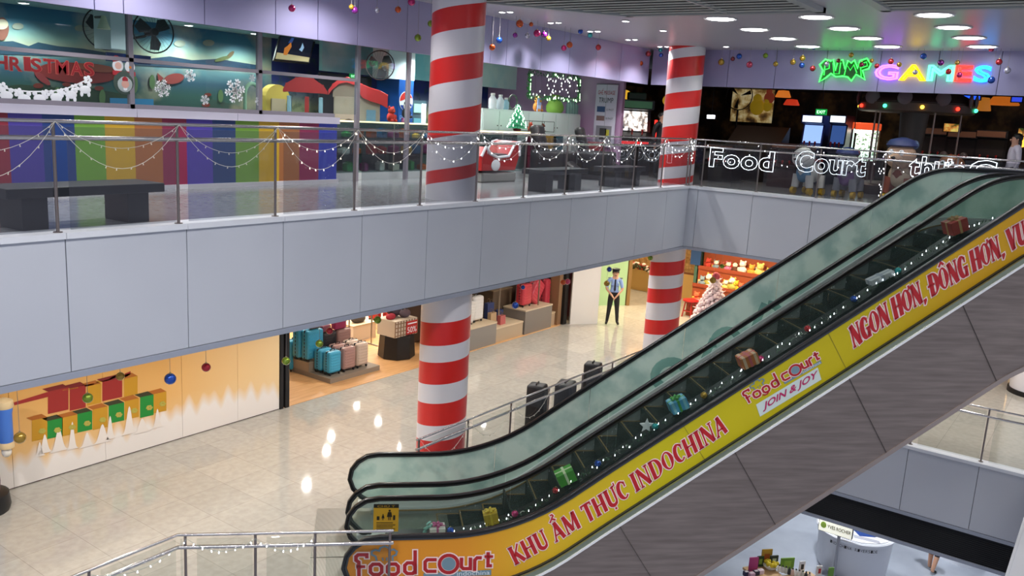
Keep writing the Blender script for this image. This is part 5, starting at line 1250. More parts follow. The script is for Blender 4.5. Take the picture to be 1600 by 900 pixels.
massage_chair('black massage chair behind the railing under the massage banner', 16.9, 11.0, .2)

# ============================================================ HOARDING PRINT
YH = 13.345
wg = thing('gift_picture', 'printed picture of stacked red, green and gold gift boxes on the orange hoarding', 'wall graphic', aty(150, 620, YH))
def gift_print(pts, c, d=0.):
    mb = MB(); mb.prism([aty(u, v, YH-.001-d) for u, v in pts], (0, .002, 0)); return mb
GR, GG, GO, GRD = '#a02a24', '#1f8a34', '#c9931f', '#7a1f1c'
def box_print(x0, y0, x1, y1, sk, c, bow=None):
    # front face sheared along the wall
    k = -.22; f = [(x0, y1+0), (x1, y1+k*(x1-x0)), (x1, y0+k*(x1-x0)), (x0, y0)]
    o = gift_print(f, c).build('printed_box', M(c, .5), wg, world=True)
    tp = [(x0, y0), (x1, y0+k*(x1-x0)), (x1-9, y0+k*(x1-x0)-5), (x0-9, y0-4)]
    gift_print(tp, c).build('printed_lid', M({GR: GRD, GG: '#3a3a20', GO: '#b0641f'}[c], .5), wg, world=True)
    if bow:
        b = MB(); cx, cy = (x0+x1)/2+4, (y0+y1)/2
        for a in range(6): b.sph(aty(cx+3*math.cos(a), cy+2.4*math.sin(a), YH-.006), .03, (1, .1, .7), 8, 6)
        b.build('printed_bow', M('#b5a94a', .5), wg, world=True)
for a in ((75, 612, 107, 647, 0, GR), (109, 607, 134, 642, 0, GR), (136, 604, 158, 634, 0, GO), (160, 597, 191, 627, 0, GR), (194, 592, 215, 620, 0, GO)): box_print(*a)
mb = gift_print([(18, 630), (76, 612), (76, 620), (20, 634)], GR); mb.build('printed_box', M(GR, .5), wg, world=True)
for a in ((98, 609, 122, 611, GO), (125, 603, 147, 606, GR), (150, 596, 172, 599, GO), (172, 590, 182, 594, GR), (195, 584, 204, 590, GR)):
    gift_print([(a[0], a[3]), (a[1+1], a[3]-5), (a[2], a[1]-4), (a[0], a[1])], a[4]).build('printed_lid', M(a[4], .5), wg, world=True)
for a in ((50, 657, 74, 690, 0, GO, 1), (74, 658, 98, 686, 0, GG, 1), (97, 653, 121, 682, 0, GO, 1), (121, 647, 144, 676, 0, GG, 1), (145, 640, 168, 672, 0, GO, 1), (170, 634, 194, 662, 0, GG, 1), (195, 627, 217, 656, 0, GO, 1), (219, 621, 240, 653, 0, GG, 1), (240, 616, 260, 646, 0, GO, 1)): box_print(*a)
for i, u in enumerate((62, 70, 92, 113, 136, 160, 172, 202, 222, 246)):
    v = [705, 700, 697, 694, 690, 684, 678, 670, 668, 660][i]; w_ = 9+3*(i % 3); hh_ = 22+7*(i % 4)
    mb = MB(); qs = [k_*.125-1 for k_ in range(17)]; A_ = [aty(u+w_*q_, v+8-.25*w_*q_, YH-.006) for q_ in qs]; B_ = [aty(u+w_*q_, v+7.5-hh_*math.exp(-5*q_*q_)-.25*w_*q_, YH-.006) for q_ in qs]
    mb.add(A_+B_, [(k_, k_+1, 18+k_, 17+k_) for k_ in range(16)]); mb.build('printed_snow', M('#efe5da', .45), wg, world=True)

# ============================================================ TOY SOLDIER (cut by the left frame edge)
S = Vector((5.08, 12.93, 0)); t = thing('toy_soldier', 'tall blue toy soldier statue cut by the left frame edge', 'statue', S, -.5)
BL = M('#3f6fc0', .4); CR = M('#d3b98c', .5)
mb = MB(); mb.lathe((0, 0, 0), [(.36, 0), (.38, .08), (.36, .26), (.30, .30)], 20); mb.build('base', M('#16181c', .4), t, 40)
for s in (-1, 1):
    mb = MB(); mb.lathe((s*.13, 0, .28), [(.10, 0), (.12, .3), (.12, .62)], 14); mb.build('leg', M('#3a68b4', .4), t, 50)
    mb = MB(); mb.lathe((s*.13, 0, .26), [(.115, 0), (.125, .18), (.12, .3)], 14); mb.build('boot', M('#5a2328', .4), t, 50)
mb = MB(); mb.lathe((0, 0, .88), [(.22, 0), (.26, .12), (.25, .35), (.29, .6), (.25, .78), (.1, .86)], 20); mb.build('tunic', BL, t, 50)
mb = MB(); mb.lathe((0, 0, 1.2), [(.262, 0), (.27, .03), (.262, .07)], 20); mb.build('belt', M('#d8cfc0', .5), t, 50)
for s in (-1, 1):
    mb = MB(); mb.lathe((s*.36, -.03, 1.02), [(.085, .0), (.10, .05), (.10, .45), (.12, .58), (.06, .64)], 14); mb.build('arm', BL, t, 50)
    mb = MB(); mb.lathe((s*.36, -.03, .96), [(.105, 0), (.11, .05), (.10, .09)], 14); mb.build('cuff', CR, t, 50)
    mb = MB(); mb.lathe((s*.36, -.03, 1.56), [(.11, 0), (.13, .04), (.12, .12), (.03, .16)], 14); mb.build('epaulette', CR, t, 50)
    mb = MB(); mb.sph((s*.36, -.03, .90), .075, (.9, 1, 1.2)); mb.build('hand', M('#e6ded0', .5), t, 50)
mb = MB(); mb.sph((0, 0, 1.92), .17, (1, 1, 1.15)); mb.sph((0, -.17, 1.90), .03); mb.build('head', M('#e0b89a', .5), t, 50)
mb = MB(); mb.lathe((0, 0, 2.04), [(.19, 0), (.17, .03), (.19, .42), (.1, .46)], 18); mb.build('hat', M('#1c2c5a', .4), t, 50)

# ============================================================ LUGGAGE
def suitcase(label, P, rz, w, d, h, col, rot=None, band='#20242c', group=None, ribs=True):
    t = thing('suitcase', label, 'suitcase', P, rz, group, rot); z0 = .055
    mb = MB(); mb.box((0, 0, z0+h/2), (w, d, h), r=min(w, d)*.22, seg=3); mb.build('shell', M(col, .35), t, 40)
    mb = MB()
    if ribs:
        for k in range(7):
            z = z0+h*(.12+.76*k/6)
            for s in (-1, 1): mb.box((0, s*d/2, z), (w*.80, .014, h*.055), r=.006, seg=1); 
            for s in (-1, 1): mb.box((s*w/2, 0, z), (.014, d*.30, h*.05), r=.006, seg=1)
        mb.build('ribs', M(col, .35), t, 40)
    mb = MB(); mb.box((0, 0, z0+h/2), (w+.012, .03, h+.012), r=.008, seg=1); mb.build('zip_band', M(band, .5), t)
    mb = MB(); mb.tube([(-w*.16, 0, z0+h-.005), (-w*.16, 0, z0+h+.035), (w*.16, 0, z0+h+.035), (w*.16, 0, z0+h-.005)], .012, 6); mb.build('handle', BLACK, t, 40)
    for sx in (-1, 1):
        for sy in (-1, 1):
            mb = MB(); mb.cyl((sx*w*.38-.012, sy*d*.34, .028), (sx*w*.38+.012, sy*d*.34, .028), .028, seg=12); mb.box((sx*w*.38, sy*d*.34, .05), (.035, .05, .02)); mb.build('wheel', M('#2a2a2c', .5), t, 40)
    return t
WOODP = M('#b9a48c', .5, name='taupe_plinth'); WOODE = M('#d8c4a4', .5)
# left plinth
t = thing('display_plinth', 'low taupe plinth carrying blue and champagne suitcases', 'plinth', (13.4, 14.55, 0))
mb = MB(); mb.bx((12.70, 13.86, 0), (14.26, 15.15, .12)); mb.build('lower_step', M('#8f8272', .5), t, world=True)
mb = MB(); mb.bx((12.70, 14.58, .12), (14.26, 15.15, .34)); mb.build('upper_step', M('#a3947f', .5), t, world=True)
BLU, CHA, ROS = '#3fa3c4', '#c9b3a0', '#a9837a'
for i, (x, y, z, c, w, h, nm) in enumerate(((12.98, 14.12, .12, BLU, .36, .50, 'second small blue suitcase in the front row, nearest the plinth corner'), (12.98+.0, 14.42, .12, BLU, .36, .50, 'small blue suitcase in the front row, furthest left'), (13.42, 14.12, .12, ROS, .38, .52, 'rose brown ribbed suitcase in the middle of the front row'), (13.84, 14.12, .12, CHA, .36, .54, 'champagne ribbed suitcase at the right end of the front row'),
    (13.42, 14.42, .12, ROS, .38, .52, 'rose brown suitcase behind the front row on the plinth'), (13.84, 14.42, .12, CHA, .36, .54, 'champagne suitcase behind the front row on the plinth'))):
    suitcase(nm, (x, y, z), .0, w, .25, h, c)
for i, (x, y, c, w, h, nm) in enumerate(((12.92, 14.72, BLU, .48, .68, 'large blue suitcase on the upper step with a green bauble before it'), (12.86, 14.97, BLU, .46, .70, 'large blue suitcase second from the back on the upper step'), (12.84, 15.24, BLU, .46, .70, 'large blue suitcase at the back left of the plinth'), (13.42, 14.78, '#2c2c30', .42, .52, 'black suitcase in the middle of the upper step'), (13.88, 14.78, ROS, .42, .52, 'rose brown suitcase at the right of the upper step'))):
    suitcase(nm, (x, y, .34 if y < 15.2 else .0), .0, w, .24, h, c)
for i, (x, y, z, col, s) in enumerate(((12.95, 14.72, 1.09, '#7a5f50', .28), (13.36, 14.78, .93, '#8a4a5a', .26), (13.78, 14.78, .93, '#a02a58', .36), (13.95, 14.80, 1.14, '#6a3a5a', .24))):
    t = thing('handbag', '%s bag from the left piled on the back suitcases' % ORD[i], 'bag', (x, y, z)); mb = MB(); mb.box((0, 0, s*.31), (s, s*.5, s*.62), r=s*.12, seg=3); mb.build('body', M(col, .6), t, 50); mb = MB(); mb.tube([(-s*.25, 0, s*.6), (-s*.15, 0, s*.86), (s*.15, 0, s*.86), (s*.25, 0, s*.6)], .014, 6); mb.build('handle', BLACK, t, 40)
t = thing('display_block', 'white display block behind the suitcase plinth', 'plinth', (15.9, 16.35, 0)); mb = MB(); mb.bx((-.42, -.3, 0), (.42, .3, .42)); mb.build('block', M('#d9cfbd', .5), t); mb = MB(); mb.bx((-.43, -.31, .42), (.43, .31, .45)); mb.build('top', M('#cdb692', .5), t)
t = thing('handbag', 'dark bag lying on the white display block', 'bag', (15.9, 16.3, .45)); mb = MB(); mb.sph((0, 0, .1), .2, (1.2, .7, .6)); mb.build('body', M('#4a4038', .7), t, 50); mb = MB(); mb.tube([(-.12, 0, .18), (0, 0, .3), (.12, 0, .18)], .012, 6); mb.build('strap', BLACK, t)
t = thing('display_plinth', 'low cream plinth carrying red suitcases at the back of the luggage shop', 'plinth', (17.6, 16.95, 0)); mb = MB(); mb.bx((-.65, -.45, 0), (.65, .45, .16)); mb.build('block', M('#d9bf94', .5), t); mb = MB(); mb.bx((-.66, -.46, .16), (.66, .46, .18)); mb.build('top', M('#e0cba6', .5), t)
suitcase('larger red suitcase on the cream plinth at the shop back', (17.62, 16.75, .18), .0, .45, .27, .65, '#b02a24'); suitcase('smaller red suitcase at the left of the cream plinth', (17.18, 16.95, .18), .1, .34, .25, .55, '#a0241f')
suitcase('dark grey suitcase standing right of the red suitcases', (18.5, 17.0, .0), .0, .5, .3, .75, '#33323a'); suitcase('black suitcase behind the discount bin', (18.95, 16.6, .0), .0, .42, .3, .7, '#222226')
# hanging wire frame
t = thing('clothes_rack', 'slim metal rack standing behind the suitcase plinth', 'rack', (15.3, 15.6, 0)); mb = MB(); mb.tube([(-.4, 0, 0), (-.4, 0, 1.5), (.4, 0, 1.5), (.4, 0, 0)], .02, 8); mb.tube([(-.4, -.25, .02), (-.4, .25, .02)], .02, 8); mb.tube([(.4, -.25, .02), (.4, .25, .02)], .02, 8); mb.build('frame', M('#9a9488', .4, .8), t, 40)
mb = MB(); mb.bx((-.38, -.02, .9), (.38, .02, 1.45)); mb.build('hanging_sheet', M('#c9b48c', .6), t)
# discount bin
P = Vector((15.42, 14.42, 0)); t = thing('discount_bin', 'black based bin with a red half-price card, heaped with bags', 'bin', P)
mb = MB(); mb.lathe((0, 0, 0), [(.44, 0), (.47, .03), (.43, .58), (.40, .60)], 8); mb.build('base', M('#1a1512', .5), t)
mb = MB(); mb.box((0, 0, .80), (.80, .62, .42), r=.01); mb.build('basket', M('#c9b9a2', .7), t)
mb = MB()
for k in range(9):
    mb.box((-.40+k*.1, -.315, .8), (.03, .008, .4)); 
for k in range(4): mb.box((0, -.316, .64+k*.1), (.8, .008, .025))
mb.build('lattice', M('#8a6a50', .7), t)
mb = MB(); mb.bx((-.02, -.335, .62), (.38, -.325, .96)); cd = mb.build('price_card', M('#b5201c', .5), t)
mb = MB(); text(mb, '50%', (.01, -.338, .66), (.34, 0, 0), (0, 0, .15)); mb.build('price_lettering', SNOW, cd); mb = MB(); mb.bx((.02, -.338, .88), (.36, -.336, .91)); mb.build('price_line', SNOW, cd)
for i, (x, y, z, col, s) in enumerate(((-.25, 0, .98, '#b02a3a', .26), (0, .1, 1.02, '#4a3a44', .40), (.15, -.1, 1.0, '#5a4a52', .32), (.12, .12, 1.2, '#3fa8c4', .26), (-.15, .15, 1.12, '#5a4038', .3))):
    t = thing('bag', '%s bag in the heap on the discount bin' % ['red front left', 'largest dark grey', 'grey front right', 'bright blue topmost', 'brown rear left'][i], 'bag', P+Vector((x, y, z))); mb = MB(); mb.sph((0, 0, s*.35), s*.5, (1.1, .8, .7)); mb.build('body', M(col, .7), t, 50); mb = MB(); mb.tube([(-s*.3, 0, s*.6), (0, 0, s*.85), (s*.3, 0, s*.6)], .012, 6); mb.build('strap', BLACK, t)
# right-hand window display
def plinth(nm, x0, x1, y0, y1, h, c1, c2, lab):
    t = thing('display_plinth', lab, 'plinth', ((x0+x1)/2, (y0+y1)/2, 0)); mb = MB(); mb.bx((x0, y0, 0), (x1, y1, h-.04)); mb.build('body', M(c1, .25), t, world=True); mb = MB(); mb.bx((x0-.01, y0-.01, h-.04), (x1+.01, y1+.01, h)); mb.build('top', M(c2, .4), t, world=True); return t
plinth('a', 16.3, 18.28, 13.42, 14.2, .62, '#8c857c', '#d3bd9c', 'grey fronted plinth with white suitcases right of the striped column')
plinth('b', 18.32, 19.60, 13.46, 14.2, .42, '#b8a386', '#d3bd9c', 'low tan plinth with paper bags in the luggage window')
plinth('c', 19.64, 21.02, 13.42, 14.2, .72, '#7c756d', '#c9b79a', 'glossy grey plinth with pink suitcases in the luggage window')
plinth('d', 21.05, 21.33, 13.5, 14.2, .42, '#b39c80', '#c9b08c', 'narrow tan plinth at the right end of the luggage window')
suitcase('white suitcase leaning left on the grey plinth', (17.35, 13.8, .62), 0, .42, .27, .60, '#dedad2', rot=(0, .22, 0))
suitcase('upright white suitcase on the grey plinth', (17.85, 13.85, .62), 0, .42, .28, .66, '#e2dfd8')
suitcase('upright pink suitcase at the left of the glossy grey plinth', (20.05, 13.8, .72), 0, .44, .29, .62, '#c8404a')
suitcase('large pink suitcase tipped over in the middle of the glossy plinth', (20.42, 13.85, .74), 0, .46, .30, .72, '#c23c4a', rot=(0, .62, 0))
suitcase('tall pink suitcase on the narrow tan plinth', (21.20, 13.85, .42), 0, .24, .3, .92, '#bf3a48')
for nm, x, y, z, w, h, c in (('tan paper bag with looped handles at the left of the low plinth', 18.5, 13.75, .42, .26, .36, '#b99a74'), ('pink paper bag at the front of the low plinth', 18.82, 13.66, .42, .24, .25, '#b8605c'), ('blue bag behind the paper bags in the window', 18.75, 14.05, .42, .3, .55, '#2f3f6e'), ('navy bag beside the blue bauble in the window', 19.15, 14.0, .42, .28, .3, '#2c3a66'), ('brown bag hung beside the upright white suitcase', 18.2, 14.05, .62, .22, .42, '#8a6a4a')):
    t = thing('shopping_bag', nm, 'bag', (x, y, z)); mb = MB(); mb.prism([(-w/2, -.06, 0), (w/2, -.06, 0), (w/2*.95, -.05, h), (-w/2*.95, -.05, h)], (0, .12, 0)); mb.build('body', M(c, .6), t)
    for yy in (-.05, .05): mb = MB(); mb.tube([(-w*.2, yy, h), (-w*.15, yy, h+.10), (w*.15, yy, h+.10), (w*.2, yy, h)], .008, 6); mb.build('handle', M('#6a5238', .6), t, 40)
mb = MB(); mb.bx((19.3, 14.35, 0), (20.2, 14.9, 1.15)); p = tag(mb.build('display_cabinet', M('#6a5a48', .4)), 'brown display cabinet behind the blue bauble in the luggage window', 'cabinet'); mb = MB(); mb.bx((19.28, 14.33, 1.15), (20.22, 14.92, 1.18)); mb.build('top', M('#8a765c', .3), p, world=True)
for x in (16.5, 18.3, 20.2): 
    mb = MB(); mb.bx((x, 13.38, .8), (x+.03, 13.41, 3.27)); struct('trim_7', mb, M('#8a7a68', .4, .5))
mb = MB(); mb.bx((16.3, 14.95, 0), (21.5, 15.0, 3.2)); struct('wall_back', mb, M('#5a4436', .5))
mb = MB(); mb.bx((21.35, 13.42, 0), (21.54, 13.75, 3.27)); struct('wall_right', mb, M('#8a6a4c', .45))

# ============================================================ BLACK SPEAKERS BEHIND THE ESCALATOR RAILING
for lab, x, w in (('black loudspeaker box behind the railing, nearer of two', 13.72, .34), ('black loudspeaker box behind the railing, further of two', 15.9, .34), ('low black box between the two loudspeakers behind the railing', 14.8, .5)):
    h = .92 if 'low' not in lab else .72
    t = thing('loudspeaker', lab, 'loudspeaker', (x, 8.98, 0), .3); mb = MB(); mb.box((0, 0, h/2), (w, .36, h), r=.05, seg=3); mb.build('cabinet', M('#17171a', .5), t, 50)
    mb = MB(); mb.box((0, -.185, h*.5), (w*.8, .012, h*.8)); mb.build('grille', M('#26262a', .8), t); mb = MB(); mb.tube([(-.08, 0, h), (-.08, 0, h+.03), (.08, 0, h+.03), (.08, 0, h)], .012, 6); mb.build('handle', BLACK, t)

# ============================================================ CORRIDOR AND TOY SHOP
p0, p1 = atx(968, 445, 28.5), atx(1032, 405, 28.5)
t = NT('hexagon_mesh', .5); vo = t.new('TexVoronoi', feature='DISTANCE_TO_EDGE'); vo.inputs['Scale'].default_value = 9; vo.inputs['Randomness'].default_value = .12; t.link(t.geo.outputs['Position'], vo.inputs['Vector'])
t.base(t.ramp(vo.outputs['Distance'], [(.0, '#8a6030'), (.14, '#d8b070')])); HEX = t.m
t = thing('mesh_screen', 'honeycomb patterned tan screen over the warm corridor counter', 'screen', (28.5, 13, 1.0))
mb = MB(); mb.bx((28.5, 10.5, .95), (28.56, 15.6, 3.2)); mb.build('panel', HEX, t, world=True); mb = MB(); mb.bx((28.46, 10.5, .88), (28.6, 15.6, .95)); mb.build('bottom_rail', M('#7a4a2c', .5), t, world=True)
mb = MB(); mb.bx((28.42, 10.5, 0), (28.7, 15.6, .88)); tag(mb.build('counter', M('#d8b068', .5)), 'warm tan counter below the honeycomb screen', 'counter')
d = Vector((.75, -.62, 0)); mb = MB(); mb.obox((24.6, 14.2, 0), (d*1.3, Vector((.03, .04, 0)), (0, 0, 3.0))); p = tag(mb.build('partition_screen', M('#a8cfa0', .5)), 'pale green upright panel behind the security guard', 'panel')
mb = MB(); mb.obox((25.6, 13.36, 0), (d*.12, Vector((.08, .1, 0)), (0, 0, 3.0))); mb.build('post', M('#8a6a3a', .5), p, world=True)
t = thing('garland', 'swag of white and red flowers and leaves draped over the honeycomb screen', 'garland', (28.4, 13, 2.3)); rr = random.Random(4)
for nm, col, n, s in (('white_flowers', '#e8d8c8', 26, .07), ('red_flowers', '#b03a24', 18, .07), ('leaves', '#4a4a2a', 40, .08)):
    mb = MB()
    for i in range(n): 
        f = rr.random(); c = atx(988+38*f, 413+14*f*f+rr.uniform(-3, 5), 28.3); mb.sph(c, s*rr.uniform(.7, 1.3), (1, 1, .8), 8, 6)
    o = mb.build(nm, M(col, .7), t, world=True); o['kind'] = 'stuff'
# stool and shelves
t = thing('stool', 'round red wooden stool beside the far striped column', 'stool', (25.75, 11.1, 0)); RED_S = M('#a81e1a', .4)
mb = MB(); mb.lathe((0, 0, .52), [(.24, 0), (.26, .02), (.25, .06), (.1, .07)], 20); mb.build('seat', RED_S, t, 50)
for k in range(4): a = k*PI/2+.6; mb = MB(); mb.cyl((.24*math.cos(a), .24*math.sin(a), 0), (.16*math.cos(a), .16*math.sin(a), .53), .024, seg=8); mb.build('leg', RED_S, t, 40)
mb = MB(); mb.tube([(.2*math.cos(k*PI/2+.6), .2*math.sin(k*PI/2+.6), .2) for k in range(4)], .015, 6, closed=True); mb.build('stretcher', RED_S, t, 40)
XT = 26.8
WD = M('#8f421f', .5, name='red_brown_shelf_wood')
Y0, Y1 = 11.3, 4.0
t = thing('shelf_unit', 'long stepped red-brown shelf unit full of toys in the toy shop', 'shelves', (XT, 7.6, 0))
tiers = [(XT-.9, .0, .42), (XT-.55, .42, .95), (XT-.2, .95, 1.5), (XT+.15, 1.5, 2.1)]
for i, (x, z0, z1) in enumerate(tiers):
    mb = MB(); mb.bx((x, Y1, z0), (x+.34, Y0, z1-.02)); mb.build('tier', WD, t, world=True)
    mb = MB(); mb.bx((x-.03, Y1, z1-.02), (x+.40, Y0, z1)); mb.build('board', M('#a8481f', .45), t, world=True)
    mb = MB(); mb.bx((x-.04, Y1, z1), (x-.02, Y0, z1+.11)); mb.build('lip', M('#8a3a1c', .5), t, world=True)
mb = MB(); mb.bx((XT+.55, Y1-2, 0), (XT+.65, Y0+.2, 3.26)); struct('wall_back', mb, M('#8a4a20', .6))
mb = MB(); mb.bx((XT-.2, 11.35, 0), (XT+.6, 11.45, 3.26)); struct('wall_left', mb, M('#3a5a4a', .5))
mb = MB(); mb.bx((XT-.25, 11.25, 1.6), (XT-.2, 11.6, 3.26)); struct('trim_8', mb, M('#1f3f6a', .5))
TC = ['#c8b09a', '#b83a2a', '#d89a3a', '#e2d4c4', '#8a3f2a', '#c86a8a', '#5a3420', '#b0a24a', '#d8603a', '#7a8a94', '#4a5a2a', '#e6c26a']
rr = random.Random(11)
for i, (x, z0, z1) in enumerate(tiers):
    cnt = 0; y = Y0-.25
    while y > Y1+1.0:
        s = rr.uniform(.34, .52)*(1.1 if i == 3 else 1); c = rr.choice(TC)
        plush('%s plush from the left on the %s tier of the toy shop shelves' % (ORD[cnt], ['lowest', 'second', 'third', 'top'][i]), (x+.18, y, z1), s, c, rr.choice([c, c, '#e0d0b8']), c, -PI/2+rr.uniform(-.4, .4), parts=False)
        cnt += 1; y -= s*.56+rr.uniform(.0, .06)
for i in (0, 1, 2):
    x, z0, z1 = tiers[i]; cnt = 0; y = Y0-.15
    while y > Y1+1.6 and cnt < 26:
        w = rr.uniform(.14, .26); h = rr.uniform(.16, .30); c = rr.choice(['#f0d890', '#e8c84a', '#d83a2a', '#e6d8c0', '#c8742a', '#b8443a'])
        mb = MB(); mb.box((x+.30, y, z1+h/2), (.07, w, h), r=.006, seg=1); p = tag(mb.build('toy_box', M(c, .5)), '%s boxed toy from the left behind the plush on the %s tier' % (ORD[cnt], ['lowest', 'second', 'third'][i]), 'boxed toy')
        mb = MB(); mb.box((x+.262, y, z1+h*.5), (.006, w*.7, h*.5)); mb.build('window', M(rr.choice(TC), .5), p, world=True); cnt += 1; y -= w+rr.uniform(.01, .06)
# upper wall racks of boxed toys
for r_, z in enumerate((2.35, 2.85)):
    t2 = tag(MB().box((XT+.42, 7.5, z-.02), (.26, 6.6, .03)).build('toy_shelf', M('#9a5a28', .5)), '%s wall shelf of boxed toys above the stepped unit' % ('lower' if r_ == 0 else 'upper'), 'shelf'); cnt = 0; y = 10.7
    while y > 4.6 and cnt < 26:
        w = rr.uniform(.16, .3); h = rr.uniform(.2, .38); c = rr.choice(TC+['#f0d890', '#e8c84a', '#d83a2a'])
        mb = MB(); mb.box((XT+.40, y, z+h/2-.005), (.14, w, h), r=.01, seg=1); p = tag(mb.build('toy_box', M(c, .5)), '%s boxed toy from the left on the %s wall shelf' % (ORD[cnt], 'lower' if r_ == 0 else 'upper'), 'boxed toy')
        mb = MB(); mb.box((XT+.325, y, z+h*.45), (.01, w*.7, h*.4)); mb.build('window', M(rr.choice(TC), .5), p, world=True)
        cnt += 1; y -= w+rr.uniform(.02, .14)
WL = bulb_mesh('light', M('#ffe8d8', .4, emit=1.5), 1.2)
TP = atz(1119, 431, 1.85)
cone_tree('white snowy christmas tree in front of the toy shelves', (*TP[:2], .0), 1.80, .66, M('#efdce0', .7), WL, M('#c9b8b0', .5), 30, True)
mb = MB(); mb.sph((0, 0, 0), .12); 
o = mb.build('head', M('#b84a5a', .8), None, 60); o.location = (*TP[:2], 1.72); tag(o, 'pink ball topper on the white snowy tree', 'tree topper')
o = plush('yellow plush on the shelf beside the white tree top', (XT-.38, 9.9, .95), .42, '#c8a824', '#d0b02a', '#c8a824', -PI/2)

# ============================================================ PEOPLE
def person(label, P, rz, H, pose, colors, kids=None):
    """one skinned body; joints in metres for a 1.72 m figure facing -y, scaled to H"""
    k = H/1.72; t = thing('person', label, 'person', P, rz)
    J = dict(pel=(0, 0, .95), wst=(0, .0, 1.08), chs=(0, .0, 1.27), nkb=(0, .01, 1.44), nk=(0, 0, 1.50), hd=(0, -.012, 1.60), tp=(0, -.005, 1.685))
    for s, n in ((1, 'l'), (-1, 'r')):
        J['hip'+n] = (s*.085, 0, .90); J['kne'+n] = (s*.095, -.015, .50); J['ank'+n] = (s*.10, .02, .095); J['toe'+n] = (s*.12, -.15, .04)
        J['sho'+n] = (s*.175, .01, 1.40); J['elb'+n] = (s*.24, .03, 1.13); J['wri'+n] = (s*.24, -.05, .89); J['pal'+n] = (s*.24, -.065, .82)
    J.update(pose)
    R = dict(pel=.135, wst=.122, chs=.145, nkb=.085, nk=.056, hd=.106, tp=.084, hip=.112, kne=.072, ank=.050, toe=.038, sho=.074, elb=.050, wri=.028, pal=.032)
    E_ = [('pel', 'wst'), ('wst', 'chs'), ('chs', 'nkb'), ('nkb', 'nk'), ('nk', 'hd'), ('hd', 'tp')]
    for n in 'lr': E_ += [('pel', 'hip'+n), ('hip'+n, 'kne'+n), ('kne'+n, 'ank'+n), ('ank'+n, 'toe'+n), ('nkb', 'sho'+n), ('sho'+n, 'elb'+n), ('elb'+n, 'wri'+n), ('wri'+n, 'pal'+n)]
    names = list(J); pts = [Vector(J[n]) for n in names]; rad = [R.get(n, R.get(n[:-1], .05)) for n in names]; edges = [(names.index(a), names.index(b)) for a, b in E_]
    # fingers
    for n, s in (('l', 1), ('r', -1)):
        w, p = Vector(J['wri'+n]), Vector(J['pal'+n]); d = (p-w).normalized(); side = Vector((0, 1, 0)); side = (side-d*side.dot(d)).normalized(); inn = d.cross(side)*s
        bi = names.index('pal'+n)
        for f in range(4):
            o = p+side*(-.027+.018*f)+d*.012; ln = (.062, .072, .068, .052)[f]
            a = len(pts); pts += [o, o+d*ln*.5+inn*.006, o+d*ln*.95+inn*.022]; rad += [.0105, .0095, .008]; edges += [(bi, a), (a, a+1), (a+1, a+2)]
        a = len(pts); o = w.lerp(p, .55)-side*.034; pts += [o, o+d*.03-side*.014, o+d*.055-side*.012+inn*.01]; rad += [.012, .011, .009]; edges += [(names.index('wri'+n), a), (a, a+1), (a+1, a+2)]
    me = bpy.data.meshes.new('body'); me.from_pydata([p*k for p in pts], edges, []); ob = bpy.data.objects.new('body', me); COL.objects.link(ob)
    sk = ob.modifiers.new('skin', 'SKIN'); sk.use_smooth_shade = True
    for i, v in enumerate(me.skin_vertices[0].data): v.radius = (rad[i]*k, rad[i]*k); v.use_root = (i == 0)
    ss = ob.modifiers.new('sub', 'SUBSURF'); ss.levels = 2
    dg = bpy.context.evaluated_depsgraph_get(); dg.update()
    m2 = bpy.data.meshes.new_from_object(ob.evaluated_get(dg)); bpy.data.objects.remove(ob); bpy.data.meshes.remove(me)
    mats = ['skin', 'top', 'bottom', 'shoe']; m2.materials.clear()
    for m in mats: m2.materials.append(M(colors[m], .6))
    sl = colors.get('sleeve', 1.0)
    def which(co):
        best, bd = None, 1e9
        for a, b in E_:
            A, B = Vector(J[a]), Vector(J[b]); ab = B-A; u = max(0, min(1, (co-A).dot(ab)/max(ab.length_squared, 1e-9))); d = (co-(A+ab*u)).length/(R.get(b, R.get(b[:-1], .05)))
            if d < bd: bd, best, bu = d, (a, b), u
        a, b = best
        if a in ('nk', 'hd') or b == 'nk' and bu > .4: return 0
        if a[:3] == 'wri' or b[:3] == 'pal': return 0
        if a[:3] == 'elb': return 1 if bu < sl-1 else 0
        if a[:3] == 'sho': return 1 if bu < sl else 0
        if a[:3] == 'ank' or co.z < .085: return 3
        if a[:3] in ('hip', 'kne'): return 0 if colors.get('skirt') and co.z < .5 else 2
        if a == 'pel': return 2 if b != 'wst' or co.z < colors.get('waist', 1.0) else 1
        return 1
    for p in m2.polygons: p.material_index = which(p.center/k); p.use_smooth = True
    b = bpy.data.objects.new('body', m2); COL.objects.link(b); b.parent = t
    hd = Vector(J['hd'])*k; fw = Vector((0, -1, 0))
    mb = MB(); mb.sph(hd+Vector((0, -.106, -.014))*k, .017*k, (.8, 1.2, 1.4), 8, 6); mb.build('nose', M(colors['skin'], .6), t, 60)
    for s in (-1, 1):
        mb = MB(); mb.sph(hd+Vector((s*.034, -.094, .014))*k, .008*k, (1.3, .6, .8), 8, 6); mb.build('eye', M('#1c1614', .4), t, 60)
        mb = MB(); mb.sph(hd+Vector((s*.094, .01, 0))*k, .024*k, (.4, .8, 1.2), 8, 6); mb.build('ear', M(colors['skin'], .6), t, 60)
    mb = MB(); mb.sph(hd+Vector((0, -.090, -.052))*k, .018*k, (1.5, .5, .4), 8, 6); mb.build('mouth', M('#8a4a44', .6), t, 60)
    hl = colors.get('hairlen', 0)
    mb = MB(); mb.sph(hd+Vector((0, .034, .036))*k, .106*k, (1.02, 1.0, .98), 16, 12)
    if hl: mb.sph(hd+Vector((0, .07, -.10))*k, .095*k, (1.05, .6, 1.6), 14, 10)
    mb.build('hair', M('#15120f', .5), t, 60)
    return t, J, k
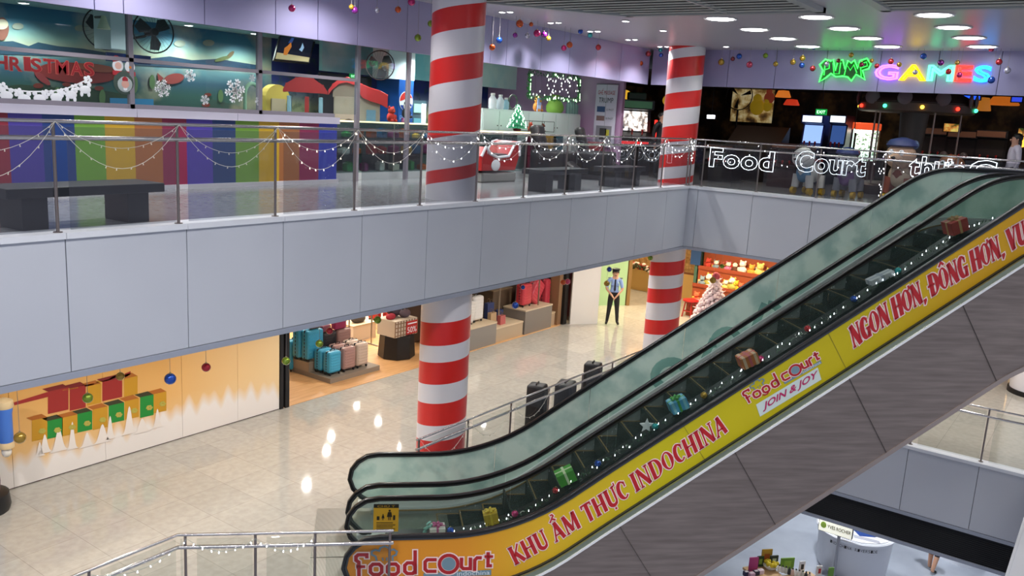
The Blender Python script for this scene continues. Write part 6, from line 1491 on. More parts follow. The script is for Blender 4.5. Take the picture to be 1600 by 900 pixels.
# security guard
SKIN = '#c99a7c'
g, J, k = person('security guard in pale blue shirt and black trousers standing with hands clasped', (22.80, 12.34, 0), -1.0, 1.72,
    dict(elbl=(.245, -.01, 1.13), wril=(.08, -.19, .94), pall=(.02, -.20, .87), elbr=(-.245, -.01, 1.13), wrir=(-.08, -.19, .94), palr=(-.025, -.225, .875), knel=(.12, -.01, .5), ankl=(.155, .02, .095), toel=(.19, -.14, .04), kner=(-.12, -.01, .5), ankr=(-.155, .02, .095), toer=(-.19, -.14, .04)),
    dict(skin=SKIN, top='#8fa9d6', bottom='#16161a', shoe='#0e0e10', sleeve=.85, waist=1.0))
mb = MB(); mb.lathe((0, .004, 1.668), [(.108, .008), (.112, .03), (.128, .065), (.12, .085), (.04, .10)], 20); mb.box((0, -.118, 1.680), (.15, .06, .010), rot=Euler((.25, 0, 0)), r=.004, seg=1); mb.build('peaked_cap', M('#15171f', .5), g, 50)
mb = MB(); mb.prism([(-.02, -.150, 1.44), (.02, -.150, 1.44), (.03, -.168, 1.12), (0, -.168, 1.07), (-.03, -.168, 1.12)], (0, .012, 0)); mb.build('tie', M('#14162a', .5), g)
mb = MB(); mb.lathe((0, 0, .985), [(.148, 0), (.15, .02), (.148, .045)], 20, (1, .98)); mb.build('belt', M('#0c0c0e', .4), g, 50)
for s in (-1, 1):
    mb = MB(); mb.box((s*.085, -.142, 1.28), (.075, .02, .07), r=.005, seg=1); mb.build('pocket', M('#7d98c8', .6), g)
    mb = MB(); mb.box((s*.175, .0, 1.462), (.10, .06, .012), rz=0); mb.build('epaulette', M('#1c2440', .5), g)
    mb = MB(); mb.box((s*.235, -.0, 1.30), (.012, .06, .08)); mb.build('sleeve_badge', M('#1f2a5a', .5), g)
person('person in a dark suit standing in the game arcade left of the striped column', (20.8, atx(1034, 200, 20.8).y, ZU), -.4, 1.70, {}, dict(skin='#b58a72', top='#16161c', bottom='#121216', shoe='#0c0c0e', sleeve=2.0))
p = atx(1581, 262, 20.6)
person('person in a white blouse with long dark hair at the right end of the arcade', (20.6, p.y, ZU), -2.7, 1.62, {}, dict(skin='#c09078', top='#cfc9d6', bottom='#3a3540', shoe='#141416', sleeve=1.9, hairlen=1, waist=.96))
p = atz(1458, 893, GZ)
person('person in a dark skirt on the ground floor, only legs showing under the louvre', (23.02, 2.62, GZ), 1.2, 1.6, dict(knel=(.1, -.05, .5), ankl=(.1, -.06, .095), toel=(.12, -.23, .04), ankr=(-.1, .14, .095), toer=(-.12, -.03, .04)), dict(skin='#c49478', top='#2a2630', bottom='#1c1a20', shoe='#121214', sleeve=1.0, skirt=True))

# ============================================================ ARCADE
def cabinet_game(label, P, rz, w, d, h, body, screen, marquee, glow=1.6):
    t = thing('arcade_machine', label, 'arcade machine', P, rz)
    mb = MB(); mb.prism([(-w/2, -d/2, 0), (-w/2, -d/2, h*.42), (-w/2, -d*.62, h*.46), (-w/2, -d*.62, h*.52), (-w/2, -d*.30, h*.58), (-w/2, -d*.22, h*.86), (-w/2, -d*.5, h*.88), (-w/2, -d*.5, h), (-w/2, d/2, h), (-w/2, d/2, 0)], (w, 0, 0)); mb.build('body', M(body, .4), t)
    a, b = Vector((-w*.42, -d*.30-.012, h*.59)), Vector((-w*.42, -d*.225-.012, h*.85)); mb = MB(); mb.add([a, a+XV*w*.84, b+XV*w*.84, b], [(0, 1, 2, 3)]); s = mb.build('screen', screen, t)
    mb = MB(); mb.bx((-w*.44, -d*.5-.012, h*.895), (w*.44, -d*.5-.002, h*.985)); mb.build('marquee', M(marquee, .4, emit=glow), t)
    for sx in (-.25, 0, .25): mb = MB(); mb.cyl((sx*w, -d*.5, h*.545), (sx*w, -d*.5, h*.60), .018, seg=10); mb.sph((sx*w, -d*.5, h*.60), .03, seg=10, rings=8); mb.build('joystick', M('#b02020', .4), t, 50)
    return t
t = NT('bright_game_screen', .3); v = t.noise(9, 6); c = t.ramp(v, [(.3, '#1c2430'), (.45, '#8a8078'), (.55, '#e8e4dc'), (.7, '#9fb8d8')]); t.base(c); t.link(c, t.b.inputs['Emission Color']); t.b.inputs['Emission Strength'].default_value = 1.6; SCR = t.m
k_ = cabinet_game('large black arcade machine with a bright screen between banner and column', (21.3, 11.55, ZU), -.75, 1.15, .9, 2.0, '#141416', SCR, '#3f6a4c', .25)
mb = MB(); mb.bx((-.45, -.57, .82), (.45, -.55, .90)); mb.build('red_strip', M('#c01c1c', .4, emit=1.6), k_)
mb = MB(); mb.bx((.62, -.5, .95), (.68, -.44, 1.5)); mb.build('side_light', M('#ff2a20', .4, emit=2.), k_)
mb = MB(); mb.box((.1, -.3, 2.1), (.5, .2, .2), r=.03); mb.build('top_sign', M('#1c3a26', .4), k_)
def lamp(label, u, v, x, r, col, e, hang=True, sq=None):
    P = atx(u, v, x); t = thing('pendant_lamp', label, 'lamp', P)
    mb = MB()
    if sq: mb.lathe((0, 0, -sq[1]/2), [(sq[0]*.6, 0), (sq[0]*.62, .02), (sq[0]*.42, sq[1]), (sq[0]*.1, sq[1]+.01)], 16)
    else: mb.sph((0, 0, 0), r, (1, 1, .9), 16, 12)
    mb.build('shade', M(col, .5, emit=e), t, 50)
    mb = MB(); mb.cyl((0, 0, 0), (0, 0, ZU+2.72-P.z), .008, seg=6); mb.build('cord', BLACK, t)
lamp('round yellow lamp above the bright arcade machine', 976, 151, 23, .22, '#e8b030', .8)
lamp('round yellow lamp left of the far striped column', 1045, 157, 23, .18, '#c89a30', .5)
lamp('orange tapered lamp shade hanging in the arcade left of the exit sign', 1224, 147, 24, .3, '#c46a24', .8, sq=(.34, .18))
lamp('red glowing lamp shade below the orange one', 1237, 160, 25, .3, '#c0341c', .7, sq=(.36, .16))
lamp('stacked yellow lantern above the claw machine', 1360, 157, 25, .2, '#e8a030', 1.2, sq=(.22, .32))
lamp('orange tapered lamp over the carousel top', 1435, 151, 24, .3, '#b8581c', .8, sq=(.24, .14))
lamp('large orange cylinder lamp at the right of the arcade', 1535, 163, 24.5, .3, '#b06a24', .6, sq=(.34, .32))
lamp('wide orange lamp shade further right in the arcade', 1568, 158, 25, .3, '#b8601c', .7, sq=(.6, .2))
lamp('small warm lamp behind the person in white', 1596, 222, 24, .14, '#ffb040', 2.)
def glowpanel(nm, label, cat, u0, v0, u1, v1, x, col, e, d=.06, frame='#1a1a1c', extra=None):
    a, b = atx(u0, v1, x), atx(u1, v0, x); t = thing(nm, label, cat, ((x), (a.y+b.y)/2, a.z))
    mb = MB(); mb.bx((x, a.y, a.z), (x+d, b.y, b.z)); mb.build('casing', M(frame, .5), t, world=True)
    mb = MB(); mb.bx((x-.012, a.y-.03*(1 if a.y > b.y else -1), a.z+.02), (x-.002, b.y+.03*(1 if a.y > b.y else -1), b.z-.02)); mb.build('lit_face', M(col, .4, emit=e) if isinstance(col, str) else col, t, world=True)
    if x < 28: mb = MB(); mb.cyl((x+d/2, (a.y+b.y)/2, b.z), (x+d/2, (a.y+b.y)/2, ZU+2.72), .012, seg=6); mb.build('hanger', BLACK, t, world=True)
    return t
glowpanel('tube_light', 'short white tube light just right of the far striped column', 'light', 1103, 179, 1119, 186, 24, '#f4f4ff', 4.)
t = NT('lit_farm_mural', .7); c = t.ramp(t.noise(3.5, 6), [(.32, '#3a2a1c'), (.45, '#8a6a3a'), (.55, '#c9b27a'), (.68, '#e0d8b8')]); t.base(c); t.link(c, t.b.inputs['Emission Color']); t.b.inputs['Emission Strength'].default_value = .35
glowpanel('lit_mural', 'softly lit farmyard mural on the arcade wall right of the column', 'mural', 1139, 139, 1213, 190, 28.8, t.m, 0)
for u, v, r, lab in ((1183, 167, .25, 'yellow paper chick on the lit mural, larger'), (1199, 166, .16, 'yellow paper chick on the lit mural, smaller'), (1202, 153, .18, 'red and white paper lantern on the lit mural')):
    P = atx(u, v, 28.5); mb = MB(); mb.sph(P, r, (.6, 1, 1.1), 14, 10); mb.sph(P+Vector((-.05, 0, r*1.1)), r*.6, (.6, 1, 1), 12, 8); mb.cyl(P, (P.x+.4, P.y, P.z), .02, seg=6); tag(mb.build('paper_lantern', M('#d8b02a' if 'chick' in lab else '#b8503a', .6, emit=.15), None, 60), lab, 'lantern')
fan_c = atx(1155, 150, 26)
t = thing('electric_fan', 'dark pedestal fan silhouette in front of the lit mural', 'fan', (fan_c.x, fan_c.y, ZU), -PI/2); h = fan_c.z-ZU
mb = MB(); mb.tube([Vector((.42*math.cos(a*PI/16), 0, h+.42*math.sin(a*PI/16))) for a in range(32)], .016, 6, closed=True); mb.build('guard_ring', BLACK, t, 50)
for k in range(3):
    a = k*2.094+.3; e = Vector((math.cos(a), 0, math.sin(a))); n = Vector((-e.z, 0, e.x)); c0 = Vector((0, 0, h)); mb = MB(); mb.prism([c0+e*.05, c0+e*.38+n*.08, c0+e*.38-n*.05], (0, .01, 0)); mb.build('blade', BLACK, t)
mb = MB(); mb.cyl((0, 0, 0), (0, 0, h-.42), .03, seg=10); mb.lathe((0, 0, 0), [(.3, 0), (.3, .03), (.04, .06)], 16); mb.build('stand', BLACK, t, 40)
# game consoles
t = thing('pinball_machine', 'sloping game console with two lit picture panels behind the neon word Food', 'arcade machine', (23.5, atx(1180, 240, 23.5).y, ZU), -PI/2)
mb = MB(); mb.box((0, 0, .45), (1.5, .9, .9), r=.02); mb.prism([(-.75, .45, .9), (-.75, -.45, .9), (-.75, .40, 1.5), (-.75, .45, 1.5)], (1.5, 0, 0)); mb.build('cabinet', M('#221714', .5), t)
for s in (-1, 1):
    a = Vector((-.66 if s < 0 else .04, -.42, .92)); mb = MB(); mb.add([a, a+XV*.62, a+XV*.62+Vector((0, .80, .53)), a+Vector((0, .80, .53))], [(0, 1, 2, 3)]); mb.build('playfield', M('#6a645c' if s < 0 else '#75665a', .4, emit=.12), t)
for (u0, v0, u1, v1, lab, col, scr, e) in ((1246, 183, 1286, 232, 'blue arcade machine with bright white screens under the exit sign', '#1c2f78', '#9fc4ff', .9), (1290, 183, 1322, 228, 'dark blue arcade machine right of the exit sign', '#141c40', '#3a5a9a', .7)):
    x = 25.; a, b = atx(u0, v1, x), atx(u1, v0, x); w = abs(a.y-b.y); cabinet_game(lab, (x+.5, (a.y+b.y)/2, ZU), -PI/2, w, .9, b.z-ZU+.05, col, M(scr, .4, emit=e), '#e8f4ff', 1.6)
p = atx(1352, 215, 26.2); x = 26.2
t = thing('claw_machine', 'brightly lit claw machine with glowing orange top and patterned white glass', 'arcade machine', (x, p.y, ZU), -PI/2); w = abs(atx(1342, 200, x).y-atx(1376, 200, x).y); hh = atx(1355, 195, x).z-ZU
mb = MB(); mb.box((0, 0, .35), (w, .8, .7), r=.02); mb.build('base', M('#5a2a1c', .5), t)
t2 = NT('claw_backlight', .5); c = t2.ramp(t2.noise(16, 3), [(.42, '#5a7a5a'), (.5, '#e8fff0')]); t2.base(c); t2.link(c, t2.b.inputs['Emission Color']); t2.b.inputs['Emission Strength'].default_value = 1.7
mb = MB(); mb.box((0, .2, (hh-.15+.7)/2), (w*.9, .3, hh-.85)); mb.build('back_panel', t2.m, t)
for sx in (-1, 1):
    for sy in (-1, 1): mb = MB(); mb.box((sx*w*.47, sy*.37, hh/2+.3), (.05, .05, hh-.65)); mb.build('corner_post', M('#7a4a3a', .4), t)
mb = MB(); mb.box((0, 0, hh-.05), (w*1.05, .84, .2), r=.03); mb.build('top', M('#d8502a', .4, emit=.9), t)
mb = MB(); mb.box((0, -.3, hh-.2), (w*.8, .06, .08)); mb.build('light_tube', M('#fff4e0', .4, emit=5), t)
glowpanel('tube_light', 'narrow upright greenish tube light left of the claw machine', 'light', 1330, 200, 1336, 232, 25.3, '#c8f0e0', 1.5)
exit_sign('small green exit sign in the arcade above the blue machine', atx(1283, 175, 24.6), .30, .16, (0, -1, 0), ZU+2.72)
glowpanel('lit_sign', 'long blue lit sign at the top right of the arcade', 'sign', 1497, 149, 1534, 156, 24, '#1f4fe0', 1.6)
glowpanel('lit_sign', 'small blue glow sign at the far right of the arcade', 'sign', 1578, 151, 1600, 160, 24, '#2a3fc0', 1.2)
t3 = NT('lit_sign_print', .5); c = t3.ramp(t3.noise(6, 4), [(.35, '#3a4a1c'), (.5, '#c8823a'), (.62, '#e0c86a')]); t3.base(c); t3.link(c, t3.b.inputs['Emission Color']); t3.b.inputs['Emission Strength'].default_value = .7
glowpanel('lit_sign', 'glowing green and orange picture sign in the middle right of the arcade', 'sign', 1472, 193, 1503, 206, 26, t3.m, 0)
t3b = t3.m
glowpanel('lit_sign', 'glowing orange picture sign cut by the right frame edge', 'sign', 1588, 200, 1612, 213, 26, t3b, 0)
# carousel
c = atx(1432, 160, 23.5); cy = c.y; t = thing('carousel', 'small carousel with a decorated canopy, coloured bulbs and striped poles', 'carousel', (23.5, cy, ZU)); zc = c.z-ZU
mb = MB(); mb.lathe((0, 0, zc), [(1.25, -.22), (1.3, -.02), (1.2, .12), (.4, .5), (.02, .6)], 24); mb.build('canopy', M('#4a3630', .5), t, 40)
mb = MB(); mb.lathe((0, 0, zc), [(1.27, -.26), (1.33, -.24), (1.33, -.06), (1.27, -.04)], 24); mb.build('canopy_rim', M('#6a564c', .5), t, 40)
for i in range(10):
    a = i*2*PI/10; mb = MB(); mb.sph((1.34*math.cos(a), 1.34*math.sin(a), zc+.06), .17, (.25, 1, 1) if abs(math.cos(a)) > .5 else (1, .25, 1), 12, 8); mb.build('canopy_shield', M('#7a6a70', .5), t, 60)
    mb = MB(); mb.sph((1.35*math.cos(a+.3), 1.35*math.sin(a+.3), zc-.15), .045, seg=10, rings=8); mb.build('bulb', M(['#ff3020', '#40ffb0', '#ffd040'][i % 3], .4, emit=4.), t, 60)
    if i % 2 == 0: mb = MB(); mb.cyl((1.05*math.cos(a), 1.05*math.sin(a), .25), (1.05*math.cos(a), 1.05*math.sin(a), zc-.2), .022, seg=10); mb.build('pole', M('#a08a80', .3, .6), t, 40)
mb = MB(); mb.lathe((0, 0, 0), [(1.25, 0), (1.28, .22), (1.2, .26)], 24); mb.build('platform', M('#3a2a24', .5), t, 40)
mb = MB(); mb.lathe((0, 0, .26), [(.32, 0), (.28, .9), (.35, zc-.4)], 16); mb.build('centre_column', M('#5c5650', .5), t, 40)
# ride-on animals
def ride(label, P, rz, s, body, head, ear, hat=None, belly=None, wheels='#c8a02a'):
    t = thing('ride_on_animal', label, 'ride-on animal', P, rz); m = M(body, .6); W = .16*s
    mb = MB(); mb.sph((0, .05*s, .62*s), .34*s, (.9, 1.25, .9), 18, 12)
    for sx in (-1, 1):
        for y in (-.22, .30): mb.cyl((sx*.2*s, y*s, .55*s), (sx*.24*s, y*s, .2*s), .12*s, .10*s, 12)
    mb.build('body', m, t, 60)
    mb = MB(); mb.sph((0, -.30*s, 1.02*s), .30*s, (1.08, .95, .95), 18, 12); mb.sph((0, -.56*s, .95*s), .14*s, (1.15, .8, .85), 12, 8); h = mb.build('head', M(head, .6), t, 60)
    for sx in (-1, 1):
        mb = MB(); mb.sph((sx*.24*s, -.25*s, 1.27*s), .10*s, (1, .6, 1), 10, 8); mb.build('ear', M(ear, .6), t, 60)
        mb = MB(); mb.sph((sx*.11*s, -.56*s, 1.09*s), .06*s, (1, .5, 1.1), 10, 8); e = mb.build('eye', SNOW, t, 60); mb = MB(); mb.sph((sx*.10*s, -.595*s, 1.09*s), .028*s, seg=8, rings=6); mb.build('pupil', BLACK, e, 60)
        for y in (-.24, .32): mb = MB(); mb.cyl((sx*.22*s, y*s, .1*s), (sx*.32*s, y*s, .1*s), .10*s, seg=16); mb.build('wheel', M(wheels, .5), t, 40)
    mb = MB(); mb.sph((0, -.68*s, .98*s), .04*s, (1.2, .8, .8), 8, 6); mb.build('nose', BLACK, t, 60)
    if belly: mb = MB(); mb.sph((0, -.22*s, .60*s), .24*s, (1, .6, 1.1), 14, 10); mb.build('belly', M(belly, .6), t, 60)
    if hat: mb = MB(); mb.lathe((0, -.28*s, 1.22*s), [(.30*s, 0), (.33*s, .03*s), (.26*s, .14*s), (.05*s, .20*s)], 18); mb.build('hat', M(hat, .5), t, 50)
    mb = MB(); mb.box((0, .16*s, .95*s), (.34*s, .4*s, .07*s), r=.02*s); mb.build('saddle', M('#8a2a2a', .5), t, 50)
    mb = MB(); mb.tube([(-.25*s, -.02*s, 1.02*s), (-.12*s, -.05*s, 1.1*s), (.12*s, -.05*s, 1.1*s), (.25*s, -.02*s, 1.02*s)], .02*s, 8); mb.build('handlebar', BLACK, t, 40)
ride('white and black ride-on panda behind the neon word Food', (20.1, 6.1, ZU), -1.9, .82, '#c9c6c2', '#d8d6d2', '#3a2a24', None, '#5a86a8')
ride('white ride-on animal with blue hat and big eyes on yellow wheels', (20.3, 5.25, ZU), -1.7, .80, '#8a8a92', '#b9b6bc', '#7a4a5a', '#26346e', '#7a5a8a')
ride('tall ride-on bear in a blue cap with cream muzzle in the arcade', (20.5, 4.15, ZU), -1.75, 1.0, '#8a4a3a', '#c9a58a', '#5a6a8a', '#35406e', '#c9b49a')
ride('brown ride-on animal right of the bear, behind the railing', (20.9, 3.2, ZU), -1.8, .86, '#7a4a30', '#8a5a3a', '#4a3a34', None, '#b08a6a', '#a03a2a')
ride('red ride-on animal just above the escalator handrail', (20.4, 2.45, ZU), -1.5, .62, '#8a2f28', '#9a3a30', '#6a2420', None, '#b0604a')
# low dark benches / machines at the railing
for lab, u, w, h, c in (('dark low game cabinet behind the letter F of the neon', 1128, .9, .95, '#1a1416'), ('dark red game cabinet right of the neon word Food', 1230, .7, 1.1, '#3a1a18'), ('dark game cabinet beyond the bear ride', 1408, .8, 1.3, '#2a1a18'), ('black game cabinet at the right behind the carousel', 1455, 1.4, 1.75, '#141214'), ('black game cabinet before the picture sign', 1500, 1.2, 1.7, '#121014'), ('black game cabinet left of the person in white', 1545, 1.3, 1.75, '#100e12')):
    x = 27.4 if u > 1405 else 22.0; w = .8 if u > 1405 else w; y = atx(u, 250, x).y; t = cabinet_game(lab, (x, y, ZU), -PI/2, w, .7, h, c, M('#2a2224', .3), '#5a3a2a', .3)

# ============================================================ GIFTS ON THE ESCALATOR DECK
LG_ = 11.17
def on_deck(u, v):
    s, z = atL(u, v, LG_); return s
def gift(label, u, v, w, d, h, col, rib, tilt=True, bow=True, stripes=None):
    s = on_deck(u, v); sl = math.atan((hz(s+.05)-hz(s-.05))/.1)
    t = thing('gift_box', label, 'gift box', ES(s, LG_, hz(s)-.66), rot=Matrix((( Q, Q, 0), (-Q, Q, 0), (0, 0, 1))).to_euler())
    t.rotation_euler = (Matrix(((Q, Q, 0), (-Q, Q, 0), (0, 0, 1))) @ Matrix.Rotation(-sl*.75, 3, 'Y')).to_euler()
    t.location = ES(s, LG_, hz(s)-.66+(.10*abs(math.sin(sl)) if sl > .1 else 0))
    mb = MB(); mb.box((0, 0, h/2), (w, d, h), r=.004, seg=1); mb.build('box', M(col, .45), t)
    mb = MB(); mb.box((0, 0, h/2), (w*.14, d+.006, h+.006)); mb.box((0, 0, h/2), (w+.006, d*.14, h+.006)); mb.build('ribbon', M(rib, .4), t)
    if stripes:
        for x in (-.33, .33): mb = MB(); mb.box((x*w, 0, h/2), (w*.16, d+.004, h+.004)); mb.build('stripe', M(stripes, .45), t)
    if bow:
        mb = MB()
        for a in range(5): mb.sph((.05*math.cos(a*1.257), .05*math.sin(a*1.257), h+.025), .035, (1, .6, .6), 8, 6, rot=Euler((0, 0, a*1.257)))
        mb.build('bow', M(rib, .4), t, 60)
gift('white gift box with a pink bow at the foot of the escalators', 683, 831, .22, .2, .12, '#d8d4cc', '#b85a8a')
gift('yellow wrapped gift tied at the top on the lower escalator deck', 768, 823, .2, .18, .17, '#b89a24', '#d8bc3a')
gift('green gift box with white ribbon on the escalator deck', 886, 765, .26, .22, .18, '#4a9a3a', '#cfe0b8', bow=False)
gift('light blue gift box with green bow on the escalator deck', 1061, 647, .26, .2, .17, '#4a9ac4', '#4a9a4a', stripes='#7ab8c8')
gift('orange and cream striped gift box on the escalator deck', 1170, 578, .26, .22, .17, '#c4703a', '#c8606a', stripes='#d8b89a', bow=False)
gift('red gift box with gold ribbon at the top of the escalator deck', 1494, 366, .26, .24, .19, '#b03a34', '#c8a06a')
gift('long flat white gift box on the upper escalator deck', 1376, 440, .38, .16, .08, '#c4c6cc', '#9fa6b4', bow=False)
for i, (u, v, c) in enumerate(((703, 828, 'blue'), (803, 808, 'magenta'), (866, 776, 'red'), (932, 727, 'blue'), (1021, 672, 'teal'), (1097, 620, 'gold'), (1184, 573, 'magenta'), (1257, 525, 'red'), (1330, 471, 'blue'), (1398, 430, 'teal'))):
    s = on_deck(u, v); r = .052; bauble('%s bauble lying on the escalator deck, %s from the bottom' % (c, ORD[i]), ES(s, LG_-.06, hz(s)-.66+r*1.25), r, c, None)
t = thing('star_ornament', 'white star ornament beside the teal bauble on the escalator deck', 'ornament', ES(on_deck(1009, 676), LG_, hz(on_deck(1009, 676))-.65)); mb = MB(); mb.prism([Vector((.11*(1 if k % 2 == 0 else .45)*math.sin(k*PI/5), 0, .12+.11*(1 if k % 2 == 0 else .45)*math.cos(k*PI/5))) for k in range(10)], (.01, .02, 0)); mb.build('star', SNOW, t); t.rotation_euler = (0, 0, -PI/4)
t = thing('tulle_bow', 'pale teal tulle bow by the white gift at the escalator foot', 'bow', ES(on_deck(672, 815)-.02, LG_, hz(.9)-.66)); mb = MB(); 
for a in range(7): mb.sph((.06*math.cos(a*.9), .04*math.sin(a*.9), .09+.05*math.sin(a*1.7)), .036, (1, .5, 1.2), 8, 6, rot=Euler((a, .4*a, a)))
mb.build('tulle', M('#8fc4b8', .7), t, 60)
t = thing('tinsel_garland', 'green and white tinsel garland with lights along the escalator deck', 'garland', ES(1.0, LG_, .35)); rr = random.Random(2)
for nm, col, n, sz in (('green_tinsel', '#1f4a2a', 900, .03), ('white_tinsel', '#d8d8d0', 260, .028)):
    mb = MB()
    for i in range(n):
        s = rr.uniform(1.5, 9.0)
        if nm[0] == 'w' and math.sin(s*4.2) < -.1: continue
        c = ES(s, LG_-.07+rr.uniform(-.05, .05), hz(s)-.64+rr.uniform(0, .05)); w = Vector((rr.uniform(-1, 1), rr.uniform(-1, 1), rr.uniform(-1, 1))).normalized()*sz; mb.add([c-w, c+w.cross(ZV)*.5, c+w], [(0, 1, 2)])
    o = mb.build(nm, M(col, .5), t, world=True); o['kind'] = 'stuff'
for i in range(70):
    s = 1.3+7.6*i/70+rr.uniform(-.05, .05); o = bpy.data.objects.new('bulb', BULB_ON); COL.objects.link(o); o.parent = t; o.location = ES(s, LG_-.09+rr.uniform(-.06, .06), hz(s)-.60+rr.uniform(-.0, .06))-Vector(t.location)
# lettering showing through the far cloudy glass
mb = MB(); Ff = lambda x, y, l: ES(x, 12.478, y)
for pts, w in ((arc(4.75, 2.25, .26, .22, 250, 30, 12), .15), ([(5.25, 2.42), (5.40, 2.85)], .12), (arc(5.62, 2.78, .22, .22, 200, 20, 10), .12), ([(6.05, 2.98), (6.2, 3.45)], .12), (arc(6.25, 3.2, .26, .24, 90, -80, 10), .12)): ribbon(mb, pts, w, Ff)
g_ = glass_mat('teal_reverse_print', '#c0dcd8', haze='#b4d6d2', haze_amt=.3)
mb.build('reverse_print', g_, e1, world=True)

# ============================================================ GROUND FLOOR STALLS
B = Vector((21.9, atx(1330, 880, 21.9).y, GZ)); t = thing('round_counter', 'white round promotion counter with a printed rim on the ground floor', 'counter', B)
mb = MB(); mb.lathe((0, 0, 0), [(.80, 0), (.84, .05), (.90, .9), (.97, 1.05), (.94, 1.08)], 40); mb.build('drum', M('#dcdde4', .4), t, 40)
mb = MB(); mb.cyl((0, 0, 1.08), (0, 0, 1.10), .9, seg=40); mb.build('top', M('#e6e6ee', .3), t, 40)
vdir = Vector((-B.x, -B.y, 0)).normalized(); sd = Vector((vdir.y, -vdir.x, 0))*-1
for i, ch in enumerate('INDOCHINA RIVERSIDE'):
    if ch == ' ': continue
    a = (i-9)*.066; e = vdir*math.cos(a)+sd*math.sin(a); tg = -vdir*math.sin(a)+sd*math.cos(a); mb = MB(); text(mb, ch, B+e*.945+ZV*.86-tg*.025, tg*.05, ZV*.075); mb.build('lettering', M('#1c1c24', .5), t, world=True)
mb = MB(); mb.prism([B+ZV*1.103+sd*a+vdir*b for a, b in ((-.1, .2), (.5, .0), (.62, .2), (.45, .42), (.1, .55))], (0, 0, .004)); mb.build('blue_print', M('#1f3f86', .4), t, world=True)
mb = MB(); mb.prism([B+ZV*1.104+sd*a+vdir*b for a, b in ((-.05, .55), (.55, .58), (.6, .72), (-.02, .72))], (0, 0, .004)); mb.build('grey_print', M('#a9a9b4', .4), t, world=True)
q = [at(u, v, 'x', 20.75) for u, v in ((1278, 826), (1331, 841), (1332, 828), (1279, 811))]
t = thing('light_box_sign', 'small lit white sign with a green leaf emblem and shop lettering on a stand', 'sign', (20.75, (q[0].y+q[1].y)/2, GZ))
Ux = Vector((0, q[1].y-q[0].y, 0)); Vx = Vector((0, 0, .34)); O = Vector((20.75, q[0].y, q[0].z-.02))
mb = MB(); mb.obox(O, (Ux, (.1, 0, 0), Vx)); mb.build('casing', M('#3a3a3c', .4), t, world=True)
mb = MB(); mb.obox(O-XV*.006+Ux*.015+ZV*.01, (Ux*.97, (.004, 0, 0), Vx-ZV*.02)); mb.build('lit_face', M('#f0eedc', .4, emit=.55), t, world=True)
mb = MB(); text(mb, 'YVES ROCHER', O-XV*.01+Ux*.26+Vx*.34, Ux*.70, Vx*.28, offset=.02); mb.build('lettering', M('#4a4438', .5), t, world=True)
mb = MB(); mb.sph(O-XV*.008+Ux*.15+Vx*.5, .07, (.05, 1, 1.2), 12, 8); mb.build('leaf_emblem', M('#9fbf4a', .5), t, world=True)
mb = MB(); mb.cyl((20.8, (q[0].y+q[1].y)/2-.1, GZ), (20.8, (q[0].y+q[1].y)/2-.1, O.z), .04, seg=10); mb.cyl((20.8, (q[0].y+q[1].y)/2-.1, GZ), (20.8, (q[0].y+q[1].y)/2-.1, GZ+.03), .22, seg=16); mb.build('stand', M('#9a9aa2', .4, .6), t, world=True)
# product tables
def ptable(label, x, y, w, d, h, rz):
    t = thing('product_table', label, 'table', (x, y, GZ), rz)
    mb = MB(); mb.box((0, 0, h-.03), (w, d, .06), r=.01); mb.build('top', M('#c9a476', .5), t)
    mb = MB(); mb.box((0, 0, (h-.06)/2), (w*.92, d*.92, h-.06)); mb.build('body', M('#d8c8b0', .5), t)
    for k in range(4): mb = MB(); mb.box(((k-1.5)*w*.22, -d*.465, h*.5), (w*.2, .012, h*.7)); mb.build('panel', M('#e0b070', .5, emit=.25), t)
    return t
pz_ = GZ+.85
T1 = atz(1192, 893, pz_); T2 = atz(1250, 905, pz_)
ptable('wooden product table with a tiered white stand, nearest the escalator truss', T1.x, T1.y, .7, .6, .85, -.6)
ptable('long wooden product table lined with small bottles', T2.x, T2.y, .95, .5, .85, -.6)
def slabcard(label, u, v, w, h, col, ins=None, zz=pz_, lean=.2):
    P = atz(u, v, zz); t = thing('display_card', label, 'card', P, -.75); mb = MB(); mb.box((0, 0, h/2+.002), (w, .03, h)); mb.build('card', M(col, .5), t)
    if ins: mb = MB(); mb.box((0, -.018, h*.5), (w*.5, .006, h*.5)); mb.build('print', M(ins, .5), t)
slabcard('pink display card at the left of the product tables', 1176, 892, .22, .34, '#b8407a')
slabcard('tall gold display card with an orange print on the tiered stand', 1196, 884, .26, .42, '#b8902a', '#a8501c')
slabcard('dark green display card left of the gold one', 1187, 885, .16, .26, '#2a4a2a', '#8fb04a')
slabcard('dark display card with white bottles printed on it', 1208, 885, .2, .28, '#3a4038', '#c9d0c0')
slabcard('bright green display card on the bottle table', 1229, 889, .34, .28, '#6f9a2a', '#8fb83a')
slabcard('small black topped white price card on the bottle table', 1252, 893, .14, .26, '#e4e4e8', '#2a2a30')
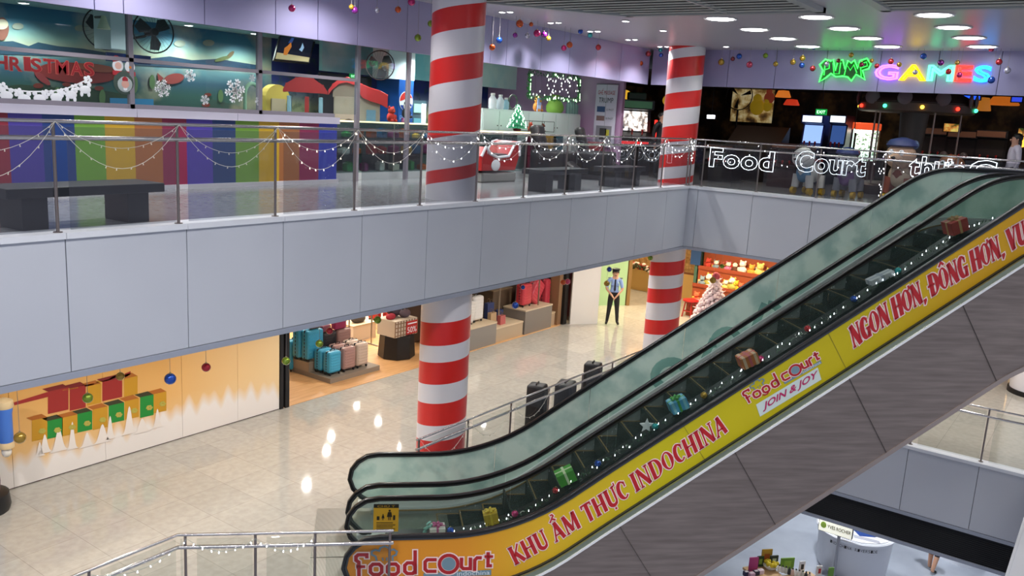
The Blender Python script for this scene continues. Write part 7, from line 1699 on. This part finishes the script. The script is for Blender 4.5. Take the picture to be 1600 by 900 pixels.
slabcard('small red topped white price card before the round counter', 1279, 899, .13, .24, '#e0dcd8', '#b8302a')
slabcard('narrow green bottle card right of the red price card', 1297, 903, .13, .26, '#6f9a3a')
t = thing('fruit_bowl', 'white bowl of yellow flowers on the tiered stand', 'bowl', atz(1203, 889, pz_)); mb = MB(); mb.lathe((0, 0, 0), [(.08, 0), (.16, .07), (.17, .10)], 18); mb.build('bowl', M('#d8d4cc', .4), t, 50)
mb = MB()
for k in range(22): mb.sph((rr.uniform(-.13, .13), rr.uniform(-.13, .13), .11+rr.uniform(0, .07)), .045, seg=8, rings=6)
o = mb.build('flowers', M('#d8c020', .6), t, 60); o['kind'] = 'stuff'
cnt = 0
for i in range(10):
    u = 1217+i*5.2; v = 893+i*1.35; P = atz(u, v, pz_); t = thing('product_bottle', '%s small product bottle from the left on the bottle table' % ORD[i], 'bottle', P); c = ['#e4e0d8', '#d8d4cc', '#c9c8b8', '#2a2a2c', '#d8b8a8'][i % 5]
    mb = MB(); mb.lathe((0, 0, 0), [(.035, 0), (.038, .02), (.036, .12), (.016, .145)], 12); mb.build('body', M(c, .4), t, 50); mb = MB(); mb.cyl((0, 0, .145), (0, 0, .18), .018, seg=10); mb.build('cap', M('#3a4a30' if i % 2 else '#1c1c1e', .4), t, 40)
for i, (u, v, c) in enumerate(((1166, 899, '#2a2a4a'), (1181, 898, '#26263a'), (1188, 896, '#e8d0d8'), (1174, 901, '#c9a0b0'))):
    P = atz(u, v, pz_); t = thing('product_box', '%s small product box from the left beside the pink card' % ORD[i], 'box', P, -.6); mb = MB(); mb.box((0, 0, .05), (.14, .10, .10), r=.005, seg=1); mb.build('carton', M(c, .5), t); mb = MB(); mb.box((0, 0, .101), (.08, .06, .003)); mb.build('label_patch', M('#d8c8c8', .5), t)
mb = MB(); mb.lathe((24.6, 2.15, GZ), [(.75, 0), (.78, .9), (.8, 1.0)], 32); tag(mb.build('round_counter', M('#dfe2ea', .4), None, 40), 'white round counter in the bottom right corner under the louvre', 'counter')
